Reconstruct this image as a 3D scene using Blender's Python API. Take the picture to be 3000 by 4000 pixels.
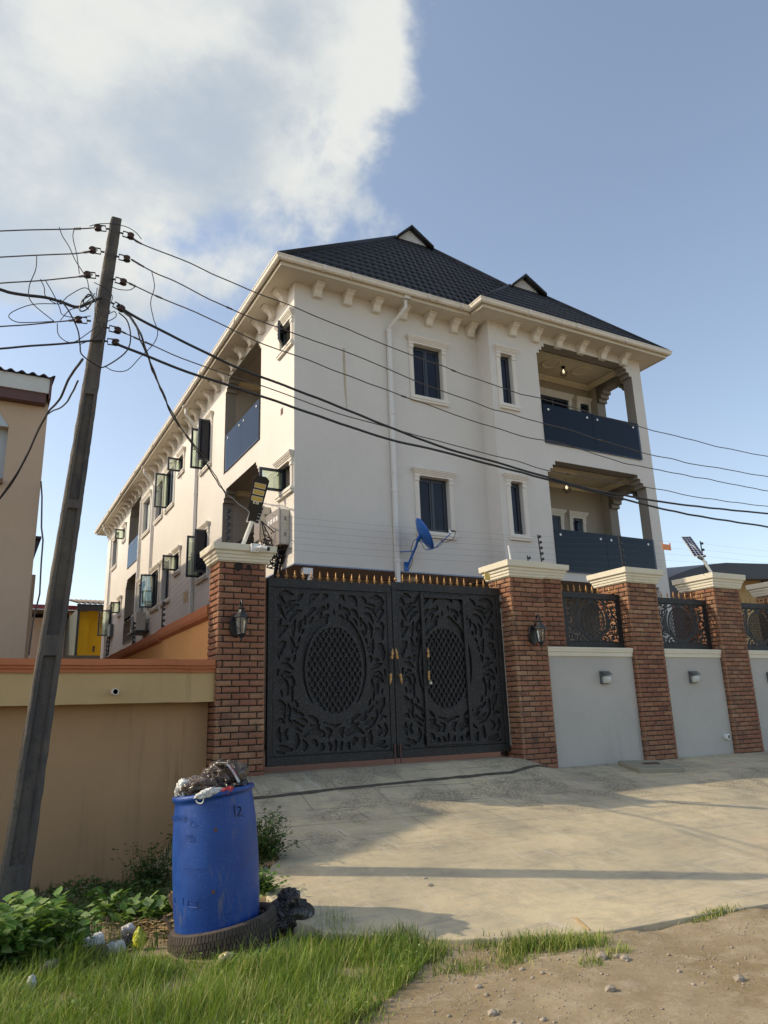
import bpy, bmesh, math, random
import numpy as np
from mathutils import Vector, Matrix, noise as mnoise
rad = math.radians
random.seed(7); rng = np.random.default_rng(7)
for o in list(bpy.data.objects): bpy.data.objects.remove(o)
sc = bpy.context.scene
COL = sc.collection

# ------------------------------------------------------------------ camera, world, sun, exposure
YAW, PITCH, ROLL, FPX = rad(29.102), rad(15.342), rad(-1.884), 2874.2
fw = np.array([math.sin(YAW)*math.cos(PITCH), math.cos(YAW)*math.cos(PITCH), math.sin(PITCH)])
_r = np.array([math.cos(YAW), -math.sin(YAW), 0.0]); _u = np.cross(_r, fw)
rt = math.cos(ROLL)*_r + math.sin(ROLL)*_u; up = -math.sin(ROLL)*_r + math.cos(ROLL)*_u
cam = bpy.data.cameras.new('camera'); camo = bpy.data.objects.new('camera', cam); COL.objects.link(camo)
camo.matrix_world = Matrix(((rt[0], up[0], -fw[0], 0), (rt[1], up[1], -fw[1], 0), (rt[2], up[2], -fw[2], 0), (0, 0, 0, 1)))
cam.sensor_fit = 'VERTICAL'; cam.sensor_height = 36; cam.lens = FPX/4000*36
cam.clip_start = 0.05; cam.clip_end = 3000
sc.camera = camo
SUN = Vector((-2.05, 1.0, 1.62)).normalized()
ELEV = math.asin(SUN.z); AZ = math.atan2(SUN.x, SUN.y)
w = bpy.data.worlds.new('World'); sc.world = w; w.use_nodes = True
nt = w.node_tree; nt.nodes.clear()
def N(t, **k):
    n = nt.nodes.new(t)
    for a, b in k.items(): setattr(n, a, b)
    return n
L = nt.links.new
sky = N('ShaderNodeTexSky', sky_type='NISHITA', sun_disc=False)
sky.sun_elevation = ELEV; sky.sun_rotation = AZ
sky.air_density = 1.0; sky.dust_density = 1.6; sky.ozone_density = 1.3; sky.altitude = 0
bg = N('ShaderNodeBackground'); bg.inputs[1].default_value = 0.125
out = N('ShaderNodeOutputWorld')
tc = N('ShaderNodeTexCoord')
# broad soft cloud bank: distance from a direction, broken up by noise
cdir = (fw + rt*(440-1500)/FPX - up*(110-2000)/FPX); cdir /= np.linalg.norm(cdir)
vs = N('ShaderNodeVectorMath', operation='SUBTRACT'); vs.inputs[1].default_value = tuple(cdir)
vsc = N('ShaderNodeVectorMath', operation='MULTIPLY'); vsc.inputs[1].default_value = (1.0, 1.0, 1.35)
ln = N('ShaderNodeVectorMath', operation='LENGTH')
n1 = N('ShaderNodeTexNoise'); n1.inputs['Scale'].default_value = 5.0; n1.inputs['Detail'].default_value = 10; n1.inputs['Roughness'].default_value = .56; n1.inputs['Distortion'].default_value = .15
n2 = N('ShaderNodeTexNoise'); n2.inputs['Scale'].default_value = 4.6; n2.inputs['Detail'].default_value = 9; n2.inputs['Roughness'].default_value = .56
mp = N('ShaderNodeMapping'); mp.inputs['Scale'].default_value = (1, 1, 1.5); mp.inputs['Location'].default_value = (3.1, 1.7, .4)
L(tc.outputs['Generated'], vs.inputs[0]); L(vs.outputs[0], vsc.inputs[0]); L(vsc.outputs[0], ln.inputs[0])
mp1 = N('ShaderNodeMapping'); mp1.inputs['Location'].default_value = (.37, .0, .22); L(tc.outputs['Generated'], mp1.inputs['Vector']); L(mp1.outputs[0], n1.inputs['Vector']); L(tc.outputs['Generated'], mp.inputs['Vector']); L(mp.outputs[0], n2.inputs['Vector'])
def M_(op, a, b=None, c=None, clamp=False):
    m = N('ShaderNodeMath', operation=op); m.use_clamp = clamp
    for i, v in enumerate((a, b, c)):
        if v is None: continue
        if hasattr(v, 'links') or hasattr(v, 'is_linked'): L(v, m.inputs[i])
        else: m.inputs[i].default_value = v
    return m.outputs[0]
dist = M_('ADD', ln.outputs['Value'], M_('MULTIPLY', M_('SUBTRACT', n1.outputs['Fac'], .5), .66))
mr = N('ShaderNodeMapRange', interpolation_type='SMOOTHSTEP')
mr.inputs['From Min'].default_value = .375; mr.inputs['From Max'].default_value = .275
L(dist, mr.inputs['Value'])
mr2 = N('ShaderNodeMapRange', interpolation_type='SMOOTHSTEP')
mr2.inputs['From Min'].default_value = .30; mr2.inputs['From Max'].default_value = .62
L(n2.outputs['Fac'], mr2.inputs['Value'])
fac = M_('MULTIPLY', mr.outputs[0], M_('MULTIPLY_ADD', mr2.outputs[0], .34, .66))
cloudcol = N('ShaderNodeMix', data_type='RGBA')
cloudcol.inputs[6].default_value = (2.35, 2.60, 2.70, 1); cloudcol.inputs[7].default_value = (3.4, 3.47, 3.35, 1)
L(mr2.outputs[0], cloudcol.inputs[0])
mx = N('ShaderNodeMix', data_type='RGBA')
hs_ = N('ShaderNodeHueSaturation'); hs_.inputs['Saturation'].default_value = .88; L(sky.outputs[0], hs_.inputs['Color'])
tn = N('ShaderNodeMix', data_type='RGBA', blend_type='MULTIPLY'); tn.inputs[0].default_value = 1; tn.inputs[7].default_value = (1.05, 1.0, .93, 1); L(hs_.outputs[0], tn.inputs[6])
L(fac, mx.inputs[0]); L(tn.outputs[2], mx.inputs[6]); L(cloudcol.outputs[2], mx.inputs[7])
L(mx.outputs[2], bg.inputs[0]); L(bg.outputs[0], out.inputs[0])
sun = bpy.data.lights.new('sun', 'SUN'); suno = bpy.data.objects.new('sun', sun); COL.objects.link(suno)
sun.energy = 2.0; sun.angle = rad(.55); sun.color = (1.0, .85, .62)
suno.rotation_euler = (-SUN).to_track_quat('-Z', 'Y').to_euler()
sc.view_settings.view_transform = 'Standard'; sc.view_settings.look = 'None'
sc.view_settings.exposure = 0.94; sc.view_settings.gamma = 1.0; sc.view_settings.use_curve_mapping = False
sc.render.engine = 'CYCLES'; sc.render.resolution_x = 768; sc.render.resolution_y = 1024
sc.cycles.max_bounces = 6; sc.cycles.transparent_max_bounces = 12

# ------------------------------------------------------------------ helpers
def ray(x, y): return fw + rt*(x-1500)/FPX - up*(y-2000)/FPX
def at(x, y, ax, v):
    d = ray(x, y); i = 'XYZ'.index(ax); return Vector(d*v/d[i])
def sm(t):
    t = np.clip(t, 0, 1); return t*t*(3-2*t)
def zc(X, Y):
    b = -1.45 + .58*np.clip((Y-4.6)/4.4, 0, 1)
    return b + .20*sm((Y-7.6)/1.5)*sm(1-(X-7.0)/.9)
def onG(x, y, off=0):
    d = ray(x, y); best = None; k = 2.0
    while k < 20:
        p = d*k
        if p[2] < float(zc(p[0], p[1]))+off: break
        k += .02
    return Vector(p)
def tag(o, label=None, cat=None, group=None, kind=None):
    if label: o['label'] = label
    if cat: o['category'] = cat
    if group: o['group'] = group
    if kind: o['kind'] = kind
    return o
def empty(name, loc=(0, 0, 0), parent=None):
    o = bpy.data.objects.new(name, None); o.location = loc; o.empty_display_size = .1; COL.objects.link(o)
    if parent: o.parent = parent
    return o
def thing(name, label, cat, loc=(0, 0, 0), group=None):
    return tag(empty(name, loc), label, cat, group)
def copy_tree(o, parent=None):
    c = o.copy(); COL.objects.link(c); c.parent = parent
    for ch in list(o.children): copy_tree(ch, c)
    return c
class MB:
    """collects shapes, builds ONE mesh object; off = origin of the thing the mesh belongs to"""
    def __init__(s): s.v = []; s.f = []
    def add(s, v, f):
        n = len(s.v); s.v += [tuple(map(float, p)) for p in v]; s.f += [tuple(i+n for i in q) for q in f]; return s
    def box(s, x0, x1, y0, y1, z0, z1):
        return s.add([(x0,y0,z0),(x1,y0,z0),(x1,y1,z0),(x0,y1,z0),(x0,y0,z1),(x1,y0,z1),(x1,y1,z1),(x0,y1,z1)],
                     [(0,3,2,1),(4,5,6,7),(0,1,5,4),(1,2,6,5),(2,3,7,6),(3,0,4,7)])
    def quad(s, a, b, c, d): return s.add([a, b, c, d], [(0, 1, 2, 3)])
    def rings(s, rings, cap=True, closed=True):
        n = len(rings[0]); v = [p for r in rings for p in r]; f = []
        m = n if closed else n-1
        for i in range(len(rings)-1):
            for j in range(m):
                k = (j+1) % n; f.append((i*n+j, i*n+k, (i+1)*n+k, (i+1)*n+j))
        if cap and closed:
            f.append(tuple(reversed(range(n)))); f.append(tuple((len(rings)-1)*n+j for j in range(n)))
        return s.add(v, f)
    def tube(s, pts, r, n=8, cap=True):
        pts = [Vector(p) for p in pts]; rings = []; u = None
        rr = r if hasattr(r, '__len__') else [r]*len(pts)
        for i, p in enumerate(pts):
            t = (pts[min(i+1, len(pts)-1)] - pts[max(i-1, 0)]).normalized()
            if u is None: u = t.orthogonal().normalized()
            u = (u - t*u.dot(t)); u = u.normalized() if u.length > 1e-6 else t.orthogonal().normalized()
            b = t.cross(u)
            rings.append([p + (u*math.cos(a) + b*math.sin(a))*rr[i] for a in [2*math.pi*k/n for k in range(n)]])
        return s.rings(rings, cap)
    def lathe(s, prof, c=(0, 0, 0), n=16, axis='Z'):
        rings = []
        for r, z in prof:
            ring = []
            for k in range(n):
                a = 2*math.pi*k/n; x, y = r*math.cos(a), r*math.sin(a)
                p = (x, y, z) if axis == 'Z' else ((z, x, y) if axis == 'X' else (y, z, x))
                ring.append((p[0]+c[0], p[1]+c[1], p[2]+c[2]))
            rings.append(ring)
        return s.rings(rings)
    def stack(s, x0, x1, y0, y1, prof, cap=True):
        """rectangular moulding: prof = [(offset, z), ...] from the bottom up"""
        return s.rings([[(x0-d, y0-d, z), (x1+d, y0-d, z), (x1+d, y1+d, z), (x0-d, y1+d, z)] for d, z in prof], cap)
    def xf(s, M):
        s.v = [tuple(M @ Vector(p)) for p in s.v]; return s
    def build(s, name, mat, parent=None, smooth=False, bevel=0, off=None):
        me = bpy.data.meshes.new(name)
        v = s.v
        if off is None and parent is not None:
            p = parent; off = Vector((0, 0, 0))
            while p is not None: off = off + p.location; p = p.parent
        if off is not None and Vector(off).length > 0: v = [(a[0]-off[0], a[1]-off[1], a[2]-off[2]) for a in v]
        me.from_pydata(v, [], s.f); me.validate(); me.materials.append(mat)
        bm = bmesh.new(); bm.from_mesh(me); bmesh.ops.recalc_face_normals(bm, faces=bm.faces)
        if bevel: bmesh.ops.bevel(bm, geom=bm.edges[:], offset=bevel, segments=1, affect='EDGES', clamp_overlap=True)
        bm.to_mesh(me); bm.free()
        if smooth:
            for p in me.polygons: p.use_smooth = True
        o = bpy.data.objects.new(name, me); COL.objects.link(o)
        if parent is not None: o.parent = parent
        return o
def mesh_np(name, V, F, mat, parent=None, smooth=False, attr=None):
    """fast numpy mesh; F is (n,k) all same size"""
    me = bpy.data.meshes.new(name); V = np.asarray(V, dtype=np.float32); F = np.asarray(F, dtype=np.int32)
    me.vertices.add(len(V)); me.vertices.foreach_set('co', V.ravel())
    n, k = F.shape; me.loops.add(n*k); me.loops.foreach_set('vertex_index', F.ravel())
    me.polygons.add(n); me.polygons.foreach_set('loop_start', np.arange(n, dtype=np.int32)*k)
    if smooth: me.polygons.foreach_set('use_smooth', np.ones(n, dtype=bool))
    me.update(calc_edges=True); me.materials.append(mat)
    if attr is not None:
        a = me.attributes.new('rnd', 'FLOAT', 'POINT'); a.data.foreach_set('value', np.asarray(attr, dtype=np.float32))
    o = bpy.data.objects.new(name, me); COL.objects.link(o)
    if parent is not None: o.parent = parent
    return o

# ------------------------------------------------------------------ materials
class NT:
    def __init__(s, name):
        s.m = bpy.data.materials.new(name); s.m.use_nodes = True; s.t = s.m.node_tree; s.t.nodes.clear()
        s.out = s.n('ShaderNodeOutputMaterial'); s.b = s.n('ShaderNodeBsdfPrincipled'); s.l(s.b.outputs[0], s.out.inputs[0])
        s.co = s.n('ShaderNodeTexCoord'); s.geo = s.n('ShaderNodeNewGeometry')
    def n(s, t, **k):
        x = s.t.nodes.new(t)
        for a, b in k.items(): setattr(x, a, b)
        return x
    def l(s, a, b): s.t.links.new(a, b)
    def pos(s, scale=(1, 1, 1), rot=(0, 0, 0), obj=False, loc=(0, 0, 0)):
        m = s.n('ShaderNodeMapping'); m.inputs['Scale'].default_value = scale; m.inputs['Rotation'].default_value = rot; m.inputs['Location'].default_value = loc
        s.l(s.co.outputs['Object'] if obj else s.geo.outputs['Position'], m.inputs[0]); return m.outputs[0]
    def noise(s, scale, detail=5, rough=.55, vec=None, dist=0):
        x = s.n('ShaderNodeTexNoise'); x.inputs['Scale'].default_value = scale; x.inputs['Detail'].default_value = detail
        x.inputs['Roughness'].default_value = rough; x.inputs['Distortion'].default_value = dist
        s.l(vec if vec is not None else s.geo.outputs['Position'], x.inputs['Vector']); return x.outputs['Fac']
    def ramp(s, fac, stops, interp='LINEAR'):
        r = s.n('ShaderNodeValToRGB'); e = r.color_ramp; e.interpolation = interp
        while len(e.elements) < len(stops): e.elements.new(.5)
        for i, (p, c) in enumerate(stops):
            e.elements[i].position = p; e.elements[i].color = (c, c, c, 1) if not hasattr(c, '__len__') else (*c, 1)
        s.l(fac, r.inputs[0]); return r.outputs[0]
    def mix(s, f, a, b, mode='MIX'):
        x = s.n('ShaderNodeMix', data_type='RGBA', blend_type=mode)
        for i, v in ((0, f), (6, a), (7, b)):
            if hasattr(v, 'is_linked') or hasattr(v, 'links'): s.l(v, x.inputs[i])
            elif i == 0: x.inputs[0].default_value = v
            else: x.inputs[i].default_value = (*v, 1)
        return x.outputs[2]
    def math(s, op, a, b=0.0, c=None):
        x = s.n('ShaderNodeMath', operation=op)
        for i, v in enumerate((a, b, c)):
            if v is None: continue
            if hasattr(v, 'is_linked'): s.l(v, x.inputs[i])
            else: x.inputs[i].default_value = v
        return x.outputs[0]
    def bump(s, h, strength=.3, dist=.01, prev=None):
        x = s.n('ShaderNodeBump'); x.inputs['Strength'].default_value = strength; x.inputs['Distance'].default_value = dist
        s.l(h, x.inputs['Height'])
        if prev is not None: s.l(prev, x.inputs['Normal'])
        s.l(x.outputs[0], s.b.inputs['Normal']); return x.outputs[0]
    def col(s, c):
        if hasattr(c, 'is_linked'): s.l(c, s.b.inputs['Base Color'])
        else: s.b.inputs['Base Color'].default_value = (*c, 1)
    def rough(s, r, metal=0, spec=None):
        if hasattr(r, 'is_linked'): s.l(r, s.b.inputs['Roughness'])
        else: s.b.inputs['Roughness'].default_value = r
        s.b.inputs['Metallic'].default_value = metal
        if spec is not None: s.b.inputs['Specular IOR Level'].default_value = spec
def mul(c, k): return tuple(min(1, x*k) for x in c)
def plaster(name, c, var=.12, bump=.25, stain=.25, stainc=(.30, .25, .18), rough=.85):
    t = NT(name)
    a = t.noise(.9, 6, .6); b = t.noise(9, 4, .6)
    cc = t.mix(t.ramp(a, [(.3, 0), (.7, 1)]), mul(c, 1-var), mul(c, 1+var*.5))
    cc = t.mix(t.math('MULTIPLY', t.ramp(b, [(.45, 0), (.75, 1)]), .12), cc, mul(c, .72))
    streak = t.noise(1.0, 6, .65, t.pos((7, 7, .55)))
    spot = t.noise(.45, 3, .5, t.pos((1, 1, 1), loc=(5, 2, 7)))
    f = t.math('MULTIPLY', t.ramp(streak, [(.52, 0), (.72, 1)]), t.ramp(spot, [(.45, 0), (.7, 1)]))
    cc = t.mix(t.math('MULTIPLY', f, stain), cc, mul(stainc, 1))
    t.col(cc); t.rough(rough, spec=.3)
    t.bump(t.noise(60, 3, .6), bump, .004)
    return t.m
def simple(name, c, rough=.5, metal=0, var=.1, scale=14, spec=None, bump=0, bscale=40):
    t = NT(name); a = t.noise(scale, 5, .6)
    t.col(t.mix(t.ramp(a, [(.3, 0), (.7, 1)]), mul(c, 1-var), mul(c, 1+var))); t.rough(rough, metal, spec)
    if bump: t.bump(t.noise(bscale, 4, .6), bump, .004)
    return t.m
MT = {}
MT['wall_front'] = plaster('cream_wall_paint', (.655, .625, .575), .05, .25, .07, (.42, .36, .25))
MT['trim'] = plaster('pale_trim_paint', (.74, .70, .63), .05, .15, .15, (.40, .32, .22))
MT['soffit'] = plaster('soffit_boards', (.62, .57, .47), .06, .1, .45, (.36, .27, .17))
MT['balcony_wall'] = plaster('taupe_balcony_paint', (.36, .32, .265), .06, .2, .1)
MT['reveal'] = plaster('dark_taupe_reveal', (.27, .25, .22), .06, .2, .1)  # deep opening reveals: one taupe tone, darker than the walls
MT['cornice'] = plaster('cream_cornice', (.70, .62, .45), .05, .1, .05)
MT['gutter'] = plaster('white_pvc_gutter', (.72, .67, .58), .05, .05, .8, (.42, .33, .22), rough=.45)
MT['pvc'] = simple('white_pvc_pipe', (.68, .66, .62), .4, var=.05)
MT['ground_floor'] = plaster('brown_ground_floor_paint', (.28, .235, .19), .08, .2, .1)
MT['greywall'] = plaster('grey_render', (.435, .42, .385), .10, .4, .5, (.22, .20, .17))
MT['cap'] = plaster('cream_pillar_cap_paint', (.68, .64, .52), .06, .3, .5, (.36, .29, .15))
MT['nb_wall'] = plaster('ochre_boundary_paint', (.40, .25, .13), .10, .5, .8, (.17, .105, .06))
MT['nb_band'] = plaster('ochre_band_paint', (.50, .355, .175), .08, .5, .4, (.15, .10, .06))
MT['orange'] = plaster('orange_coping_paint', (.47, .17, .075), .12, .5, .55, (.16, .06, .03))
MT['orange_wall'] = plaster('orange_render', (.72, .35, .13), .08, .3, .2, (.3, .14, .06))
MT['nb_house'] = plaster('tan_house_paint', (.50, .375, .265), .06, .3, .25, (.2, .15, .1))
MT['nb_white'] = plaster('old_white_fascia', (.55, .56, .53), .1, .3, .9, (.2, .17, .13))
MT['maroon'] = simple('maroon_board', (.10, .045, .04), .6)
MT['niche'] = plaster('pale_blue_niche_paint', (.45, .50, .54), .06, .2, .2)
MT['yellow'] = plaster('yellow_paint', (.70, .42, .02), .06, .2, .2, (.4, .22, .03))
MT['pinkwall'] = plaster('pale_pink_render', (.52, .42, .33), .06, .2, .3)
MT['redfascia'] = simple('red_fascia', (.25, .045, .05), .6)
MT['darkmetal'] = simple('dark_window_aluminium', (.028, .034, .045), .38, .0, .15, spec=.5)
MT['black'] = simple('black_plastic', (.012, .012, .014), .4)
MT['wire'] = simple('grey_wire', (.07, .055, .05), .6)
MT['cable'] = simple('black_cable', (.012, .012, .016), .5)
MT['white'] = simple('white_plastic', (.72, .72, .70), .4, var=.04)
MT['galv'] = simple('galvanised_steel', (.42, .41, .38), .45, .6)
MT['lampwhite'] = simple('frosted_lamp_glass', (.50, .52, .48), .25)
MT['lampgrey'] = simple('grey_lamp_housing', (.10, .11, .12), .45)
MT['iron'] = simple('black_cast_iron', (.03, .032, .034), .35, .3)
MT['blue'] = simple('blue_dish_paint', (.01, .12, .46), .38, var=.2, scale=6)
MT['solar'] = None
MT['tagorange'] = simple('orange_warning_tag', (.75, .25, .08), .5)
MT['ac'] = simple('ivory_unit_casing', (.52, .48, .40), .5)
MT['corr_dark'] = simple('dark_corrugated_sheet', (.035, .035, .045), .5, .3, .3)
MT['corr_grey'] = simple('weathered_corrugated_sheet', (.16, .12, .09), .8, 0, .35, bump=.3)
MT['interior'] = simple('unlit_room_tone', (.10, .09, .08), .9)  # near-black room shells: the dimness of the interior is put into the colour
def mk_gold():
    t = NT('gold_paint'); a = t.noise(40, 4, .6)
    t.col(t.mix(t.ramp(a, [(.35, 0), (.65, 1)]), (.33, .17, .06), (.66, .40, .17))); t.rough(.5, .45)
    return t.m
MT['gold'] = mk_gold()
def mk_roof():
    t = NT('charcoal_stone_coated_tile'); a = t.noise(3, 5, .6); b = t.noise(90, 3, .7)
    c = t.mix(t.ramp(a, [(.3, 0), (.7, 1)]), (.009, .009, .0105), (.020, .020, .023))
    c = t.mix(t.math('MULTIPLY', t.ramp(b, [(.5, 0), (.75, 1)]), .3), c, (.045, .045, .05))
    t.col(c); t.rough(.62, spec=.35); t.bump(b, .5, .006); return t.m
MT['roof'] = mk_roof()
def mk_gate(name='black_speckled_gate_paint', base=(.0140, .0136, .0140)):
    t = NT(name); a = t.noise(6, 5, .6)
    vo = t.n('ShaderNodeTexVoronoi'); vo.inputs['Scale'].default_value = 60; t.l(t.geo.outputs['Position'], vo.inputs['Vector'])
    n = t.noise(210, 2, .5)
    sp = t.math('MULTIPLY', t.ramp(vo.outputs['Distance'], [(.10, 1), (.22, 0)]), t.ramp(n, [(.42, 0), (.60, 1)]))
    c = t.mix(t.ramp(a, [(.3, 0), (.7, 1)]), mul(base, .8), mul(base, 1.25))
    c = t.mix(t.math('MULTIPLY', sp, 1.0), c, (.42, .44, .47))
    t.col(c); t.rough(.55, .0, .4); t.bump(n, .4, .002); return t.m
MT['gate'] = mk_gate(); MT['gate_back'] = mk_gate('black_backing_sheet_paint', (.0085, .008, .0085))
def mk_glass(name, tint, refl=.06, rough=.03, rc=(.85, .9, 1)):
    t = NT(name); t.t.nodes.remove(t.b)
    tr = t.n('ShaderNodeBsdfTransparent'); tr.inputs[0].default_value = (*tint, 1)
    gl = t.n('ShaderNodeBsdfGlossy'); gl.inputs['Roughness'].default_value = rough; gl.inputs['Color'].default_value = (*rc, 1)
    fr = t.n('ShaderNodeFresnel'); fr.inputs[0].default_value = 1.5
    ad = t.math('ADD', fr.outputs[0], refl)
    mx = t.n('ShaderNodeMixShader'); t.l(ad, mx.inputs[0]); t.l(tr.outputs[0], mx.inputs[1]); t.l(gl.outputs[0], mx.inputs[2]); t.l(mx.outputs[0], t.out.inputs[0])
    return t.m
MT['glass_rail'] = mk_glass('blue_tinted_balcony_glass', (.010, .018, .032), .0, .03, (.48, .53, .60))
MT['pane_clear'] = mk_glass('clear_green_pane', (.80, .87, .80), .10)
MT['lantern_glass'] = mk_glass('seeded_lantern_glass', (.85, .80, .66), .12, .15)
def mk_pane():
    t = NT('dark_tinted_pane'); t.col(t.mix(t.ramp(t.noise(2.2, 3), [(.4, 0), (.6, 1)]), (.006, .009, .018), (.010, .014, .027))); t.rough(.08, 0, .25); return t.m
MT['pane'] = mk_pane()
def mk_frosted():
    t = NT('frosted_louvre_pane'); t.col((.42, .48, .47)); t.rough(.35); return t.m
MT['frost'] = mk_frosted()
def mk_brick():
    t = NT('rustic_facing_brick')
    oi = t.n('ShaderNodeObjectInfo'); rnd = oi.outputs['Random']
    zone = t.noise(.8, 3, .5)
    f = t.math('ADD', t.math('MULTIPLY', rnd, .55), t.math('MULTIPLY', t.ramp(zone, [(.35, 0), (.65, 1)]), .45))
    c = t.ramp(f, [(.06, (.15, .068, .048)), (.16, (.24, .098, .060)), (.42, (.285, .130, .075)), (.58, (.33, .175, .100)), (.70, (.18, .090, .060)), (.84, (.34, .195, .112)), (1.0, (.40, .26, .155))])
    # worn paler arris round each brick face, rough darker centre
    sx = t.n('ShaderNodeSeparateXYZ'); t.l(t.co.outputs['Generated'], sx.inputs[0])
    ex = t.math('ABSOLUTE', t.math('SUBTRACT', sx.outputs[0], .5)); ez = t.math('ABSOLUTE', t.math('SUBTRACT', sx.outputs[2], .5))
    edge = t.math('MAXIMUM', t.ramp(ex, [(.455, 0), (.492, 1)]), t.ramp(ez, [(.36, 0), (.46, 1)]))
    wob = t.ramp(t.noise(35, 4, .7), [(.40, 0), (.58, 1)])
    c = t.mix(t.math('MULTIPLY', t.math('MULTIPLY', edge, wob), .55), c, (.46, .31, .20))
    rib = t.noise(1, 4, .7, t.pos((14, 14, 90)))
    c = t.mix(t.math('MULTIPLY', t.ramp(rib, [(.5, 0), (.62, 1)]), .45), c, (.085, .045, .035))
    soot = t.noise(2.4, 5, .6, t.pos((1, 1, 1), loc=(3, 4, 9)))
    c = t.mix(t.math('MULTIPLY', t.ramp(soot, [(.60, 0), (.72, 1)]), .6), c, (.05, .04, .035))
    t.col(c); t.rough(.8, spec=.3); t.bump(t.math('ADD', t.noise(1, 4, .7, t.pos((20, 20, 60))), t.noise(120, 3, .6)), .9, .006)
    return t.m
MT['brick'] = mk_brick()
MT['mortar'] = simple('dark_mortar', (.028, .022, .02), .95, var=.3, bump=.4)
def mk_apron():
    t = NT('worn_concrete')
    big = t.noise(.55, 6, .6); mid = t.noise(2.4, 7, .68, None, .4); fine = t.noise(45, 4, .7)
    st = t.noise(1.0, 6, .7, t.pos((1.2, 9, 1), rot=(0, 0, rad(28)))); st2 = t.noise(1.0, 6, .7, t.pos((11, 1.6, 1), rot=(0, 0, rad(-12))))
    c = t.mix(t.ramp(big, [(.35, 0), (.65, 1)]), (.37, .325, .225), (.58, .485, .31))
    c = t.mix(t.math('MULTIPLY', t.ramp(mid, [(.44, 0), (.64, 1)]), .55), c, (.275, .245, .18))
    c = t.mix(t.math('MULTIPLY', t.ramp(t.noise(11, 6, .75, None, .6), [(.55, 0), (.68, 1)]), .35), c, (.20, .18, .14))
    c = t.mix(t.math('MULTIPLY', t.ramp(st, [(.54, 0), (.66, 1)]), .45), c, (.25, .235, .20))
    c = t.mix(t.math('MULTIPLY', t.ramp(st2, [(.57, 0), (.66, 1)]), .35), c, (.58, .55, .46))
    rust = t.noise(1.1, 5, .6, t.pos((1, 1, 1), loc=(8, 3, 1)))
    c = t.mix(t.math('MULTIPLY', t.ramp(rust, [(.60, 0), (.74, 1)]), .4), c, (.40, .25, .15))
    # scored / stamped joints, strongest towards the gate
    sx = t.n('ShaderNodeSeparateXYZ'); t.l(t.geo.outputs['Position'], sx.inputs[0])
    near = t.n('ShaderNodeMapRange'); near.inputs['From Min'].default_value = 6.0; near.inputs['From Max'].default_value = 7.4; t.l(sx.outputs[1], near.inputs['Value'])
    br = t.n('ShaderNodeTexBrick'); br.inputs['Scale'].default_value = 1.0; br.inputs['Mortar Size'].default_value = .008; br.inputs['Brick Width'].default_value = .95; br.inputs['Row Height'].default_value = .48
    br.inputs['Color1'].default_value = (0, 0, 0, 1); br.inputs['Color2'].default_value = (0, 0, 0, 1); br.inputs['Mortar'].default_value = (1, 1, 1, 1)
    t.l(t.pos((1, 1, 1), rot=(0, 0, rad(4))), br.inputs['Vector'])
    vo = t.n('ShaderNodeTexVoronoi', feature='DISTANCE_TO_EDGE'); vo.inputs['Scale'].default_value = 17; t.l(t.pos((1, 1.7, 0)), vo.inputs['Vector'])
    patch = t.ramp(t.noise(1.3, 3, .5, t.pos((1, 1, 1), loc=(1, 7, 2))), [(.53, 0), (.58, 1)])
    crack = t.math('MULTIPLY', t.ramp(vo.outputs['Distance'], [(.02, 1), (.07, 0)]), patch)
    brk = t.math('MULTIPLY', br.outputs['Color'], t.ramp(t.noise(3.5, 4), [(.38, 0), (.5, 1)]))
    g = t.math('MULTIPLY', t.math('MAXIMUM', brk, crack), near.outputs[0])
    c = t.mix(t.math('MULTIPLY', g, .55), c, (.10, .09, .075))
    t.col(c); t.rough(t.ramp(mid, [(.3, .62), (.7, .85)]), spec=.4)
    h = t.math('SUBTRACT', t.math('ADD', t.math('MULTIPLY', fine, .35), t.math('MULTIPLY', st, .5)), t.math('MULTIPLY', g, .8))
    t.bump(h, .8, .016)
    return t.m
MT['apron'] = mk_apron()
def mk_dirt():
    t = NT('sandy_dirt')
    a = t.noise(.9, 7, .65); b = t.noise(7, 6, .7); f = t.noise(60, 4, .7)
    vo = t.n('ShaderNodeTexVoronoi'); vo.inputs['Scale'].default_value = 22; t.l(t.geo.outputs['Position'], vo.inputs['Vector'])
    c = t.mix(t.ramp(a, [(.35, 0), (.65, 1)]), (.225, .170, .095), (.34, .275, .18))
    c = t.mix(t.math('MULTIPLY', t.ramp(b, [(.48, 0), (.66, 1)]), .55), c, (.40, .34, .25))
    c = t.mix(t.math('MULTIPLY', t.ramp(f, [(.52, 0), (.7, 1)]), .4), c, (.13, .095, .06))
    t.col(c); t.rough(.95, spec=.2)
    t.bump(t.math('ADD', t.math('MULTIPLY', b, .8), t.math('ADD', t.math('MULTIPLY', f, .3), t.math('MULTIPLY', t.ramp(vo.outputs['Distance'], [(.1, 1), (.5, 0)]), .12))), .7, .016)
    return t.m
MT['dirt'] = mk_dirt()
def mk_paver():
    t = NT('red_interlocking_pavers'); br = t.n('ShaderNodeTexBrick'); br.inputs['Scale'].default_value = 4; br.inputs['Color1'].default_value = (.30, .15, .10, 1); br.inputs['Color2'].default_value = (.36, .20, .13, 1); br.inputs['Mortar'].default_value = (.14, .10, .07, 1)
    t.l(t.pos(), br.inputs['Vector']); t.col(br.outputs['Color']); t.rough(.85); return t.m
MT['paver'] = mk_paver()
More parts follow.
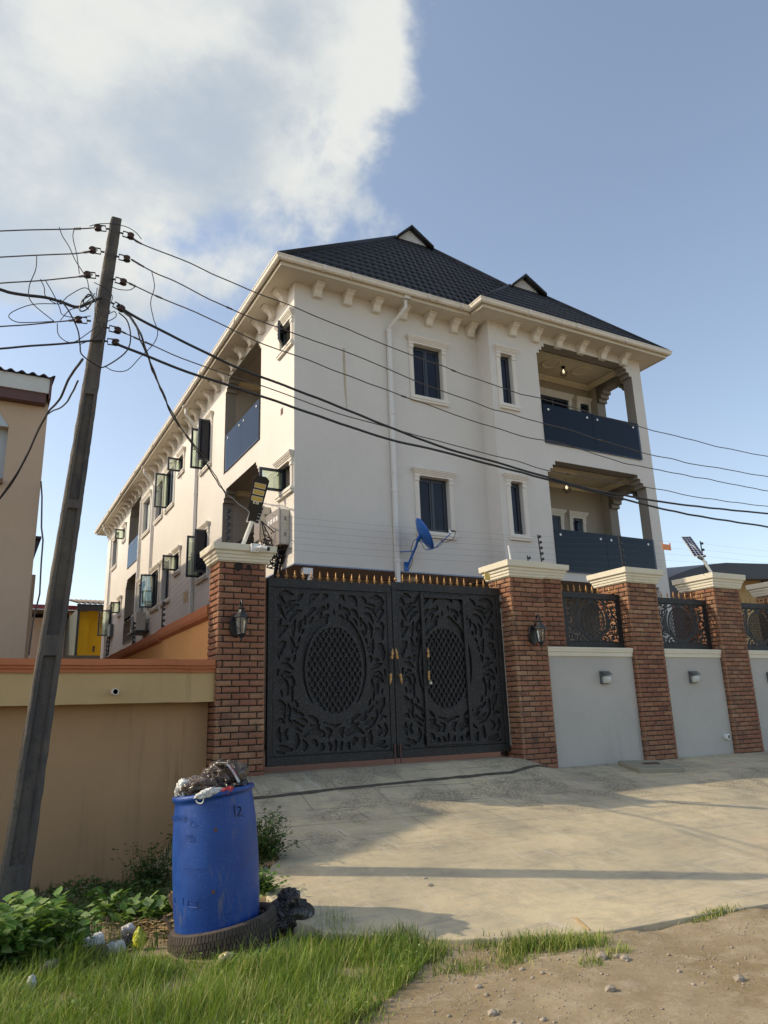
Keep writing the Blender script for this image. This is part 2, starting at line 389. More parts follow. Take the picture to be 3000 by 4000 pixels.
def mk_pole():
    t = NT('weathered_cast_concrete')
    a = t.noise(1.0, 7, .65, t.pos((6, 6, .8))); b = t.noise(24, 5, .7)
    sx = t.n('ShaderNodeSeparateXYZ'); t.l(t.geo.outputs['Position'], sx.inputs[0])
    c = t.mix(t.ramp(a, [(.35, 0), (.65, 1)]), (.060, .057, .060), (.135, .118, .098))
    c = t.mix(t.math('MULTIPLY', t.ramp(t.noise(1.4, 4, .6), [(.5, 0), (.68, 1)]), .6), c, (.21, .175, .12))
    c = t.mix(t.math('MULTIPLY', t.ramp(b, [(.56, 0), (.68, 1)]), .5), c, (.03, .03, .03))
    t.col(c); t.rough(.9, spec=.2); t.bump(b, .9, .012); return t.m
MT['pole'] = mk_pole()
def mk_drum():
    t = NT('scuffed_blue_plastic')
    a = t.noise(1.0, 6, .7, t.pos((9, 9, 2.2))); b = t.noise(3.2, 5, .6); sc_ = t.noise(60, 4, .7)
    sx = t.n('ShaderNodeSeparateXYZ'); t.l(t.co.outputs['Generated'], sx.inputs[0])
    c = t.mix(t.ramp(b, [(.35, 0), (.7, 1)]), (.005, .040, .21), (.011, .072, .31))
    c = t.mix(t.math('MULTIPLY', t.ramp(a, [(.56, 0), (.72, 1)]), .7), c, (.16, .15, .13))
    c = t.mix(t.math('MULTIPLY', t.ramp(sc_, [(.62, 0), (.72, 1)]), .4), c, (.22, .28, .38))
    low = t.ramp(sx.outputs[2], [(.0, 1), (.07, 0)])
    c = t.mix(t.math('MULTIPLY', low, .7), c, (.22, .24, .27))
    t.col(c); t.rough(t.ramp(b, [(.3, .38), (.7, .55)]), spec=.45); t.bump(t.math('ADD', sc_, b), .25, .01); return t.m
MT['drum'] = mk_drum()
MT['rubber'] = simple('dusty_tyre_rubber', (.060, .046, .036), .85, var=.35, bump=.5)
def mk_bag(name, c, rough=.22, tr=0):
    t = NT(name); n = t.noise(9, 6, .65, t.pos(obj=True), 1.5)
    t.col(t.mix(t.ramp(n, [(.4, 0), (.7, 1)]), mul(c, .8), mul(c, 1.25))); t.rough(rough, 0, .6)
    if tr: t.b.inputs['Transmission Weight'].default_value = tr
    t.bump(t.ramp(t.noise(7, 3, .5, t.pos(obj=True), 2.2), [(.42, 0), (.5, 1), (.58, 0)]), .5, .02); return t.m
MT['bag_black'] = mk_bag('black_bin_liner', (.022, .018, .018)); MT['bag_brown'] = mk_bag('smoky_bin_liner', (.075, .056, .045), .16)
MT['bag_white'] = mk_bag('white_plastic_bag', (.62, .62, .60), .4); MT['bag_clear'] = mk_bag('milky_clear_plastic', (.55, .56, .53), .15)
MT['bag_red'] = mk_bag('red_plastic_scrap', (.35, .02, .03), .35); MT['bag_yellow'] = mk_bag('yellow_green_bag', (.50, .52, .04), .35)
MT['card'] = simple('torn_brown_cardboard', (.30, .18, .09), .9, var=.2)
MT['drystem'] = simple('dry_stems', (.36, .25, .12), .9, var=.3)
def mk_leaf(name, c1, c2, c3, trans=.35):
    t = NT(name); at_ = t.n('ShaderNodeAttribute', attribute_name='rnd')
    c = t.ramp(at_.outputs['Fac'], [(0, c1), (.6, c2), (1, c3)])
    t.col(c); t.rough(.5, 0, .35)
    tl = t.n('ShaderNodeBsdfTranslucent'); t.l(t.mix(.5, c, (.20, .30, .02)), tl.inputs[0])
    mx = t.n('ShaderNodeMixShader'); mx.inputs[0].default_value = trans
    t.l(t.b.outputs[0], mx.inputs[1]); t.l(tl.outputs[0], mx.inputs[2]); t.l(mx.outputs[0], t.out.inputs[0]); return t.m
MT['grass'] = mk_leaf('grass_blades', (.045, .10, .012), (.25, .37, .045), (.50, .43, .19), .42)
MT['weed'] = mk_leaf('broad_weed_leaves', (.045, .12, .02), (.17, .31, .07), (.38, .48, .20), .42)
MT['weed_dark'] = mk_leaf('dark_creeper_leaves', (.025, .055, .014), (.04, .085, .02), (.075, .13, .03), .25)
MT['stem'] = simple('green_stem', (.07, .10, .03), .7)
MT['stone'] = simple('loose_stone', (.30, .255, .20), .9, var=.3, bump=.5)
MT['slab'] = plaster('mossy_concrete_slab', (.27, .25, .18), .15, .6, .6, (.10, .09, .05))
def mk_solar():
    t = NT('solar_cells'); br = t.n('ShaderNodeTexBrick'); br.offset = 0; br.inputs['Scale'].default_value = 1
    br.inputs['Brick Width'].default_value = .052; br.inputs['Row Height'].default_value = .052; br.inputs['Mortar Size'].default_value = .004
    br.inputs['Color1'].default_value = (.012, .018, .06, 1); br.inputs['Color2'].default_value = (.02, .028, .075, 1); br.inputs['Mortar'].default_value = (.4, .42, .48, 1)
    t.l(t.pos(obj=True), br.inputs['Vector']); t.col(br.outputs['Color']); t.rough(.25); return t.m
MT['solar'] = mk_solar()
MT['led'] = simple('yellow_led_panel', (.52, .38, .09), .35, var=.15, scale=60)
def mk_emit(name, c, s):
    t = NT(name); t.col(c); t.b.inputs['Emission Color'].default_value = (*c, 1); t.b.inputs['Emission Strength'].default_value = s; return t.m
MT['bulb'] = mk_emit('lit_filament_bulb', (1, .85, .55), .7)

# ------------------------------------------------------------------ ground, apron, courtyard
LX = [(3.0, 19.0), (3.2, 16.0), (3.6, 10.0), (3.8, 7.0), (3.95, 5.4), (4.05, 4.7), (4.1, 4.0), (4.4, 3.3), (4.73, 2.7), (5.05, 2.25), (5.4, 2.12), (5.7, 2.08), (6.3, 2.28), (6.6, 2.5), (7.5, 2.62), (9.45, 2.66)]
def leftX(y):
    x = float(np.interp(y, [a for a, b in LX], [b for a, b in LX]))
    return x + .045*mnoise.noise(Vector((y*4.2, 1.3, 0))) + .02*mnoise.noise(Vector((y*17, 5.3, 0)))
def build_ground():
    xs = np.concatenate([[-1500, -500, -150, -60, -30, -15, -8], np.arange(-5, 8, .06), np.arange(8, 20, .25), [22, 30, 50, 100, 300, 1500]])
    ys = np.concatenate([[-1500, -300, -60, -20, -8, -4, -1, 1], np.arange(2.0, 9.6, .06), [9.8, 10.5, 12, 20, 40, 80, 200, 600, 1800]])
    X, Y = np.meshgrid(xs, ys)
    Z = np.where(Y < 9.45, -1.478 - .22*sm((Y-6.3)/2.4), -1.7)
    # under the apron stay below it
    inside = np.zeros_like(Z)
    lx = np.interp(Y, [a for a, b in LX], [b for a, b in LX])
    ap = (X > lx+.12) & (Y > 3.0) & (Y < 9.6)
    bank = sm(1-(lx+.12-X)/1.0)*(Y > 5.6)*(Y < 9.5); Z = Z + (zc(X, Y)-.13-Z)*np.where(X < lx+.12, bank*sm((Y-5.6)/.8), 0)
    Z = np.where(ap, zc(X, Y)-.14, Z)
    Z = np.where((X > 2.5) & (Y >= 9.45), -.80, Z)
    nz = np.array([[mnoise.noise(Vector((x*1.1, y*1.1, 0)))*.035 + mnoise.noise(Vector((x*5, y*5, 3)))*.012 if (abs(x) < 20 and 0 < y < 9.5) else 0 for x in xs] for y in ys])
    Z = Z + nz
    ny, nx = X.shape; V = np.stack([X, Y, Z], -1).reshape(-1, 3)
    i = np.arange(ny-1)[:, None]*nx + np.arange(nx-1)[None]; F = np.stack([i, i+1, i+nx+1, i+nx], -1).reshape(-1, 4)
    o = mesh_np('ground', V, F, MT['dirt'], smooth=True); tag(o, kind='structure')
build_ground()
def gz(x, y):
    lx = float(np.interp(y, [a for a, b in LX], [b for a, b in LX])); b0 = -1.478 - .22*float(sm((y-6.3)/2.4))
    if x < lx+.12 and 5.6 < y < 9.5: b0 += (float(zc(x, y))-.13-b0)*float(sm(1-(lx+.12-x)/1.0)*sm((y-5.6)/.8))
    return b0 + mnoise.noise(Vector((x*1.1, y*1.1, 0)))*.035 + mnoise.noise(Vector((x*5, y*5, 3)))*.012
def build_apron():
    ys = np.concatenate([np.arange(3.0, 5.2, .03), np.arange(5.2, 9.34, .06)])
    t = np.linspace(0, 1, 150)**1.7
    V = []; rows = len(ys)
    for y in ys:
        l = leftX(y)
        for k, s in enumerate(t):
            x = l + s*(26-l)
            z = float(zc(x, y)) + .006*mnoise.noise(Vector((x*1.6, y*1.6, 0)))
            V.append((x, y, z - (.012 if k == 0 else 0)))
    V = np.array(V); n = len(t)
    i = np.arange(rows-1)[:, None]*n + np.arange(n-1)[None]; F = np.stack([i, i+1, i+n+1, i+n], -1).reshape(-1, 4)
    # broken slab edge
    edge = [(leftX(y)+.015, y, float(zc(leftX(y), y))-.13) for y in ys]; b = len(V); V = np.vstack([V, edge])
    E = np.array([[i*n, (i+1)*n, b+i+1, b+i] for i in range(rows-1)]); F = np.vstack([F, E])
    o = mesh_np('pavement', V, F, MT['apron'], smooth=True); tag(o, kind='structure')
    # recessed joint across the ramp
    pts = [onG(x, y) for x, y in [(930, 3128), (1000, 3120), (1150, 3104), (1350, 3081), (1600, 3058), (1800, 3036), (2000, 3020), (2174, 3006)]]
    g = MB(); P = []
    for a, b_ in zip(pts[:-1], pts[1:]):
        for k in range(10): P.append(a.lerp(b_, k/10))
    A = []; B = []
    for p in P:
        wv = .028 + .016*mnoise.noise(Vector((p.x*6, 0, 0))); dy = .02*mnoise.noise(Vector((p.x*3, 4, 0)))
        A.append((p.x, p.y-wv+dy, float(zc(p.x, p.y-wv+dy))+.009)); B.append((p.x, p.y+wv+dy, float(zc(p.x, p.y+wv+dy))+.009))
    for i in range(len(P)-1): g.quad(A[i], A[i+1], B[i+1], B[i])
    tag(g.build('pavement_joint', simple('grit_filled_joint', (.07, .06, .045), .95, var=.3, bump=.5)), kind='structure')
build_apron()
c = MB(); c.quad((2.9, 9.33, -.672), (30, 9.33, -.672), (30, 60, -.672), (2.9, 60, -.672))
tag(c.build('courtyard_paving', MT['paver']), kind='structure')

# ------------------------------------------------------------------ brick piers
CAPP = [(.015, 0), (.02, .012), (.035, .018), (.038, .055), (.050, .062), (.054, .105), (.070, .112), (.074, .150), (.095, .160), (.105, .168), (.112, .262), (.02, .275)]
BRH = .0765
def brick_mesh(l, h=.0640, d=.030):
    b = MB(); i = .007
    # body with a chamfered, slightly dished rock face; face looks to -Y, length along X, base corner at origin
    b.add([(0, 0, 0), (l, 0, 0), (l, 0, h), (0, 0, h), (i, -.012, i), (l-i, -.012, i), (l-i, -.012, h-i), (i, -.012, h-i), (l*.5, -.0155, h*.5),
           (0, d, 0), (l, d, 0), (l, d, h), (0, d, h)],
          [(0, 1, 5, 4), (1, 2, 6, 5), (2, 3, 7, 6), (3, 0, 4, 7), (4, 5, 8), (5, 6, 8), (6, 7, 8), (7, 4, 8), (0, 9, 10, 1), (1, 10, 11, 2), (2, 11, 12, 3), (3, 12, 9, 0)])
    me = bpy.data.meshes.new('brick'); me.from_pydata(b.v, [], b.f); me.materials.append(MT['brick']); me.update(); return me
BM = {}
def brick_of(l):
    k = round(l/.01)*.01
    if k not in BM: BM[k] = brick_mesh(k)
    return BM[k], k
def lay_courses(root, length, z0, z1, place, phase=0):
    """place(u) -> location for the face; yields bricks along a face of given length"""
    n = int(round((z1-z0)/BRH)); step = (z1-z0)/n; bl, j = .211, .013
    for c_ in range(n):
        first = .19 if (c_+phase) % 2 == 0 else .068
        u = 0.0; cur = first
        while u < length-.012:
            l = min(cur, length-u); rest = length-u-l-j
            if rest < .03: l = length-u
            if l > .03:
                me, k = brick_of(l)
                o = bpy.data.objects.new('brick', me); COL.objects.link(o); o.parent = root
                loc, rot = place(u, z0+c_*step+.006)
                o.location = loc; o.rotation_euler = (random.uniform(-.006, .006), random.uniform(-.006, .006), rot + random.uniform(-.004, .004)); o.scale = (l/k, random.uniform(.9, 1.15), 1)
            u += l+j; cur = bl
def pier(label, x0, x1, y0, depth, zb, zt, ztop, group=None, side=True, capx1=None):
    t = thing('brick_pier', label, 'gate pillar' if 'gate' in label else 'pillar', ((x0+x1)/2, y0+depth/2, zb), group)
    cx, cy = t.location.x, t.location.y
    e = .018
    MB().box(x0+e, x1-e, y0+e, y0+depth-e, zb-.15, zt+.01).build('core', MT['mortar'], t)
    lay_courses(t, x1-x0, zb, zt, lambda u, z: ((x0+u-cx, y0+.012-cy, z-zb), 0))
    if side: lay_courses(t, depth, zb, zt, lambda u, z: ((x0+.012-cx, y0+depth-u-cy, z-zb), -math.pi/2), 1)
    lay_back = MB(); lay_back.box(x0+e, x1-.002, y0+depth-e, y0+depth, zb, zt); lay_back.box(x1-e, x1, y0+e, y0+depth-e, zb, zt); lay_back.build('rear_facing', MT['brick'], t)
    s = (ztop-zt)/.275
    MB().stack(x0, x1, y0, y0+depth, [(d, zt+z*s) for d, z in CAPP]).build('cap', MT['cap'], t, bevel=.003)
    return t
pier('red brick gate pillar left of the black gate, carrying a lantern and a camera', 2.604, 3.225, 9.0, .44, -.70, 1.93, 2.165)
pier('red brick gate pillar right of the black gate with a lantern and wide cream cap', 7.22, 7.87, 9.0, .55, -.87, 2.005, 2.27)
pier('slimmer brick pillar set back against the right gate pillar', 7.872, 8.42, 9.17, .38, -.87, 2.055, 2.30, side=False)
pier('brick pillar between the two grey wall bays with bulkhead lamps', 9.75, 10.475, 9.0, .72, -.87, 2.06, 2.32)
pier('brick pillar with a solar street light on its cream cap', 12.0, 12.735, 9.0, .72, -.87, 2.085, 2.365)
p4 = at(2955, 2300, 'Y', 9.0)
pier('rightmost brick pillar, cut off by the edge of the photo', 14.25, 14.98, 9.0, .72, -.87, 2.10, 2.385, side=True)

# ------------------------------------------------------------------ grey wall bays with coping
def bay(label, x0, x1, zb=-1.0):
    t = thing('boundary_wall', label, 'wall', ((x0+x1)/2, 9.15, -.87), 'grey wall bays between the brick pillars')
    MB().box(x0, x1, 9.075, 9.24, zb, .795).build('wall_panel', MT['greywall'], t)
    m = MB(); y = 9.075
    prof = [(0, .792), (.022, .800), (.024, .862), (.040, .868), (.044, .905), (.050, .908), (.050, .938), (0, .946)]
    m.rings([[(x0+.0, y-d, z), (x1-.0, y-d, z), (x1-.0, 9.28+d*.2, z), (x0+.0, 9.28+d*.2, z)] for d, z in prof])
    m.build('coping', MT['cap'], t); return t
bay('grey rendered wall bay right of the gate, below the first black fence panel', 7.875, 9.748)
bay('grey rendered wall bay between two brick pillars, with a small white vent pipe', 10.477, 11.998)
bay('narrow grey wall bay at the right edge of the photo', 12.737, 14.248)
# low footing line of mortar at wall base
# ------------------------------------------------------------------ ornament cut-outs
def dseg(U, V, a, b, ra, rb):
    ax, ay = a; bx, by = b; dx, dy = bx-ax, by-ay; L2 = dx*dx+dy*dy+1e-12
    s = np.clip(((U-ax)*dx + (V-ay)*dy)/L2, 0, 1)
    return np.hypot(U-ax-s*dx, V-ay-s*dy) - (ra + (rb-ra)*s)
def stroke(U, V, pts, r0, rm, r1):
    """tapered stroke through 3 control points (quadratic)"""
    p0, p1, p2 = [np.array(p, float) for p in pts]; n = 8; P = []
    for i in range(n+1):
        s = i/n; P.append((1-s)**2*p0 + 2*s*(1-s)*p1 + s*s*p2)
    R = [r0*(1-2*s) + rm*2*s if s < .5 else rm*(2-2*s) + r1*(2*s-1) for s in [i/n for i in range(n+1)]]
    d = None
    for i in range(n):
        e = dseg(U, V, P[i], P[i+1], R[i], R[i+1]); d = e if d is None else np.minimum(d, e)
    return d
# strokes in half-panel units: x from the centre line outwards (1 = half width), y from bottom (0) to top (1)
STR = [
 # top fan of leaves
 ((.10,.955),(.16,.975),(.20,.93),.004,.022,.004), ((.26,.965),(.40,.96),(.44,.90),.004,.030,.005), ((.52,.965),(.60,.95),(.63,.915),.004,.02,.004),
 ((.70,.955),(.84,.98),(.94,.955),.006,.022,.006), ((.93,.93),(.86,.90),(.80,.865),.03,.02,.004), ((.66,.92),(.80,.91),(.84,.87),.005,.018,.004),
 ((.60,.895),(.76,.89),(.82,.83),.005,.020,.004), ((.55,.86),(.70,.86),(.76,.79),.005,.020,.004), ((.94,.88),(.90,.84),(.82,.80),.022,.014,.004),
 ((.11,.905),(.10,.89),(.12,.875),.010,.012,.004), ((.18,.88),(.28,.87),(.30,.84),.020,.018,.006), ((.34,.875),(.42,.86),(.46,.82),.016,.022,.006),
 ((.22,.845),(.24,.835),(.26,.815),.012,.014,.006), ((.36,.82),(.42,.80),(.43,.775),.008,.016,.004), ((.50,.83),(.52,.80),(.50,.77),.006,.018,.004),
 ((.10,.835),(.16,.83),(.20,.80),.012,.016,.012), ((0,.87),(0,.86),(0,.845),.008,.008,.008),
 # shoulder
 ((.56,.80),(.62,.77),(.60,.72),.005,.020,.004), ((.66,.80),(.72,.76),(.70,.70),.005,.024,.006), ((.78,.76),(.92,.75),(.93,.69),.006,.035,.006),
 ((.90,.80),(.95,.78),(.94,.74),.01,.02,.01), ((.52,.745),(.55,.735),(.56,.71),.006,.014,.005), ((.58,.70),(.61,.685),(.62,.66),.006,.014,.005),
 ((.74,.69),(.70,.64),(.72,.60),.010,.026,.008), ((.82,.66),(.92,.66),(.90,.59),.006,.036,.006), ((.62,.64),(.65,.63),(.655,.605),.006,.014,.005),
 ((.95,.62),(.96,.59),(.93,.56),.010,.016,.005), ((.76,.565),(.80,.555),(.84,.56),.006,.018,.006),
 # flank
 ((.66,.585),(.70,.57),(.69,.54),.006,.020,.005), ((.90,.535),(.80,.53),(.70,.50),.004,.022,.006), ((.94,.50),(.96,.49),(.95,.46),.008,.012,.005),
 ((.90,.455),(.84,.50),(.74,.475),.005,.014,.004), ((.72,.455),(.78,.45),(.82,.46),.012,.012,.005), ((.70,.44),(.68,.41),(.72,.40),.008,.018,.005),
 ((.92,.42),(.86,.45),(.80,.42),.006,.022,.012), ((.80,.415),(.79,.38),(.80,.345),.014,.020,.005), ((.72,.39),(.73,.35),(.71,.31),.014,.016,.006),
 ((.90,.38),(.885,.36),(.88,.34),.006,.012,.004), ((.94,.32),(.86,.30),(.84,.22),.008,.036,.006), ((.78,.30),(.76,.26),(.77,.22),.006,.022,.010),
 ((.66,.315),(.64,.29),(.62,.275),.006,.014,.005), ((.70,.27),(.66,.25),(.60,.235),.010,.014,.005), ((.60,.25),(.57,.235),(.53,.225),.005,.012,.005),
 # lower scrolls
 ((.80,.225),(.72,.16),(.56,.135),.006,.018,.006), ((.95,.20),(.88,.22),(.84,.185),.008,.016,.005), ((.70,.205),(.64,.17),(.52,.165),.006,.018,.005),
 ((.58,.215),(.54,.195),(.46,.19),.006,.018,.006), ((.46,.225),(.36,.215),(.30,.19),.006,.018,.010), ((.42,.175),(.40,.155),(.30,.165),.006,.012,.020),
 ((.20,.185),(.05,.18),(0,.165),.006,.018,.020), ((.16,.15),(.06,.13),(.12,.095),.008,.028,.008), ((.52,.105),(.38,.16),(.22,.115),.006,.020,.028),
 ((.92,.165),(.96,.12),(.90,.085),.006,.026,.008), ((.78,.155),(.88,.12),(.80,.10),.006,.022,.016), ((.64,.12),(.62,.08),(.66,.045),.012,.028,.010),
 ((.54,.085),(.48,.055),(.52,.03),.006,.026,.012), ((.40,.07),(.36,.09),(.32,.055),.006,.020,.016), ((.24,.06),(.20,.04),(.25,.025),.008,.024,.010),
 ((.12,.065),(.08,.04),(.10,.02),.008,.020,.008), ((.0,.075),(0,.05),(0,.02),.010,.016,.010), ((.90,.055),(.80,.04),(.72,.035),.016,.022,.012), ((.95,.025),(.90,.02),(.84,.02),.008,.01,.008)]
def ornament(name, mat, parent, x0, z0, W, H, cxr, czr, a, b, y, thick=.012, h=.0125, solids=(), scale=1.0, see=False):
    """cut-out sheet in the XZ plane at depth y (front face), looks towards -Y"""
    nu, nv = int(W/h), int(H/h); hu, hv = W/nu, H/nv
    us = np.linspace(0, W, nu+1); vs_ = np.linspace(0, H, nv+1); U, V = np.meshgrid(us, vs_)
    cx, cz = cxr*W, czr*H
    d = np.full_like(U, 1e3)
    E = np.hypot((U-cx)/a, (V-cz)/b)
    emin = min(a, b)
    for k, s in enumerate(STR):
        p = s[:3]; r = [q*scale*1.42+.0015 for q in s[3:]]
        for sg in (-1, 1):
            half = (W-cx-.0) if sg > 0 else cx
            pts = [(cx + sg*q[0]*half*.97, q[1]*H) for q in p]
            e = stroke(U, V, pts, *r)
            d = np.minimum(d, e)
    dleaf = np.maximum(d, (1.20-E)*emin)                    # leaves stay outside the oval ring
    ang = np.arctan2((V-cz)/b, np.abs(U-cx)/a)              # -90..90 deg
    wdt = np.interp(np.degrees(ang), [-60, -20, 20, 60, 80], [0.0, .030, .058, .085, .070])*scale
    rr = 1.055*emin + 0
    dring = np.abs(E*emin - (rr + wdt*.5)) - wdt*.5
    dring = np.maximum(dring, np.where((np.degrees(ang) > 78) | (np.degrees(ang) < -45), .02, -.02))
    sx, sz = .086*scale, .132*scale
    def dia(u, v):
        u = (u + sx/2) % sx - sx/2; v = (v + sz/2) % sz - sz/2
        return (np.abs(u)/.030 + np.abs(v)/.050 - scale)*.020
    dl = np.minimum(dia(U-cx, V-cz), dia(U-cx-sx/2, V-cz-sz/2))
    dl = np.maximum(dl, (E-.965)*emin)
    f = np.minimum(np.minimum(dleaf, dring), dl)            # f<0 : hole
    bor = np.minimum(np.minimum(U, W-U), np.minimum(V, H-V)) - .03*scale
    f = np.maximum(f, -bor)
    for (s0, s1) in solids: f = np.maximum(f, -np.maximum(s0-U, U-s1))
    gy, gx = np.gradient(f, hv, hu); g2 = gx*gx+gy*gy+1e-6
    mv = np.abs(f)/np.sqrt(g2) < h*.62
    st = np.where(mv, -f/g2, 0)
    lim = h*.48; du = np.clip(st*gx, -lim, lim); dv = np.clip(st*gy, -lim, lim)
    edge = np.zeros_like(mv); edge[0] = edge[-1] = True; edge[:, 0] = edge[:, -1] = True
    du[edge] = 0; dv[edge] = 0
    PU, PV = U+du, V+dv
    fc = (f[:-1, :-1]+f[1:, :-1]+f[:-1, 1:]+f[1:, 1:])/4; solid = fc > 0
    n1 = nu+1; idx = np.arange((nu+1)*(nv+1)).reshape(nv+1, nu+1)
    P = np.stack([x0+PU, np.full_like(PU, y), z0+PV], -1).reshape(-1, 3); Pb = P.copy(); Pb[:, 1] += thick; K = len(P)
    I, J = np.nonzero(solid)
    front = np.stack([idx[I, J], idx[I, J+1], idx[I+1, J+1], idx[I+1, J]], -1)
    faces = [front]
    if see: faces.append(front[:, ::-1]+K)
    sp = np.pad(solid, 1)
    for di, dj, c0, c1 in ((0, 1, (0, 1), (1, 1)), (0, -1, (1, 0), (0, 0)), (1, 0, (1, 1), (1, 0)), (-1, 0, (0, 0), (0, 1))):
        nb = sp[1+di:1+di+nv, 1+dj:1+dj+nu]; I, J = np.nonzero(solid & ~nb)
        A = idx[I+c0[0], J+c0[1]]; B = idx[I+c1[0], J+c1[1]]
        faces.append(np.stack([A, A+K, B+K, B], -1))
    F = np.vstack(faces); used = np.unique(F); re_ = np.zeros(2*K, int); re_[used] = np.arange(len(used))
    off = parent.location
    Vv = np.vstack([P, Pb])[used] - np.array(off)
    return mesh_np(name, Vv, re_[F], mat, parent)
def finial_mesh():
    b = MB()
    b.lathe([(.006, 0), (.007, .02), (.012, .024), (.012, .032), (.008, .036), (.019, .050), (.022, .058), (.010, .068), (.008, .078), (.014, .086), (.010, .106), (.006, .128), (.0075, .134), (.002, .150)], n=8)
    for s in (-1, 1):   # two out-turned petals
        b.rings([[(s*.010, -.004, .048), (s*.010, .004, .048), (s*.012, .004, .066), (s*.012, -.004, .066)], [(s*.026, -.003, .036), (s*.026, .003, .036), (s*.030, .003, .050), (s*.030, -.003, .050)]])
    me = bpy.data.meshes.new('spear_finial'); me.from_pydata(b.v, [], b.f); me.materials.append(MT['gold']); me.update(); return me
FIN = finial_mesh()
def broken_mesh():
    b = MB(); b.lathe([(.006, 0), (.007, .02), (.012, .024), (.012, .032), (.008, .036), (.019, .050), (.022, .058), (.015, .072)], n=8)
    for s in (-1, 1): b.rings([[(s*.010, -.004, .048), (s*.010, .004, .048), (s*.012, .004, .066), (s*.012, -.004, .066)], [(s*.026, -.003, .036), (s*.026, .003, .036), (s*.030, .003, .050), (s*.030, -.003, .050)]])
    me = bpy.data.meshes.new('broken_finial'); me.from_pydata(b.v, [], b.f); me.materials.append(MT['gold']); me.update(); return me
FINB = broken_mesh()
def add_finials(t, xs, zf, y, sc_=1.0, broken=()):
    for i, x in enumerate(xs):
        o = bpy.data.objects.new('spear_finial', FINB if i in broken else FIN); COL.objects.link(o); o.parent = t
        o.location = Vector((x, y, zf(x))) - t.location; o.scale = (sc_*.85, sc_*.85, sc_*.86*random.uniform(.95, 1.05)); o.rotation_euler = (random.uniform(-.03, .03), random.uniform(-.04, .04), random.uniform(-.3, .3))
def shear_leaf(t, x0, x1, zt0, zt1, ref):
    """the gate head runs slightly out of level: shear the leaf's meshes vertically by x"""
    for o in t.children:
        if o.type != 'MESH' or o.name.startswith('spear') or o.name.startswith('handle'): continue
# ---- gate leaves
GY = 9.30
def gate_leaf(label, x0, x1, zb, zt, cxr, solids, wicket):
    t = thing('gate_leaf', label, 'gate', ((x0+x1)/2, GY, zb), 'leaves of the black double gate')
    b = .075
    fr = MB(); y0, y1 = GY-.03, GY+.03
    fr.box(x0, x1, y0, y1, zb, zb+.11); fr.box(x0, x1, y0, y1, zt-.12, zt); fr.box(x0, x0+b, y0+.001, y1-.001, zb+.11, zt-.12); fr.box(x1-b, x1, y0+.001, y1-.001, zb+.11, zt-.12)
    fr.build('frame', MT['gate'], t, bevel=.004)
    MB().box(x0+b, x1-b, GY+.012, GY+.018, zb+.11, zt-.12).build('backing_sheet', MT['gate_back'], t)
    bead = MB()
    for a in (zb+.125, zt-.135): bead.box(x0+b+.01, x1-b-.01, GY-.024, GY-.0185, a-.005, a+.005)
    bead.build('bead', MT['gate'], t)
    ornament('ornament_sheet', MT['gate'], t, x0+b, zb+.11, x1-x0-2*b, zt-zb-.23, cxr, .50, .42, .60, GY-.018, .014, .0115, solids)
    if wicket:
        wx0, wx1 = wicket
        w_ = MB()
        for x in (wx0, wx1): w_.box(x-.028, x+.028, GY-.05, GY-.0185, zb+.135, zt-.145)
        w_.box(wx0+.028, wx1-.028, GY-.050, GY-.0185, zt-.215, zt-.165); w_.box(wx0+.028, wx1-.028, GY-.050, GY-.0185, zb+.14, zb+.185)
        w_.build('wicket_frame', MT['gate'], t, bevel=.003)
    return t
gl = gate_leaf('left leaf of the black gate, one large latticed oval and a single handle', 3.355, 5.237, -.595, 1.815, .515, (), None)
gr = gate_leaf('right leaf of the black gate, with a wicket door framed down its middle', 5.250, 7.205, -.595, 1.865, .435, (), (5.75, 6.50))
add_finials(gl, [3.50+.1235*i for i in range(15)], lambda x: 1.813, GY)
add_finials(gr, [5.33+.1225*i for i in range(16)], lambda x: 1.863, GY, broken=(0, 11, 14))
def handle(t, px_top, px_bot):
    a = at(*px_top, 'Y', GY-.09); b = at(*px_bot, 'Y', GY-.09)
    h = MB(); h.tube([a, b], .011, 8); o = h.build('handle', MT['black'], t)
    g = MB()
    for p, q in ((a, b), (b, a)):
        dd = (p-q).normalized()
        pts = [p-dd*.03, p, p+dd*.02, p+dd*.055, p+dd*.085, p+dd*.10, p+dd*.115]
        g.tube(pts, [.018, .018, .013, .020, .012, .009, .004], 8)
        g.tube([p, p+Vector((0, .075, 0))], .007, 6)
    g.build('handle_knob', MT['gold'], o, off=t.location)
handle(gl, (1532, 2565), (1527, 2640)); handle(gr, (1552, 2565), (1565, 2640)); handle(gr, (1673, 2560), (1675, 2630))
lk = MB(); lp = at(1681, 2668, 'Y', GY-.09)
lk.lathe([(.0, -.02), (.022, -.02), (.022, .02), (0, .02)], lp, 10, 'Y'); lk.tube([lp+Vector((.0, 0, 0)), lp+Vector((.02, 0, .03)), lp+Vector((-.005, 0, .05))], .005, 6)
lk.build('padlock', MT['galv'], gr)
for t_, x in ((gl, 5.20), (gr, 5.29)):
    MB().tube([(x, GY-.045, -.40), (x, GY-.045, -.66)], .011, 6).build('drop_bolt', MT['maroon'], t_)
hg = MB(); hg.tube([(7.212, GY-.02, -.52), (7.212, GY-.02, 1.50)], .010, 6)
for z in (-.50, 1.46, 1.66): hg.box(7.195, 7.222, GY-.045, GY+.02, z, z+.09)
hg.build('hinge_rod', MT['galv'], gr)
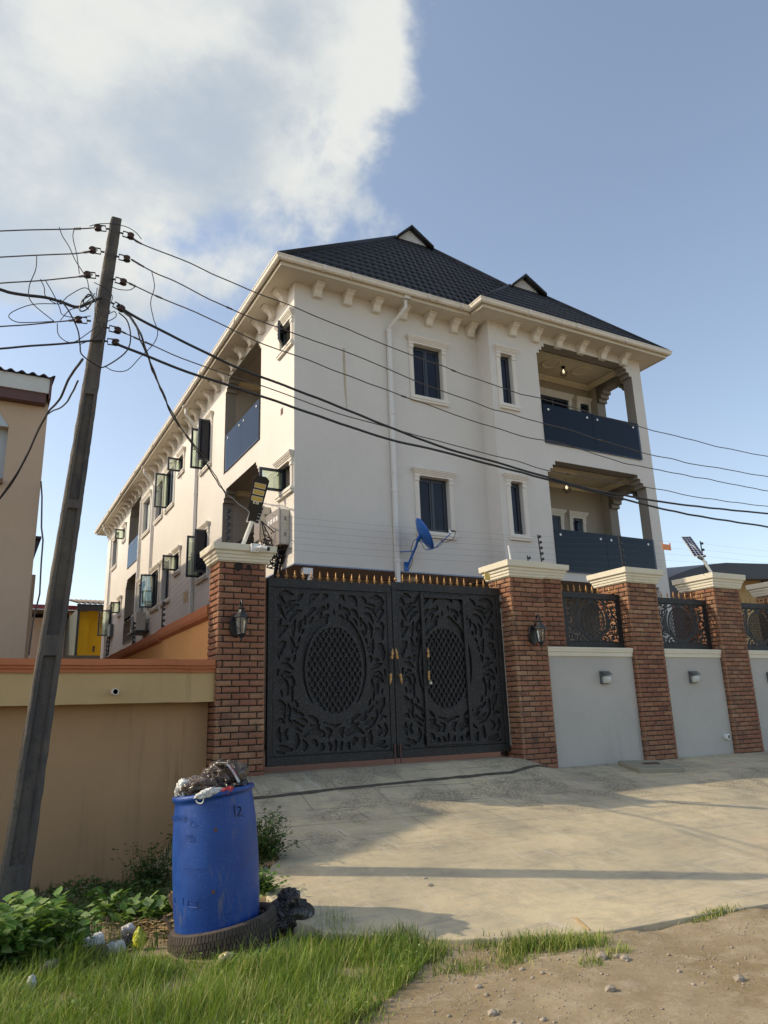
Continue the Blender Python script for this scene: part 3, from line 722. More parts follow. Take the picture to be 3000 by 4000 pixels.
# black strip standing in for the shaded gap between left pillar and gate leaf
po = thing('gate_upright', 'narrow black strip standing in for the dark gap between the left pillar and the gate', 'post', (3.29, 9.34, -.6))
MB().box(3.227, 3.345, 9.33, 9.43, -.66, 1.78).build('upright_body', MT['black'], po)
po = thing('gate_upright', 'black steel post on the right pillar that carries the gate hinges', 'post', (7.21, 9.38, -.6))
MB().box(7.155, 7.219, 9.36, 9.46, -.66, 1.86).build('upright_body', MT['black'], po)

# ---- fence panels
def fence_panel(label, x0, x1, nf):
    t = thing('ornamental_fence', label, 'fence panel', ((x0+x1)/2, 9.23, .95), 'black ornamental fence panels on the grey wall')
    zb, zt = .950, 1.875; b = .055; y = 9.23
    fr = MB(); fr.box(x0, x1, y-.025, y+.025, zb, zb+.10); fr.box(x0, x1, y-.025, y+.025, zt-.10, zt); fr.box(x0, x0+b, y-.024, y+.024, zb+.10, zt-.10); fr.box(x1-b, x1, y-.024, y+.024, zb+.10, zt-.10)
    fr.build('frame', MT['gate'], t, bevel=.003)
    ornament('ornament_sheet', MT['gate'], t, x0+b, zb+.10, x1-x0-2*b, zt-zb-.20, .5, .5, .24*(x1-x0-.1)/1.1, .29, y-.012, .010, .0085, (), .52, see=True)
    n = nf; add_finials(t, [x0+.05+(x1-x0-.10)*i/(n-1) for i in range(n)], lambda x: zt-.002, y)
    return t
fence_panel('black cut-out fence panel nearest the gate pillar, on the grey wall', 8.425, 9.745, 10)
fence_panel('black cut-out fence panel between the second and third brick pillars', 10.48, 11.995, 10)
fence_panel('black cut-out fence panel at the right edge of the photo', 12.74, 14.245, 11)

# ------------------------------------------------------------------ the apartment building
XL, YF, YR, XM, XR, YB = 5.14, 12.80, 12.33, 9.81, 14.80, 36.8
ZS, ZO = 8.86, 2.78           # soffit, underside of the overhang
bld = thing('apartment_building', 'three storey cream apartment block with dark tiled hip roof and glass balconies', 'building', (10, 20, -.6))
SH = {}
def shared(key, mb, mat):
    if key not in SH:
        me = bpy.data.meshes.new(key); me.from_pydata(mb().v, [], mb().f) if False else None
    return SH.get(key)
class Face:
    """a vertical wall plane: P(u, v, n) with u along the wall, v height, n outwards"""
    def __init__(s, kind, c): s.k = kind; s.c = c
    def P(s, u, v, n=0.0):
        if s.k == 'front': return (u, s.c-n, v)
        if s.k == 'left': return (s.c-n, u, v)
        if s.k == 'right': return (s.c+n, u, v)
    def box(s, m, u0, u1, v0, v1, n0, n1):
        p = [s.P(a, b, c) for a in (u0, u1) for b in (v0, v1) for c in (n0, n1)]
        m.add(p, [(0, 1, 3, 2), (4, 6, 7, 5), (0, 4, 5, 1), (2, 3, 7, 6), (0, 2, 6, 4), (1, 5, 7, 3)])
def wall(face, u0, u1, v0, v1, holes, depth=.2, name='wall', mat=None, parent=bld):
    """wall sheet with rectangular holes (u0,u1,v0,v1,[depth]) and their reveals"""
    us = sorted({u0, u1} | {h[0] for h in holes} | {h[1] for h in holes}); vs2 = sorted({v0, v1} | {h[2] for h in holes} | {h[3] for h in holes})
    us = [u for u in us if u0 <= u <= u1]; vs2 = [v for v in vs2 if v0 <= v <= v1]
    m = MB(); hole = {}; rv = {}
    def rkey(i, j):
        cu, cv = (us[i]+us[i+1])/2, (vs2[j]+vs2[j+1])/2
        for h in holes:
            if h[0] < cu < h[1] and h[2] < cv < h[3]: return (h[2], cu > 22)
    def dep(i, j):
        cu, cv = (us[i]+us[i+1])/2, (vs2[j]+vs2[j+1])/2
        for h in holes:
            if h[0] < cu < h[1] and h[2] < cv < h[3]: return h[4] if len(h) > 4 else depth
        return 0
    nu, nv = len(us)-1, len(vs2)-1
    g = [[dep(i, j) for j in range(nv)] for i in range(nu)]
    for i in range(nu):
        for j in range(nv):
            a, b, c, d = us[i], us[i+1], vs2[j], vs2[j+1]
            if g[i][j] == 0: m.quad(face.P(a, c), face.P(b, c), face.P(b, d), face.P(a, d))
            else:
                q = -g[i][j]
                for (ii, jj, p0, p1) in ((i-1, j, (a, c), (a, d)), (i+1, j, (b, c), (b, d)), (i, j-1, (a, c), (b, c)), (i, j+1, (a, d), (b, d))):
                    solid = not (0 <= ii < nu and 0 <= jj < nv) or g[ii][jj] == 0
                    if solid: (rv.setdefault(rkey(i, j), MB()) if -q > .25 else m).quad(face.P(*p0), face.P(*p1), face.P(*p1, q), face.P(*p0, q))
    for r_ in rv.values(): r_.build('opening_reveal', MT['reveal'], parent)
    return m.build(name, mat or MT['wall_front'], parent)
def arch_steps(u0, u1, v1, both=True, k=3, du=.075, dv=.095):
    """solid rectangles that fill the upper corners of an opening in steps"""
    r = []
    return r
def stepped_holes(u0, u1, v0, v1, depth, left=True, right=True):
    H = []; k = 3; du, dv = .085, .10
    # central full height part and side slots that are lower
    a = u0 + (k*du if left else 0); b = u1 - (k*du if right else 0)
    H.append((a, b, v0, v1, depth))
    for i in range(k):
        if left: H.append((u0+i*du, u0+(i+1)*du, v0, v1-(k-i)*dv, depth))
        if right: H.append((u1-(i+1)*du, u1-i*du, v0, v1-(k-i)*dv, depth))
    return H
def surround(face, u0, u1, v0, v1, parent):
    """moulded crown, side strips with capitals and sill around an opening"""
    m = MB(); wd = .105
    for a, b in ((u0-wd, u0-.002), (u1+.002, u1+wd)):
        face.box(m, a, b, v0, v1-.12, .001, .030); face.box(m, a+.03, b-.03, v0, v1-.13, .030, .040)
        face.box(m, a-.008, b+.008, v1-.12, v1-.10, .001, .052); face.box(m, a-.004, b+.004, v1-.10, v1-.001, .001, .045); face.box(m, a-.014, b+.014, v1-.03, v1-.0005, .002, .060)
    # crown
    for z0, z1, d, e in ((0, .045, .050, .0), (.045, .075, .068, .012), (.075, .105, .086, .028), (.105, .135, .105, .045), (.135, .165, .118, .058)):
        face.box(m, u0-wd-e-.006, u1+wd+e+.006, v1+z0, v1+z1-.0005, .001, d)
    # sill
    for z0, z1, d, e in ((-.045, 0, .050, .004), (-.085, -.045, .075, .018), (-.135, -.085, .058, .008)):
        face.box(m, u0-wd-e, u1+wd+e, v0+z0, v0+z1-.0005, .001, d)
    return m.build('window_surround', MT['trim'], parent)
def sash_mb(wd, ht, fr=.052, th=.045):
    m = MB(); m.box(0, fr, 0, th, 0, ht); m.box(wd-fr, wd, 0, th, 0, ht); m.box(fr, wd-fr, .0005, th-.0005, 0, fr); m.box(fr, wd-fr, .0005, th-.0005, ht-fr, ht); return m
def window(face, u0, u1, v0, v1, leaves=2, opens=(), inset=.10, pane='pane', light=False):
    """opens: list of (hinge 0=low-u side / 1=high-u side, angle deg) per leaf; empty = closed"""
    t = empty('window', (0, 0, 0), bld); t.location = Vector(face.P((u0+u1)/2, v0, 0)) - bld.location
    surround(face, u0, u1, v0, v1, t)
    m = MB(); f = .035; n0, n1 = -inset-.05, -inset
    face.box(m, u0+.003, u0+f, v0+.003, v1-.003, n0, n1); face.box(m, u1-f, u1-.003, v0+.003, v1-.003, n0, n1)
    face.box(m, u0+f, u1-f, v0+.003, v0+f, n0, n1); face.box(m, u0+f, u1-f, v1-f, v1-.003, n0, n1)
    m.build('frame', MT['darkmetal'], t)
    wleaf = (u1-u0-2*f)/leaves; hl = v1-v0-2*f
    anyopen = any(o and o[1] for o in opens)
    if anyopen:
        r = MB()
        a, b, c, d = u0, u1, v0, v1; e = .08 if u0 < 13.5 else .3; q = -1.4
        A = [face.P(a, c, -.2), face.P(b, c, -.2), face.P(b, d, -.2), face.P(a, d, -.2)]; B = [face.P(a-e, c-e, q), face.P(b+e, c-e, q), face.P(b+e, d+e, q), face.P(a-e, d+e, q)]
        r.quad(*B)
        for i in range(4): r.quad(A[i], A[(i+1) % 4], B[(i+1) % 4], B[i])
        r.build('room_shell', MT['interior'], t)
    # outward axis matrices
    O = Vector(face.P(0, 0, 0)); eu = Vector(face.P(1, 0, 0))-O; en = Vector(face.P(0, 0, 1))-O
    for k in range(leaves):
        op = opens[k] if k < len(opens) else None
        a = u0+f+k*wleaf
        ang = rad(op[1]) if op else 0; hinge = op[0] if op else 0
        sm_ = sash_mb(wleaf-.004, hl-.004)
        g = .05
        pn = MB().box(g, wleaf-.004-g, .018, .024, g, hl-.004-g)
        hd = MB(); hx = wleaf-.03 if hinge == 0 else .026
        hd.box(hx-.012, hx+.012, .045, .06, hl*.42, hl*.42+.10); hd.box(hx-.10 if hinge == 0 else hx-.01, hx+.01 if hinge == 0 else hx+.10, .06, .075, hl*.42+.04, hl*.42+.058)
        # local x along leaf, local y = inwards (+) , z up ; leaf outer face at y=0
        def tr(p):
            x, y, z = p
            if hinge == 1: hxp = wleaf-.004; lx = x-hxp; ca, sa = math.cos(ang), math.sin(ang); X = hxp + lx*ca + 0 + y*(-sa)*(-1)*0; 
            if hinge == 0:
                ca, sa = math.cos(ang), math.sin(ang); X = x*ca + y*sa; Nn = x*sa - y*ca
            else:
                ca, sa = math.cos(ang), math.sin(ang); X = (wleaf-.004) + lx*ca - y*sa; Nn = -lx*sa - y*ca
            return O + eu*(a+X) + en*(-inset+Nn) + Vector((0, 0, v0+f+.002+z))
        for mb_, nm, mt in ((sm_, 'sash', 'darkmetal'), (pn, 'pane', 'pane_clear' if (op and hinge == 1) else pane), (hd, 'window_handle', 'black')):
            if nm == 'window_handle' and not op: continue
            mb_.v = [tuple(tr(p)) for p in mb_.v]; mb_.build(nm, MT[mt], t)
    if leaves == 2 and not anyopen:
        m = MB(); face.box(m, (u0+u1)/2-.016, (u0+u1)/2+.016, v0+f, v1-f, -inset, -inset+.012); m.build('meeting_stile', MT['darkmetal'], t)
    return t
FL, FF, FR_, FRS = Face('left', XL), Face('front', YF), Face('front', YR), Face('right', XR)
FM = Face('left', XM)
UP0, UP1, LO0, LO1 = 6.80, 8.07, 3.69, 4.92
FLOORS = ((6.80, 8.07), (3.70, 4.92)); SMALL = ((7.56, 8.07), (4.38, 4.92))
# front, left part
wins_f = [(7.995, 8.765)]
ho = [(a, b, z0, z1, .2) for a, b in wins_f for z0, z1 in FLOORS]
wall(FF, XL, XM, ZO, ZS, ho, name='front_wall')
for a, b in wins_f:
    for z0, z1 in FLOORS: window(FF, a, b, z0, z1, 2)
# front, right part with balconies
k = .7706
hr = [(10.09, 10.43, z0+.0, z1, .2) for z0, z1 in FLOORS]
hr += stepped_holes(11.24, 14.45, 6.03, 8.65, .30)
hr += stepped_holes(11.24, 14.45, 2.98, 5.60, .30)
wall(FR_, XM, XR, ZO-.03, ZS, hr, name='front_wall')
for z0, z1 in FLOORS: window(FR_, 10.09, 10.43, z0, z1, 1)
wall(FM, YR, YF, ZO-.03, ZS, [], name='return_wall')
# left side wall
LW = [  # u0, u1, small?, leaves, opens
 (12.95, 13.56, 1, 1), (18.88, 19.78, 0, 2), (21.95, 22.50, 1, 1), (23.16, 24.20, 0, 2), (24.78, 25.80, 0, 2), (26.85, 28.05, 0, 2), (31.9, 32.4, 1, 1), (33.85, 34.95, 0, 2)]
hl_ = []
for u0, u1, s, n in LW:
    for z0, z1 in (SMALL if s else FLOORS): hl_.append((u0, u1, z0, z1, .2))
for u0, u1 in ((14.83, 17.62), (28.6, 31.1)):
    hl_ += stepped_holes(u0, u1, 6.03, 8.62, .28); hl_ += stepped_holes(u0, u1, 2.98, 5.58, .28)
wall(FL, YF, YB, ZO, ZS, hl_, name='side_wall')
# open sashes: (row, window, leaf, hinge, angle)
OP = {(0, 0): [(1, 36)], (1, 0): [(1, 88)], (0, 1): [(0, 88), (1, 90)], (1, 1): [(0, 90), (1, 92)], (0, 2): [(1, 84)], (1, 2): [(1, 88)],
      (0, 3): [(0, 8), (1, 88)], (1, 3): [], (0, 4): [], (1, 4): [(0, 8), (1, 96)], (0, 5): [], (1, 5): [], (0, 6): [(1, 90)], (1, 6): [(1, 90)], (0, 7): [], (1, 7): [(0, 5), (1, 92)]}
for row in (0, 1):
    for i, (u0, u1, s, n) in enumerate(LW):
        z0, z1 = (SMALL if s else FLOORS)[row]
        window(FL, u0, u1, z0, z1, n, OP.get((row, i), []), inset=.06 if OP.get((row, i)) else .10, pane='frost' if i == 5 else 'pane')
# right side, back, lower storey
hs = []
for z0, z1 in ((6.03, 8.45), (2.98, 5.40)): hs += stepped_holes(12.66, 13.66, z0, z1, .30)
wall(FRS, YR, YB, -.6, ZS, hs, name='right_wall')
m = MB(); m.quad((XL, YB, -.6), (XR, YB, -.6), (XR, YB, ZS), (XL, YB, ZS)); m.build('rear_wall', MT['wall_front'], bld)
m = MB(); m.quad((XL, 16.5, -.6), (XL, YB, -.6), (XL, YB, ZO), (XL, 16.5, ZO)); m.quad((XL, 16.5, -.6), (5.95, 16.5, -.6), (5.95, 16.5, ZO), (XL, 16.5, ZO))
m.quad((5.95, 13.75, -.6), (5.95, 16.5, -.6), (5.95, 16.5, ZO), (5.95, 13.75, ZO)); m.quad((5.95, 13.75, -.6), (XR, 13.75, -.6), (XR, 13.75, ZO), (5.95, 13.75, ZO))
m.build('ground_floor_wall', MT['ground_floor'], bld)
m = MB(); m.quad((XL, YF, ZO), (XM, YF, ZO), (XM, 16.5, ZO), (XL, 16.5, ZO)); m.quad((XM, YR, ZO-.03), (XR, YR, ZO-.03), (XR, 13.75, ZO-.03), (XM, 13.75, ZO-.03))
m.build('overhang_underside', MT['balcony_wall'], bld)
m = MB(); m.box(XL-.012, XM, YF-.012, YF-.001, ZO+.0, ZO+.025); m.box(XL-.012, XL-.001, YF, 16.5, ZO, ZO+.025); m.build('drip_edge', MT['solar'] if False else simple('blue_grey_drip', (.22, .27, .38), .5), bld)
m = MB(); m.box(14.45, 14.799, YR+.001, YR+.30, -.6, ZO); m.build('column', MT['wall_front'], bld)
m = MB(); m.box(14.50, 14.70, YR+.06, YR+.26, -.6, ZO-.04); m.build('column', MT['wall_front'], bld)
# balcony interiors
def room_front(z0, z1, dz):
    m = MB(); yb = 13.95
    m.quad((11.0, yb, z0), (14.62, yb, z0), (14.62, yb, z1), (11.0, yb, z1))
    m.quad((11.0, 12.62, z0), (11.0, yb, z0), (11.0, yb, z1), (11.0, 12.62, z1))
    m.quad((14.5, 13.66, z0), (14.5, yb, z0), (14.5, yb, z1), (14.5, 13.66, z1))
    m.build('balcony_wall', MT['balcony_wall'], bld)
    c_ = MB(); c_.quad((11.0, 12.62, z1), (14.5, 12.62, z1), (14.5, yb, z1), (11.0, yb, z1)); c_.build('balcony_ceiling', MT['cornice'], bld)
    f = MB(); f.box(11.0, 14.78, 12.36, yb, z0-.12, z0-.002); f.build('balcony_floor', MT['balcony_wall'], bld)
    g = MB()
    for d, h in ((.0, .0), (.05, .035), (.085, .07)):
        pass
    prof = [(0, 0), (.03, .0), (.05, .03), (.07, .05), (.11, .085), (.13, .12)]
    for i in range(len(prof)-1):
        (d0, h0), (d1, h1) = prof[i], prof[i+1]; a0, a1 = z1-.135+h0, z1-.135+h1
        g.quad((11.0, yb-d0-.001, a0), (14.5, yb-d0-.001, a0), (14.5, yb-d1-.001, a1), (11.0, yb-d1-.001, a1))
        g.quad((14.5-d0-.001, 12.64, a0), (14.5-d0-.001, yb, a0), (14.5-d1-.001, yb, a1), (14.5-d1-.001, 12.64, a1))
        g.quad((11.0, 12.63+d0+.001, a0), (14.5, 12.63+d0+.001, a0), (14.5, 12.63+d1+.001, a1), (11.0, 12.63+d1+.001, a1))
    g.build('cornice', MT['cornice'], bld)
    fb = Face('front', yb); up_row = z0 > 5
    v1 = at(2290, 1562, 'Y', yb).z-.165 if up_row else at(2260, 2004, 'Y', yb).z-.165
    A_ = (at(2264, 1600, 'Y', yb).x, at(2297, 1600, 'Y', yb).x) if up_row else (at(2236, 2050, 'Y', yb).x, at(2274, 2050, 'Y', yb).x)
    B_ = (A_[0]-1.55, A_[0]-.42)
    for (u0, u1), n in ((B_, 2), (A_, 1)):
        t = empty('balcony_window', Vector((u0, yb, z0)) - bld.location, bld); surround(fb, u0, u1, z0+.45 if n == 1 else z0+.02, v1, t)
        d_ = MB(); fb.box(d_, u0, u1, z0+.02, v1, .003, .012); d_.build('pane', MT['pane'], t)
        d_ = MB()
        for q in ([u0, (u0+u1)/2-.03, u1-.06] if n == 2 else [u0, u1-.06]): fb.box(d_, q, q+.06, z0+.02, v1, .012, .02)
        fb.box(d_, u0, u1, v1-.06, v1, .0125, .0205); d_.build('frame', MT['darkmetal'], t)
room_front(6.03, 8.76, 0); room_front(2.98, 5.71, 0)
for cx_, cy_, z in ((12.55, 13.25, 8.76), (13.6, 13.25, 8.76)):
    m = MB(); m.lathe([(.27, z-.001), (.27, z-.02), (.24, z-.035), (.20, z-.03), (.19, z-.012), (.0, z-.012)], (cx_, cy_, 0), 28); m.build('ceiling_rose', MT['cornice'], bld, smooth=False)
m = MB(); m.box(11.6, 12.75, 12.95, 13.7, 5.60, 5.709); m.build('ceiling_panel', MT['cornice'], bld)
def room_left(u0, u1, z0, z1):
    m = MB(); xb = 6.9
    m.quad((xb, u0-.2, z0), (xb, u1+.2, z0), (xb, u1+.2, z1), (xb, u0-.2, z1))
    for u in (u0-.0, u1+.0): m.quad((XL+.28, u, z0), (xb, u, z0), (xb, u, z1), (XL+.28, u, z1))
    m.build('balcony_wall', MT['balcony_wall'], bld)
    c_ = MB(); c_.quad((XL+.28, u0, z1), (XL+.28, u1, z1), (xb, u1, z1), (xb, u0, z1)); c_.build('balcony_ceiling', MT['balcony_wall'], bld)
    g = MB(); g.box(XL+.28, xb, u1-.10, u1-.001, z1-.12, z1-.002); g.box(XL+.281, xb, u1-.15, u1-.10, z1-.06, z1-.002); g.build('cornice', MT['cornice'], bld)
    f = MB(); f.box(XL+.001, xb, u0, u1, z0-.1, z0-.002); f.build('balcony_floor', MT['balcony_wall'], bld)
for u0, u1 in ((14.83, 17.62), (28.6, 31.1)):
    for z0, z1 in ((6.03, 8.66), (2.98, 5.62)): room_left(u0, u1, z0, z1)
# glass railings with stand-off buttons
def rail(face, u0, u1, z0, z1, n0=.02):
    t = empty('glass_railing', Vector(face.P((u0+u1)/2, z0, n0)) - bld.location, bld)
    um = (u0+u1)/2
    for a, b in ((u0, um-.004), (um+.004, u1)):
        m = MB(); face.box(m, a, b, z0, z1, n0, n0+.012); m.build('pane', MT['glass_rail'], t)
    s_ = MB()
    for u in (u0+.16, um-.17, um+.17, u1-.16):
        p = face.P(u, z1-.13, n0+.012); q = face.P(u, z1-.13, n0+.026); s_.tube([p, q], .028, 12)
    s_.build('stand_off', MT['white'], t)
    e = MB(); face.box(e, u0, u1, z0-.02, z0-.001, .001, n0+.014); face.box(e, u1+.001, u1+.05, z0, z1, .001, n0+.012); e.build('edge_channel', simple('dark_blue_channel', (.03, .045, .09), .4), t)
rail(FR_, 11.25, 14.38, 6.03, 7.00); rail(FR_, 11.25, 14.38, 2.97, 3.93)
for u0, u1 in ((14.85, 17.35), (28.62, 30.85)):
    rail(FL, u0, u1, 6.06, 7.02); rail(FL, u0, u1, 3.0, 3.96)
# soffit, fascia, gutters
G = .47
m = MB()
m.box(XL-G, XM-G+.0, YF-G, YF, ZS, ZS+.03); m.box(XL-G, XL, YF, YB+G, ZS, ZS+.03); m.box(XM-G, XR+G, YR-G, YF+.001, ZS-.0, ZS+.031); m.box(XR, XR+G, YF, YB+G, ZS, ZS+.03)
m.quad((XL, YF, ZS+.02), (XR, YF, ZS+.02), (XR, YB, ZS+.02), (XL, YB, ZS+.02))
m.build('soffit', MT['soffit'], bld)
m = MB()
m.box(XL-G-.02, XM-G-.021, YF-G-.02, YF-G-.001, ZS-.02, ZS+.13); m.box(XL-G-.02, XL-G-.001, YF-G, YB+G, ZS-.021, ZS+.13)
m.box(XM-G-.02, XR+G+.02, YR-G-.02, YR-G-.001, ZS-.02, ZS+.13); m.box(XM-G-.02, XM-G-.001, YR-G-.001, YF-G-.001, ZS-.021, ZS+.131); m.box(XR+G+.001, XR+G+.02, YR-G, YB+G, ZS-.02, ZS+.13)
m.build('fascia', MT['soffit'], bld)
def gutter(path, name='gutter'):
    """half-round box gutter swept along a horizontal path; outside is to the right of travel"""
    prof = [(0, -.00), (.03, -.045), (.075, -.055), (.105, -.03), (.115, .02), (.130, .035), (.130, .055), (.105, .055), (.10, .03), (.0, .03)]
    P = [Vector((a, b, 0)) for a, b in path]; rings = []
    for i, p in enumerate(P):
        d0 = (P[i]-P[i-1]).normalized() if i else (P[1]-P[0]).normalized(); d1 = (P[i+1]-P[i]).normalized() if i < len(P)-1 else d0
        n0 = Vector((d0.y, -d0.x, 0)); n1_ = Vector((d1.y, -d1.x, 0)); n_ = (n0+n1_)/(1+n0.dot(n1_))
        rings.append([(p.x+n_.x*a, p.y+n_.y*a, ZS+.105+b) for a, b in prof])
    m = MB(); m.rings(rings); return m.build(name, MT['gutter'], bld)
e = G+.021
gutter([(XL-e, YB+e), (XL-e, YF-e), (XM-e, YF-e), (XM-e, YR-e), (XR+e, YR-e), (XR+e, YB+e)])
m = MB()
for x in (5.55, 6.2, 8.10, 9.0): m.box(x, x+.05, YF-e-.135, YF-e-.02, ZS+.045, ZS+.163)
for x in (10.6, 12.1, 13.7): m.box(x, x+.05, YR-e-.135, YR-e-.02, ZS+.045, ZS+.163)
for y in range(15, 36, 3): m.box(XL-e-.135, XL-e-.02, y, y+.05, ZS+.045, ZS+.163)
tag(m.build('gutter_bracket', MT['gutter'], bld), kind='stuff')
# corbels: one S-curved bracket mesh, many objects
def corbel_mesh():
    # profile in (n outwards, v down from soffit)
    pr = [(0, 0), (.31, 0), (.31, -.045), (.27, -.05), (.275, -.075), (.25, -.10), (.20, -.12), (.155, -.155), (.13, -.205), (.115, -.235), (.12, -.25), (.10, -.262), (.10, -.30), (0, -.30)]
    wdt = .095; b = MB()
    b.rings([[(-wdt, -n, z) for n, z in pr], [(wdt, -n, z) for n, z in pr]])
    b.box(-wdt-.018, wdt+.018, -.325, 0, -.040, -.0005)
    b.box(-wdt-.012, wdt+.012, -.115, 0, -.297, -.268)
    me = bpy.data.meshes.new('corbel'); me.from_pydata(b.v, [], b.f); me.materials.append(MT['trim'])
    bm = bmesh.new(); bm.from_mesh(me); bmesh.ops.recalc_face_normals(bm, faces=bm.faces); bm.to_mesh(me); bm.free(); return me
CM = corbel_mesh()
def corbel(x, y, rz):
    o = bpy.data.objects.new('corbel', CM); COL.objects.link(o); o.parent = bld; o.location = Vector((x, y, ZS-.002)) - bld.location; o.rotation_euler = (0, 0, rz); o.scale = (.9, .9, .9)
for x in (5.64, 6.35, 7.06, 7.75, 8.44, 9.13, 9.60): corbel(x, YF, 0)
for x in (10.5, 11.2, 11.93, 12.67, 13.41, 14.14): corbel(x, YR, 0)
for i in range(34): corbel(XL, 13.28+.703*i, -math.pi/2)
# downpipes
def downpipe(face, u, z0, sw=.0, hopper=True):
    m = MB(); r = .045
    if hopper:
        face.box(m, u+sw-.07, u+sw+.07, ZS-.02, ZS+.06, .35, .52)
        m.tube([face.P(u+sw, ZS-.01, .42), face.P(u+sw, ZS-.20, .42), face.P(u, ZS-.62, .07), face.P(u, ZS-.70, .07)], .043, 10)
    face.box(m, u-.042, u+.042, z0, ZS-.66, .02, .10)
    z = ZS-.66
    for q in (z, z-.9, z-1.95, z-3.3, z-3.7, z-5.2):
        if q > z0: face.box(m, u-.052, u+.052, q-.03, q+.03, .015, .108)
    m.build('downpipe', MT['pvc'], bld)
downpipe(FF, 7.36, 2.35, sw=.25)
downpipe(FL, 20.2, 2.0, .0); downpipe(FL, 26.15, 3.7, 0); downpipe(FL, 28.38, 2.0, 0, False); downpipe(FL, 35.3, 2.0, 0)
# wall stains / fixing holes on the side wall
m = MB(); FL.box(m, 13.42, 13.54, 6.10, 6.24, .001, .006); m.build('vent_hole', simple('dark_brick_vent', (.10, .06, .045), .9), bld)
st = MB(); p0 = at(1343, 1360, 'Y', YF-.004); p1 = at(1356, 1600, 'Y', YF-.004)
st.add([(p0.x-.03, YF-.004, p0.z), (p0.x+.025, YF-.004, p0.z), (p0.x+.035, YF-.004, p0.z-.8), (p1.x+.008, YF-.004, p1.z), (p1.x-.008, YF-.004, p1.z), (p0.x-.01, YF-.004, p0.z-.9)], [(0, 1, 2, 3, 4, 5)])
st.build('damp_stain', simple('ochre_damp_stain', (.46, .40, .29), .9, var=.15, scale=5), bld)

# roof: tile courses on the faces the photo shows, plain sheets elsewhere
def roof_face(A, B, Cc, D, rows, period=.185, amp=.017, step=.025, name='tile_course', tilew=None):
    """A,B eave left/right; D,C top left/right. Each course is one object with its waves."""
    A, B, Cc, D = map(Vector, (A, B, Cc, D)); nrm = (B-A).cross(D-A).normalized()
    if nrm.z < 0: nrm = -nrm
    ud = (B-A).normalized(); vd = nrm.cross(ud).normalized()
    if vd.z < 0: vd = -vd
    H = (D-A).dot(vd)
    for r in range(rows):
        v0, v1 = H*r/rows, H*(r+1)/rows
        def ends(v): t_ = v/H; a = A.lerp(D, t_); b = B.lerp(Cc, t_); return (a-A).dot(ud), (b-A).dot(ud)
        a0, b0 = ends(v0); a1, b1 = ends(v1); n = max(3, int((b0-a0)/period*8)); V = []; sub = 3
        for s in range(sub+1):
            v = v0 + (v1-v0)*s/sub; ea, eb = ends(v)
            for i in range(n+1):
                u = ea + (eb-ea)*i/n
                ph = (u/period + .5*(r % 2)) * 2*math.pi
                wv = math.sin(ph); hgt = amp*wv + step*(1-s/sub)
                dip = -.022*math.cos(ph) if s == 0 else 0   # scalloped lower lip
                p = A + ud*u + vd*(v+dip) + nrm*hgt; V.append(p)
        lip = len(V)
        for i in range(n+1):
            u = a0+(b0-a0)*i/n; ph = (u/period + .5*(r % 2))*2*math.pi
            V.append(A + ud*u + vd*(v0-.022*math.cos(ph)) + nrm*(amp*math.sin(ph)*.6 - .012))
        F = []
        for s in range(sub):
            for i in range(n): q = s*(n+1)+i; F.append((q, q+1, q+n+2, q+n+1))
        for i in range(n): F.append((lip+i, lip+i+1, i+1, i))
        V = np.array([tuple(p-bld.location) for p in V])
        me_o = mesh_np(name, V, F, MT['roof'], bld)
EZ = ZS+.15
eA = (XL-G-.08, YF-G-.08, EZ); eB = (XM-G, YF-G-.08, EZ)
gL, gR, gA = (9.36, 15.62, 13.10), (10.46, 15.62, 13.10), (9.92, 15.80, 13.70)
xr = XR+G+.08
# main front slope: from eave to gablet base (continues right behind the projecting roof)
roof_face(eA, (xr, YF-G-.08, EZ), gR, gL, 15)
# projection hip: front slope and its two sides
pA, pB = (XM-G-.08, YR-G-.08, EZ), (xr, YR-G-.08, EZ)
qL, qR, qA = (11.84, 13.78, 11.18), (12.89, 13.78, 11.18), (12.37, 13.90, 11.66)
roof_face(pA, pB, qR, qL, 8)
m = MB()
m.quad(pA, qL, (11.84, 16.5, 11.18), (XM-G-.08, 16.5, EZ)); m.quad(pB, qR, (12.89, 16.5, 11.18), (xr, 16.5, EZ)); m.quad(qL, qA, (12.37, 16.5, 11.66), (11.84, 16.5, 11.18)); m.quad(qR, qA, (12.37, 16.5, 11.66), (12.93, 16.5, 11.2))
yb = YB+G
m.quad(eA, gL, (9.36, yb-3, 13.10), (eA[0], yb, EZ)); m.quad((xr, YF-G-.08, EZ), gR, (10.46, yb-3, 13.10), (xr, yb, EZ)); m.quad((eA[0], yb, EZ), (xr, yb, EZ), (10.46, yb-3, 13.10), (9.36, yb-3, 13.10))
m.quad(gL, gA, (9.92, yb-3, 13.70), (9.36, yb-3, 13.10)); m.quad(gR, gA, (9.92, yb-3, 13.70), (10.46, yb-3, 13.10))
m.build('roof_slope', MT['roof'], bld)
m = MB()
def ridge(a, b, r=.075): m.tube([a, b], r, 8)
ridge(eA, gL); ridge((xr, YF-G-.08, EZ), gR); ridge(pA, qL, .05); ridge(pB, qR, .06)
for L_, R_, A_ in ((gL, gR, gA), (qL, qR, qA)):
    L_, R_, A_ = map(Vector, (L_, R_, A_)); f = Vector((0, -.22, 0)); e_ = (L_-A_).normalized()*.08; g_ = (R_-A_).normalized()*.08
    for P, Q in ((L_+e_, A_), (R_+g_, A_)):
        dn = Vector((0, 0, -.085)); m.add([P+f, Q+f, Q+f+dn, P+f+dn, P, Q, Q+dn, P+dn], [(0, 1, 2, 3), (4, 5, 6, 7), (0, 1, 5, 4), (3, 2, 6, 7), (0, 3, 7, 4), (1, 2, 6, 5)])
m.build('ridge_cap', MT['roof'], bld, smooth=True)
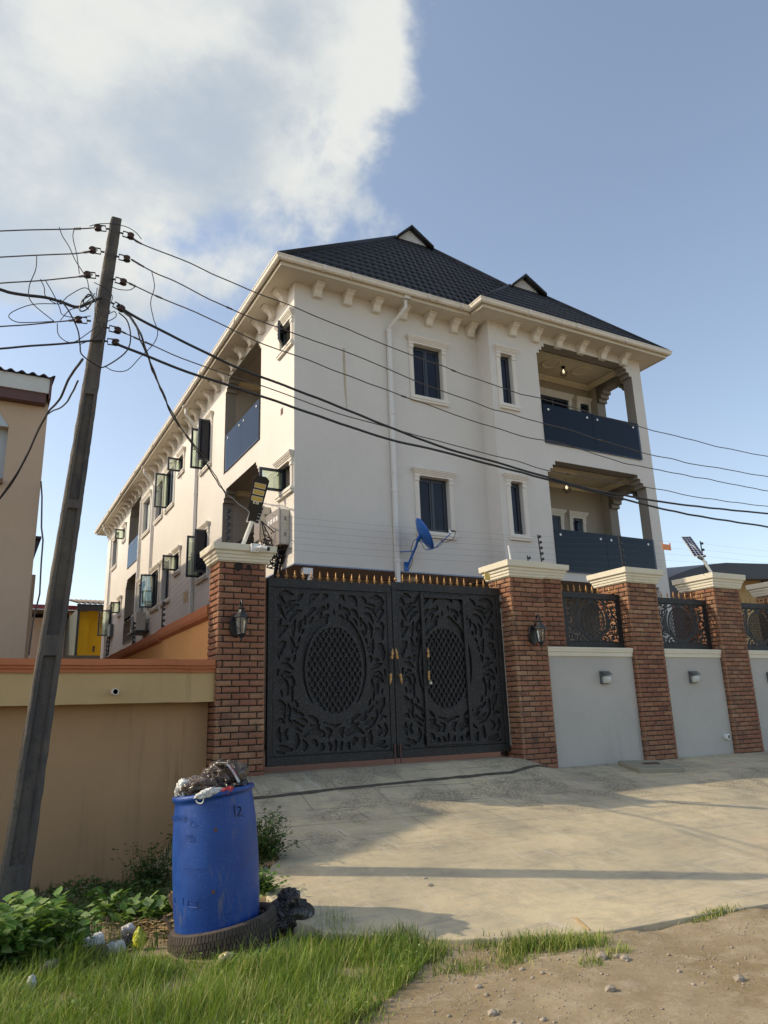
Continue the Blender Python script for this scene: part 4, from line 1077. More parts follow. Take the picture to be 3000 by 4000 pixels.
for L_, R_, A_ in ((gL, gR, gA), (qL, qR, qA)):
    m = MB(); L_, R_, A_ = map(Vector, (L_, R_, A_)); n = 9
    for i in range(n):
        s0, s1 = i/n, (i+1)/n; a = L_.lerp(A_, s0); b = R_.lerp(A_, s0); c_ = R_.lerp(A_, s1); d = L_.lerp(A_, s1); o_ = Vector((0, -.05, 0)); q_ = Vector((0, -.02, 0))
        m.add([a+o_, b+o_, c_+q_, d+q_], [(0, 1, 2, 3)]); m.add([a+o_, b+o_, b+q_-Vector((0, 0, .001)), a+q_-Vector((0, 0, .001))], [(0, 1, 2, 3)])
    m.build('gable_louvre', MT['white'], bld)

# ------------------------------------------------------------------ neighbour's boundary wall (left)
NBX = 2.598
t = thing('boundary_wall', 'long ochre wall with an orange moulded coping and a drain pipe, behind the blue drum', 'wall', (-.5, 9.4, -1.7))
MB().box(-6, NBX, 9.30, 9.50, -1.95, .24).build('wall_panel', MT['nb_wall'], t)
def wavy_box(x0, x1, y0, y1, z0, z1, amp=.006, n=60):
    m = MB(); R = []
    for i in range(n+1):
        x = x0+(x1-x0)*i/n; a = lambda s: amp*mnoise.noise(Vector((x*2.3, s, 0))) + amp*.5*mnoise.noise(Vector((x*9, s, 2)))
        R.append([(x, y0+a(1), z0+a(3)), (x, y0+a(1), z1+a(5)), (x, y1, z1+a(5)), (x, y1, z0)])
    return m.rings(R)
wavy_box(-6, 2.63, 9.06, 9.52, .21, .562).build('band', MT['nb_band'], t)
for z0, z1, y in ((.556, .600, 9.035), (.600, .636, 9.012), (.636, .706, 8.985)): wavy_box(-6, 2.60 if z1 < .7 else 2.585, y, 9.54, z0, z1, .007).build('coping', MT['orange'], t)
p = at(447, 2703, 'Y', 9.02); m = MB(); m.lathe([(.036, -.05), (.036, .08), (.030, .08), (.030, -.045), (0, -.045)], (p.x, 9.04, p.z), 14, 'Y')
m.v = [(a, 18.08-b-.03, c_) for a, b, c_ in m.v]; m.build('drain_pipe', MT['trim'], t); 
m = MB(); m.lathe([(.029, 0), (.0, 0)], (p.x, 8.995, p.z), 14, 'Y'); m.build('pipe_mouth', MT['black'], t)
# recessed dark window edge at the far left of the photo
# orange side wall running back from the pillar
t = thing('boundary_wall', 'orange side wall running back between the ochre house and the apartment block', 'wall', (2.75, 22, -.6))
def sidewall(y0, y1, z1):
    m = MB(); m.box(2.66, 2.85, y0, y1, -1.2, z1-.15); return m
sidewall(9.52, 15.0, 1.44).build('wall_panel', MT['orange_wall'], t); sidewall(15.0, 44, 1.44).build('wall_panel', MT['orange_wall'], t)
for y0, y1, z in ((9.46, 12.4, 1.455), (12.4, 20, 1.43), (20, 44, 1.40)):
    m = MB(); R = []; n = 40
    for i in range(n+1):
        y = y0+(y1-y0)*i/n; a = .012*mnoise.noise(Vector((0, y*2, 4))) + .006*mnoise.noise(Vector((0, y*8, 7)))
        R.append([(2.655, y, z-.19), (2.60+a, y, z-.155), (2.585+a, y, z-.11+a), (2.585+a, y, z-.015+a), (2.62, y, z+a), (2.89, y, z), (2.89, y, z-.19)])
    m.rings(R).build('coping', MT['orange'], t)

# ------------------------------------------------------------------ ochre house on the left
t = thing('house', 'tan house at the left edge with a white fascia and dark corrugated roof', 'house', (-1.5, 14, -.8))
HX = .636
m = MB(); ni = at(17, 1880, 'Y', 12); nx = at(34, 1668, 'Y', 12)
Ls = Face('front', 12.0)
hh = [(-1.6, nx.x, at(0, 1875, 'Y', 12).z, at(34, 1668, 'Y', 12).z, .18), (-1.6, nx.x-.03, at(0, 1975, 'Y', 12).z, at(0, 1892, 'Y', 12).z, .18)]
wall(Ls, -6, HX, -1.5, 5.02, hh, name='front_wall', mat=MT['nb_house'], parent=t)
m = MB(); m.quad((HX, 12, -1.5), (HX, 18.8, -1.5), (HX, 18.8, 5.05), (HX, 12, 5.05)); m.quad((HX, 18.8, -1.5), (HX, 40, -1.5), (HX, 40, 7.9), (HX, 18.8, 7.9)); m.quad((-6, 18.8, -1.5), (HX, 18.8, -1.5), (HX, 18.8, 7.9), (-6, 18.8, 7.9))
m.quad((-6, 40, -1.5), (HX, 40, -1.5), (HX, 40, 7.9), (-6, 40, 7.9)); m.build('side_wall', MT['nb_house'], t)
m = MB(); zt = nx.z
m.quad((-1.6, 12.15, hh[1][2]), (nx.x, 12.15, hh[1][2]), (nx.x, 12.15, zt+.2), (-1.6, 12.15, zt+.2)); m.build('niche_panel', MT['niche'], t)
m = MB(); m.add([(nx.x+.001, 11.992, zt+.004), (nx.x+.001, 12.15, zt+.004), (-.06, 12.15, zt+.25), (-.06, 11.992, zt+.25)], [(0, 1, 2, 3)])
m.add([(nx.x, 11.994, zt), (-.06, 11.994, zt), (-.06, 11.994, zt+.25)], [(0, 1, 2)]); m.build('niche_head', MT['niche'], t)
m = MB(); m.box(-1.6, nx.x, 11.9, 12.1, hh[1][3]-.0, hh[0][2]+.0); m.build('niche_ledge', simple('rusty_ledge', (.20, .11, .06), .8, var=.3), t)
m = MB(); prof = [(-4.35, -1.5), (-4.35, 6.1), (-4.75, 6.45), (-8.6, 7.95), (-9.2, 7.95), (-14, 6.0), (-14, -1.5)]
m.rings([[(x, 12.02, z) for x, z in prof], [(x, 18.6, z) for x, z in prof]]); m.build('gabled_block', MT['nb_house'], t)
# fascia, soffit box, roof
m = MB(); m.box(-6, HX-.02, 11.80, 11.83, 5.02, 5.27); m.build('fascia_board', MT['nb_white'], t)
m = MB(); m.box(-6, HX-.05, 11.83, 12.01, 4.86, 5.04); m.build('soffit_board', MT['maroon'], t)
m = MB(); m.box(HX-.02, HX+.015, 11.79, 12.6, 4.93, 5.28); m.build('barge_board', MT['maroon'], t)
def corrugated(x0, x1, y0, y1, z0, z1, pitch, amp, name, mat, parent, th=.02):
    """sheet whose waves run along Y from (y0,z0) to (y1,z1)"""
    n = int((x1-x0)/pitch*10); R0 = []; V = []; F = []
    for j, (y, z, dz) in enumerate(((y0, z0, 0), (y1, z1, 0), (y1, z1, -th), (y0, z0, -th))):
        for i in range(n+1):
            x = x0+(x1-x0)*i/n; V.append((x, y, z+dz+amp*math.sin(2*math.pi*(x-x0)/pitch+1.2)))
    for j in range(4):
        for i in range(n): a = j*(n+1)+i; b = ((j+1) % 4)*(n+1)+i; F.append((a, a+1, b+1, b))
    V = np.array(V) - np.array(parent.location); return mesh_np(name, V, F, mat, parent, smooth=False)
corrugated(-6, HX+.05, 11.76, 18.7, 5.30, 6.6, .155, .022, 'roof_sheet', MT['corr_dark'], t)
corrugated(-6, HX+.05, 18.7, 40, 7.92, 8.05, .30, .05, 'roof_sheet', MT['corr_dark'], t)
# lean-to seen past its corner
q = at(160, 2105, 'Y', 16); q2 = at(130, 2180, 'Y', 16)
m = MB(); m.box(HX-.1, q.x-.10, 16, 17.5, q.z-.55, q.z-.02); m.build('lean_to_fascia', MT['nb_white'], t)
m = MB(); m.box(HX-.1, q.x, 15.9, 17.6, q.z-.02, q.z+.03); m.add([(q.x-.10, 16, q.z-.02), (q.x, 16, q.z-.02), (q.x-.22, 16, q.z-.95), (q.x-.10, 17, q.z-.02), (q.x, 17, q.z-.02), (q.x-.22, 17, q.z-.95)], [(0, 1, 2), (3, 4, 5), (1, 4, 5, 2), (0, 3, 5, 2), (0, 1, 4, 3)]); m.build('lean_to_roof', MT['corr_dark'], t)
q = at(140, 2245, 'Y', 18); m = MB(); m.box(HX-.1, q.x, 18, 19, -1.5, q.z); m.build('rear_wall', MT['nb_house'], t)
w_ = [at(x, y, 'Y', 11.9) for x, y in [(160, 1880), (164, 1940), (162, 2060), (168, 2110), (161, 2200), (155, 2320), (128, 2430), (112, 2560)]]
MB().tube(w_, .012, 6).build('service_wire', MT['wire'], t)

# ------------------------------------------------------------------ buildings seen in the gap
t = thing('house', 'yellow painted building with a grey corrugated roof, seen past the end of the apartment block', 'house', (6, 42, -.6))
y = 42; a = at(345, 2390, 'Y', y); b = at(402, 2560, 'Y', y); c_ = at(305, 2375, 'Y', y-1.5)
m = MB(); m.box(a.x, 14, y, y+8, -.6, a.z+.05); m.build('wall', MT['yellow'], t)
m = MB(); m.box(c_.x-.05, 14, y-1.5, y-1.42, c_.z-.12, c_.z+.22); m.build('fascia_board', MT['corr_dark'], t)
m = MB(); m.box(c_.x, c_.x+.12, y-1.4, y+8, -.6, c_.z); m.build('eave_post', simple('dark_green_eave_board', (.03, .04, .035), .7), t)
m = MB()
for i in range(26):
    z = c_.z-.04-i*.12; m.box(c_.x+.13, a.x-.001, y-.6, y-.59+.01*(i % 2), z-.118, z)
m.build('louvre_panel', MT['yellow'], t)
corrugated(c_.x-.1, 14, y-1.7, y+4, c_.z+.26, c_.z+1.25, .26, .05, 'roof_sheet', MT['corr_grey'], t)
hp = at(366, 2535, 'Y', y-.02); m = MB(); m.box(hp.x-.05, hp.x+.05, y-.02, y-.001, hp.z-.16, hp.z+.16); m.build('wall_vent', MT['maroon'], t)
t = thing('house', 'pale pink house with a red fascia, low between the utility pole and the yellow building', 'house', (3, 48, -.6))
y = 46; a = at(150, 2375, 'Y', y); b = at(298, 2375, 'Y', y)
m = MB(); m.box(a.x-2, b.x+2, y, y+8, -.6, a.z-.55); m.build('wall', MT['pinkwall'], t)
m = MB(); m.box(a.x-2, b.x+1.2, y-1.3, y-1.2, a.z-.22, a.z+.02); m.build('fascia_board', MT['redfascia'], t)
m = MB(); m.box(a.x-2, b.x+1.2, y-1.2, y+6, a.z-.30, a.z-.23); m.build('soffit_board', MT['corr_grey'], t)
m = MB(); q = at(278, 2450, 'Y', y-.8); m.box(q.x-.12, q.x+.18, y-.8, y-.5, -.6, a.z-.3); m.build('column', MT['pinkwall'], t)
m = MB(); q = at(325, 2560, 'Y', 30); m.box(q.x-1.2, q.x+.6, 30, 30.2, -.6, q.z); 
o = m.build('rubble_wall', MT['stone']); tag(o, 'low rough block wall just above the orange coping, below the yellow building', 'wall')
t = thing('house', 'low ochre house with a dark sagging corrugated roof, at the right behind the pillars', 'house', (36, 24, -.6))
y = 22; a = at(2611, 2256, 'Y', y); b = at(2835, 2198, 'Y', y); c_ = at(3100, 2193, 'Y', y)
m = MB(); m.box(b.x-.2, c_.x+6, y+1.2, y+9, -.6, c_.z-.62); m.build('wall', MT['nb_band'], t)
m = MB(); V = [(a.x, a.z), (b.x, b.z), (c_.x+5, c_.z+.1)]
n = 60; R = []
for i in range(n+1):
    x = a.x+(c_.x+5-a.x)*i/n; z = np.interp(x, [v[0] for v in V], [v[1] for v in V]) + .35*math.sin(math.pi*min(1, (x-a.x)/(b.x-a.x)))*.35
    R.append([(x, y, z-.75 if x > b.x else z-.75), (x, y, z+.03*math.sin(i*math.pi)), (x, y+8, z+.9), (x, y+8, z)])
m.rings(R); m.build('roof', MT['corr_dark'], t)
m = MB(); m.quad((a.x, y+.3, -.6), (a.x+3.3, y+.3, -.6), (a.x+3.3, y+.3, b.z-.4), (a.x, y+.3, a.z-.4)); m.build('side_wall', MT['maroon'], t)
corrugated(a.x, c_.x+5, y-.12, y-.05, 0, 0, .18, .02, 'eave_sheet', MT['corr_dark'], t) if False else None
q = at(2975, 2240, 'Y', y+1.1); m = MB(); m.box(q.x, q.x+1.2, y+1.1, y+1.19, q.z-.75, q.z+.2); m.build('door', MT['maroon'], t)

# ------------------------------------------------------------------ utility pole
PB, PT = Vector((.425, 7.2, -1.9)), Vector((.863, 7.2, 5.20))
pole = thing('utility_pole', 'leaning grey concrete utility pole with a tangle of black wires', 'utility pole', tuple(PB))
def psec(z):
    s = (z-PB.z)/(PT.z-PB.z); c_ = PB.lerp(PT, s); w2 = (.240-.137*s)/2; d2 = (.20-.07*s)/2
    ch = 1.0 if ((-1.08 < z < .58) or (.77 < z < 1.93) or (2.02 < z < 3.10)) else 0
    return c_, w2, d2, ch
R = []
zs = []
for z in np.arange(-1.9, 5.20, .05):
    zs.append(z)
for zb in (-1.08, .58, .77, 1.93, 2.02, 3.10): zs += [zb-.006, zb+.006]
for z in sorted(zs):
    c_, w2, d2, ch = psec(z); k1, k2 = w2*.56, w2*.44; dp = .034*ch
    e = lambda s: .006*mnoise.noise(Vector((z*7, s, 0))) + .003*mnoise.noise(Vector((z*23, s, 4)))
    f = c_.y-d2; r_ = c_.y+d2
    R.append([(c_.x-w2+e(1), r_, z), (c_.x-w2+e(2), f+.012, z), (c_.x-w2+.012+e(2), f, z), (c_.x-k1, f, z), (c_.x-k2, f+dp, z), (c_.x+k2, f+dp, z), (c_.x+k1, f, z), (c_.x+w2-.012+e(3), f, z), (c_.x+w2+e(3), f+.012, z), (c_.x+w2+e(4), r_, z)])
m = MB(); m.rings(R); m.build('pole_shaft', MT['pole'], pole)
PY = 7.11
def shackle(px, py, qx, qy, size=.075):
    """D-iron with a spool insulator between pole point p and wire end q"""
    a = at(px, py, 'Y', PY); b = at(qx, qy, 'Y', PY); d = (b-a).normalized(); n_ = Vector((-d.z, 0, d.x))
    g = empty('insulator', a - pole.location, pole)
    m = MB(); m.tube([a, a+d*size*.5], .010, 6); s0 = a+d*size*.5
    m.tube([s0+n_*size*.42+d*size*1.3, s0+n_*size*.42, s0-n_*size*.42, s0-n_*size*.42+d*size*1.3], .0075, 6); m.tube([s0-n_*size*.5+d*size*1.05, s0+n_*size*.5+d*size*1.05], .006, 6)
    m.build('bracket', MT['black'], g, off=a)
    c_ = s0+d*size*1.05; m = MB(); m.lathe([(.012, -size*.36), (.034, -size*.34), (.036, -size*.2), (.020, -size*.08), (.020, size*.08), (.036, size*.2), (.034, size*.34), (.012, size*.36)], (0, 0, 0), 12)
    rot = Vector((0, 0, 1)).rotation_difference(n_); m.v = [tuple(rot @ Vector(v) + c_) for v in m.v]; m.build('spool', simple('brown_porcelain', (.045, .022, .022), .35) if 'spool' not in SH else SH['spool'], g, off=a, smooth=True)
    return c_
SH['spool'] = simple('brown_porcelain', (.045, .022, .022), .35)
INS = [((428, 895), (385, 890)), ((408, 985), (368, 978)), ((388, 1078), (348, 1074)), ((355, 1254), (308, 1249)),
       ((466, 908), (520, 925)), ((450, 1000), (512, 1015)), ((436, 1088), (492, 1105)), ((412, 1278), (465, 1292)), ((432, 1180), (462, 1198)), ((405, 1332), (440, 1336))]
for a, b in INS: shackle(*a, *b)
def wire(label, pts, r, Y=PY, mat='wire', Y1=None, wob=.006, cat='wire', name='power_line', group=None, seed=0, extra=None):
    P = []; n = len(pts)
    W = []
    for i, q in enumerate(pts):
        yv = q[2] if len(q) > 2 else (Y if Y1 is None else Y+(Y1-Y)*i/(n-1)); W.append(at(q[0], q[1], 'Y', yv))
    # Catmull-Rom
    for i in range(n-1):
        p0, p1, p2, p3 = W[max(i-1, 0)], W[i], W[i+1], W[min(i+2, n-1)]
        k = max(4, int((p2-p1).length/.12))
        for s in range(k):
            u = s/k; P.append(.5*((2*p1)+(p2-p0)*u+(2*p0-5*p1+4*p2-p3)*u*u+(3*p1-p0-3*p2+p3)*u**3))
    P.append(W[-1])
    P = [p + Vector((0, mnoise.noise(p*2.1+Vector((seed, 0, 0)))*wob, mnoise.noise(p*2.7+Vector((0, seed, 5)))*wob)) for p in P]
    m = MB(); m.tube(P, r, 6)
    if extra:
        for e_ in extra:   # wrapped splice
            q = P[min(int(len(P)*e_), len(P)-1)]; q2 = P[min(int(len(P)*e_)+1, len(P)-1)]; d = (q2-q).normalized(); nn = d.orthogonal().normalized(); bb = d.cross(nn)
            m.tube([q + d*(.07*k_/26-.035) + (nn*math.cos(k_*1.6)+bb*math.sin(k_*1.6))*(r+.005) for k_ in range(27)], .0035, 4)
    o = m.build(name, MT[mat]); return tag(o, label, cat, group)
GR = 'bare power lines crossing in front of the building'
wire('topmost bare wire from the pole to the right edge, crossing the upper floor', [(522, 926), (560, 950), (700, 1012), (868, 1085), (1000, 1143), (1145, 1196), (1325, 1277), (1508, 1345), (1678, 1413), (2000, 1528), (2104, 1556), (2501, 1668), (2740, 1730), (3000, 1784), (3300, 1840)], .0065, wob=.02, group=GR, seed=1, extra=(.02, .03, .36))
wire('second bare wire below the topmost one, from the pole to the right edge', [(510, 1015), (600, 1060), (690, 1100), (820, 1170), (1000, 1250), (1342, 1372), (1624, 1487), (1902, 1591), (2198, 1672), (2306, 1708), (2523, 1770), (2740, 1817), (3000, 1862), (3300, 1910)], .0065, wob=.02, group=GR, seed=2, extra=(.01, .02, .14, .55))
wire('third bare wire from the top, crossing below the upper windows', [(492, 1103), (620, 1160), (690, 1192), (850, 1262), (1000, 1330), (1366, 1470), (1576, 1548), (2000, 1691), (2198, 1736), (2415, 1802), (2740, 1867), (3000, 1918), (3300, 1970)], .0065, wob=.02, group=GR, seed=3, extra=(.01, .04, .3))
wire('lowest bare wire, running just above the thick black cables', [(460, 1288), (560, 1336), (640, 1370), (800, 1432), (1000, 1501), (1325, 1616), (1542, 1677), (1834, 1755), (2000, 1797), (2176, 1846), (2523, 1903), (2740, 1943), (3000, 1979), (3300, 2015)], .0060, wob=.015, group=GR, seed=4, extra=(.01, .03, .05, .5))
wire('upper of two thick black cables from the pole to the right edge', [(455, 1196), (540, 1245), (700, 1325), (850, 1400), (1000, 1464), (1352, 1599), (1535, 1674), (1746, 1752), (2000, 1823), (2147, 1867), (2306, 1911), (2400, 1929), (2668, 1972), (3000, 2006), (3300, 2035)], .014, mat='cable', wob=.01, group='thick black cables from the pole', seed=5, cat='cable')
wire('lower of two thick black cables from the pole to the right edge', [(436, 1336), (560, 1385), (700, 1440), (850, 1490), (1000, 1541), (1285, 1640), (1515, 1712), (1712, 1762), (2000, 1836), (2147, 1875), (2400, 1940), (2668, 2005), (3000, 2059), (3300, 2110)], .014, mat='cable', wob=.01, group='thick black cables from the pole', seed=6, cat='cable')
GL = 'wires leaving the pole to the left'
wire('topmost wire leaving the pole to the left', [(385, 888), (330, 893), (200, 897), (60, 901), (-200, 912)], .0065, group=GL, seed=7, extra=(.03, .3))
wire('second wire from the top leaving the pole to the left', [(368, 978), (300, 990), (230, 994), (140, 998), (0, 1004), (-200, 1014)], .0065, group=GL, seed=8, extra=(.03, .1))
wire('third wire leaving the pole to the left', [(348, 1074), (280, 1084), (170, 1096), (0, 1107), (-200, 1122)], .0065, group=GL, seed=9, extra=(.02, .05, .1, .14))
wire('lowest thin wire leaving the pole to the left', [(308, 1249), (240, 1256), (120, 1268), (0, 1276), (-200, 1292)], .0065, group=GL, seed=10, extra=(.06, .15))
wire('thick black cable curving up to the left edge from the pole', [(395, 1160), (345, 1185), (300, 1200), (240, 1180), (180, 1162), (100, 1152), (40, 1142), (0, 1130), (-150, 1085)], .015, mat='cable', group=GL, seed=11, cat='cable')
wire('lower black cable leaving the pole to the left', [(400, 1330), (340, 1332), (260, 1340), (120, 1350), (0, 1362), (-200, 1378)], .010, mat='cable', group=GL, seed=12, cat='cable')
wire('twisted black service cable from the pole down to the apartment block', [(462, 1196, 7.15), (515, 1250, 8.0), (563, 1340, 9.0), (597, 1451, 10.0), (637, 1532, 11.2), (678, 1634, 12.3), (766, 1749, 14.0), (834, 1858, 15.6), (882, 1930, 17.0)], .014, mat='cable', wob=.03, cat='cable', name='service_cable', seed=13)
wire('thin second strand of the service cable to the apartment block', [(462, 1200, 7.15), (525, 1262, 8.0), (556, 1345, 9.0), (606, 1458, 10.0), (632, 1532, 11.2), (688, 1640, 12.3), (760, 1749, 14.0), (840, 1856, 15.6), (884, 1926, 17.0), (1000, 2020, 12.6)], .010, mat='cable', wob=.02, cat='cable', name='service_cable', seed=14)
wire('twisted service cable from the pole down to the tan house at the left', [(322, 1405, 7.2), (270, 1480, 8.0), (232, 1560, 8.8), (190, 1608, 9.4), (150, 1680, 10), (100, 1790, 10.8), (60, 1860, 11.3), (0, 1945, 11.8), (-60, 2020, 11.9)], .013, mat='cable', wob=.02, cat='cable', name='service_cable', seed=15)
wire('loose second strand of the cable to the tan house', [(305, 1485, 7.2), (262, 1570, 8.2), (225, 1600, 8.8), (186, 1618, 9.4), (146, 1690, 10), (96, 1800, 10.8), (52, 1880, 11.3), (-4, 1955, 11.8)], .009, mat='cable', wob=.02, cat='cable', name='service_cable', seed=16)
# loops and jumpers on the pole, parts of the pole's gear
Z = lambda L_: [(x/2.37, y/2.37+850) for x, y in L_]
JUMP = [[(548, 90), (578, 170), (640, 270), (700, 400), (800, 560), (830, 680), (900, 800), (935, 900)], [(690, 95), (675, 180), (710, 340), (735, 520)],
 [(340, 345), (330, 480), (270, 640), (290, 780), (500, 960)], [(375, 570), (410, 650), (425, 730), (540, 800), (640, 720), (790, 650), (880, 740)], [(420, 580), (500, 720), (550, 830), (580, 900), (700, 925), (840, 910)],
 [(560, 760), (640, 870), (720, 1040), (740, 1180), (760, 1270), (900, 1370), (980, 1375), (1160, 1250), (1210, 1120), (1180, 960), (1100, 880)], [(575, 800), (330, 800), (160, 850), (80, 910), (150, 965), (290, 970), (500, 960)],
 [(1405, 500), (1430, 640), (1395, 780), (1420, 930), (1460, 1060), (1420, 1170), (1300, 1290), (1180, 1410), (1060, 1420), (975, 1380)],
 [(530, 980), (540, 1080), (610, 1145), (690, 1150), (800, 1080), (900, 1000), (940, 930)], [(740, 1175), (880, 1110), (950, 1030), (960, 980)],
 [(840, 720), (760, 770), (740, 860), (800, 850), (860, 760), (820, 710), (770, 780), (820, 850)], [(560, 950), (640, 860), (720, 830), (830, 760), (880, 700)], [(1020, 860), (980, 960), (1070, 920), (1060, 870), (985, 905)],
 [(1030, 640), (1100, 665), (1200, 670), (1250, 640)], [(870, 600), (980, 660), (1040, 730), (1020, 800)], [(830, 80), (920, 58), (1060, 60), (1180, 90), (1260, 140), (1310, 200)], [(900, 650), (880, 900), (960, 1100), (930, 1270)]]
for k_, J_ in enumerate(JUMP):
    pts = [at(x, y, 'Y', PY-.06-.02*(k_ % 3)) for x, y in Z(J_)]; P = []
    n = len(pts)
    for i in range(n-1):
        p0, p1, p2, p3 = pts[max(i-1, 0)], pts[i], pts[i+1], pts[min(i+2, n-1)]
        for s in range(7): u = s/7; P.append(.5*((2*p1)+(p2-p0)*u+(2*p0-5*p1+4*p2-p3)*u*u+(3*p1-p0-3*p2+p3)*u**3))
    P.append(pts[-1]); MB().tube(P, .0045 if k_ not in (5, 10) else .007, 5).build('jumper_wire', MT['cable'], pole)

# ------------------------------------------------------------------ electric fence
def efence_post(label, x, y, z0, z1, lean=0.0, n=6):
    t = thing('fence_post', label, 'electric fence post', (x, y, z0), 'electric fence posts on the walls')
    m = MB(); m.tube([(x, y, z0), (x-lean, y, z1)], .012, 6); m.build('rod', MT['black'], t)
    for i in range(n):
        s = (i+.6)/n; m = MB(); zc_ = z0+(z1-z0)*s; xx = x-lean*s; m.lathe([(.008, -.018), (.026, -.014), (.018, 0), (.026, .014), (.008, .018)], (0, 0, 0), 8, 'Y'); m.v = [(a+xx+.02, b+y-.02, c_+zc_) for a, b, c_ in m.v]; m.build('insulator', MT['black'], t)
    return t
efence_post('black electric fence post behind the cap of the left gate pillar', 2.775, 9.30, 2.16, 2.72)
efence_post('black electric fence post behind the slim pillar right of the gate', 8.25, 9.40, 2.28, 2.86, .04)
efence_post('short broken electric fence post beside the taller one right of the gate', 7.98, 9.42, 2.27, 2.48, .02, 2)
efence_post('black electric fence post on the middle brick pillar, before the lower balcony', 10.18, 9.42, 2.30, 3.04, .04)
efence_post('black electric fence post beside the solar light on the right', 12.42, 9.42, 2.34, 3.10, .04)
for k_, (x, y, yb_, lab) in enumerate([(632, 2350, 2450, 'nearest electric fence post on the orange side wall'), (517, 2430, 2517, 'middle electric fence post on the orange side wall'), (414, 2487, 2566, 'farthest electric fence post on the orange side wall')]):
    b = at(x, yb_, 'X', 2.75); a = at(x+2, y, 'X', 2.75); efence_post(lab, b.x, b.y, 1.40, a.z)
def fwire(pts, label):
    W = [Vector(p) for p in pts]; P = []
    for a, b in zip(W[:-1], W[1:]):
        for i in range(8): u = i/8; P.append(a.lerp(b, u)-Vector((0, 0, .03*u*(1-u)*4*min(1, (b-a).length/4))))
    P.append(W[-1]); o = MB().tube(P, .0011, 4).build('fence_wire', MT['wire']); return tag(o, label, 'fence wire', 'thin electric fence wires above the gate and wall')
for i in range(6):
    s = (i+.6)/6
    fwire([(2.79, 9.28, 2.16+.56*s), (8.25-.04*s, 9.38, 2.28+.58*s), (10.18-.04*s, 9.40, 2.30+.74*s), (12.42-.04*s, 9.40, 2.34+.76*s), (18, 9.4, 2.40+.78*s)], ('lowest', 'second lowest', 'third from the bottom', 'third from the top', 'second from the top', 'topmost')[i] + ' of the thin electric fence wires above the gate and brick pillars')
for i in range(6):
    s = (i+.6)/6
    o = fwire([(2.75, 9.6, 1.85+.55*s), (2.75, 14.9, 1.42+.55*s), (2.75, 22, 1.40+.55*s), (2.75, 33, 1.40+.6*s)], ''); tag(o, ('lowest', 'second lowest', 'third from the bottom', 'third from the top', 'second from the top', 'topmost')[i] + ' of the thin electric fence wires along the orange side wall', 'fence wire', 'thin electric fence wires along the orange wall')
a = at(2583, 2121, 'Y', 9.40); b = at(2620, 2151, 'Y', 9.40); m = MB(); m.box(a.x, b.x, 9.385, 9.391, b.z, a.z-.02); m.box(a.x, a.x+.03, 9.385, 9.391, a.z-.02, a.z+.015); m.box(b.x-.03, b.x, 9.385, 9.391, a.z-.02, a.z+.015)
tag(m.build('warning_plate', MT['tagorange']), 'small orange plate hanging on the electric fence wires right of the building', 'sign')
a = at(1886, 2243, 'Y', 9.2); m = MB(); m.box(a.x+.0, a.x+.10, 9.15, 9.16, a.z-.10, a.z+.01); m.box(a.x+.0, a.x+.02, 9.149, 9.16, a.z+.01, a.z+.025)
tag(m.build('warning_plate', simple('yellow_plate', (.62, .45, .12), .5)), 'small yellow plate tucked under the cap of the right gate pillar', 'sign')
m = MB(); m.tube([(7.435, 9.2, 2.24), (7.40, 9.2, 2.56)], .014, 8); tag(m.build('conduit_stub', MT['white']), 'short white pipe standing on the cap of the right gate pillar', 'pipe')

# ------------------------------------------------------------------ lanterns, bulkheads, camera, street lights
def lantern(label, px, py, y0):
    """px,py = centre of the glass body in the photo; y0 = wall face"""
    c_ = at(px, py, 'Y', y0-.13); t = thing('wall_lantern', label, 'lantern', (c_.x, y0, c_.z), 'black wall lanterns on the gate pillars')
    t.scale = (1.28, 1.28, 1.28)
    m = MB(); m.lathe([(0, -.018), (.062, -.016), (.068, 0), (.0, 0)], (0, 0, 0), 20, 'Y'); m.v = [(a+c_.x-.02, b+y0-.016, c2*1.75+c_.z) for a, b, c2 in m.v]; m.build('back_plate', MT['black'], t)
    m = MB(); P = [Vector((c_.x-.01, y0-.03, c_.z+.06)), Vector((c_.x-.01, y0-.07, c_.z+.13)), Vector((c_.x, y0-.08, c_.z+.20)), Vector((c_.x, y0-.115, c_.z+.235)), Vector((c_.x, y0-.14, c_.z+.20)), Vector((c_.x, y0-.13, c_.z+.165))]
    Q = []
    for i in range(len(P)-1):
        for s in range(4): Q.append(P[i].lerp(P[i+1], s/4))
    m.tube(Q+[P[-1]], .010, 8); m.build('arm', MT['black'], t)
    m = MB(); m.lathe([(.012, .17), (.020, .162), (.034, .158), (.030, .148), (.020, .144), (.030, .128), (.048, .105), (.066, .088), (.074, .080), (.074, .066), (.060, .062)], (c_.x, y0-.13, c_.z), 6); m.build('hood', MT['iron'], t)
    m = MB(); m.lathe([(.056, .062), (.053, .03), (.046, -.03), (.036, -.085)], (c_.x, y0-.13, c_.z), 6); m.build('lamp_glass', MT['lantern_glass'], t)
    m = MB()
    for k_ in range(6):
        a = 2*math.pi*k_/6; m.tube([(c_.x+.060*math.cos(a), y0-.13+.060*math.sin(a), c_.z+.064), (c_.x+.038*math.cos(a), y0-.13+.038*math.sin(a), c_.z-.088)], .005, 5)
    m.lathe([(.040, -.085), (.044, -.095), (.030, -.108), (.016, -.125), (.008, -.135), (.010, -.148), (.003, -.160)], (c_.x, y0-.13, c_.z), 12); m.build('cage', MT['iron'], t)
lantern('black coach lantern on the left gate pillar', 940, 2440, 8.985); lantern('black coach lantern on the right gate pillar', 2105, 2478, 8.985)
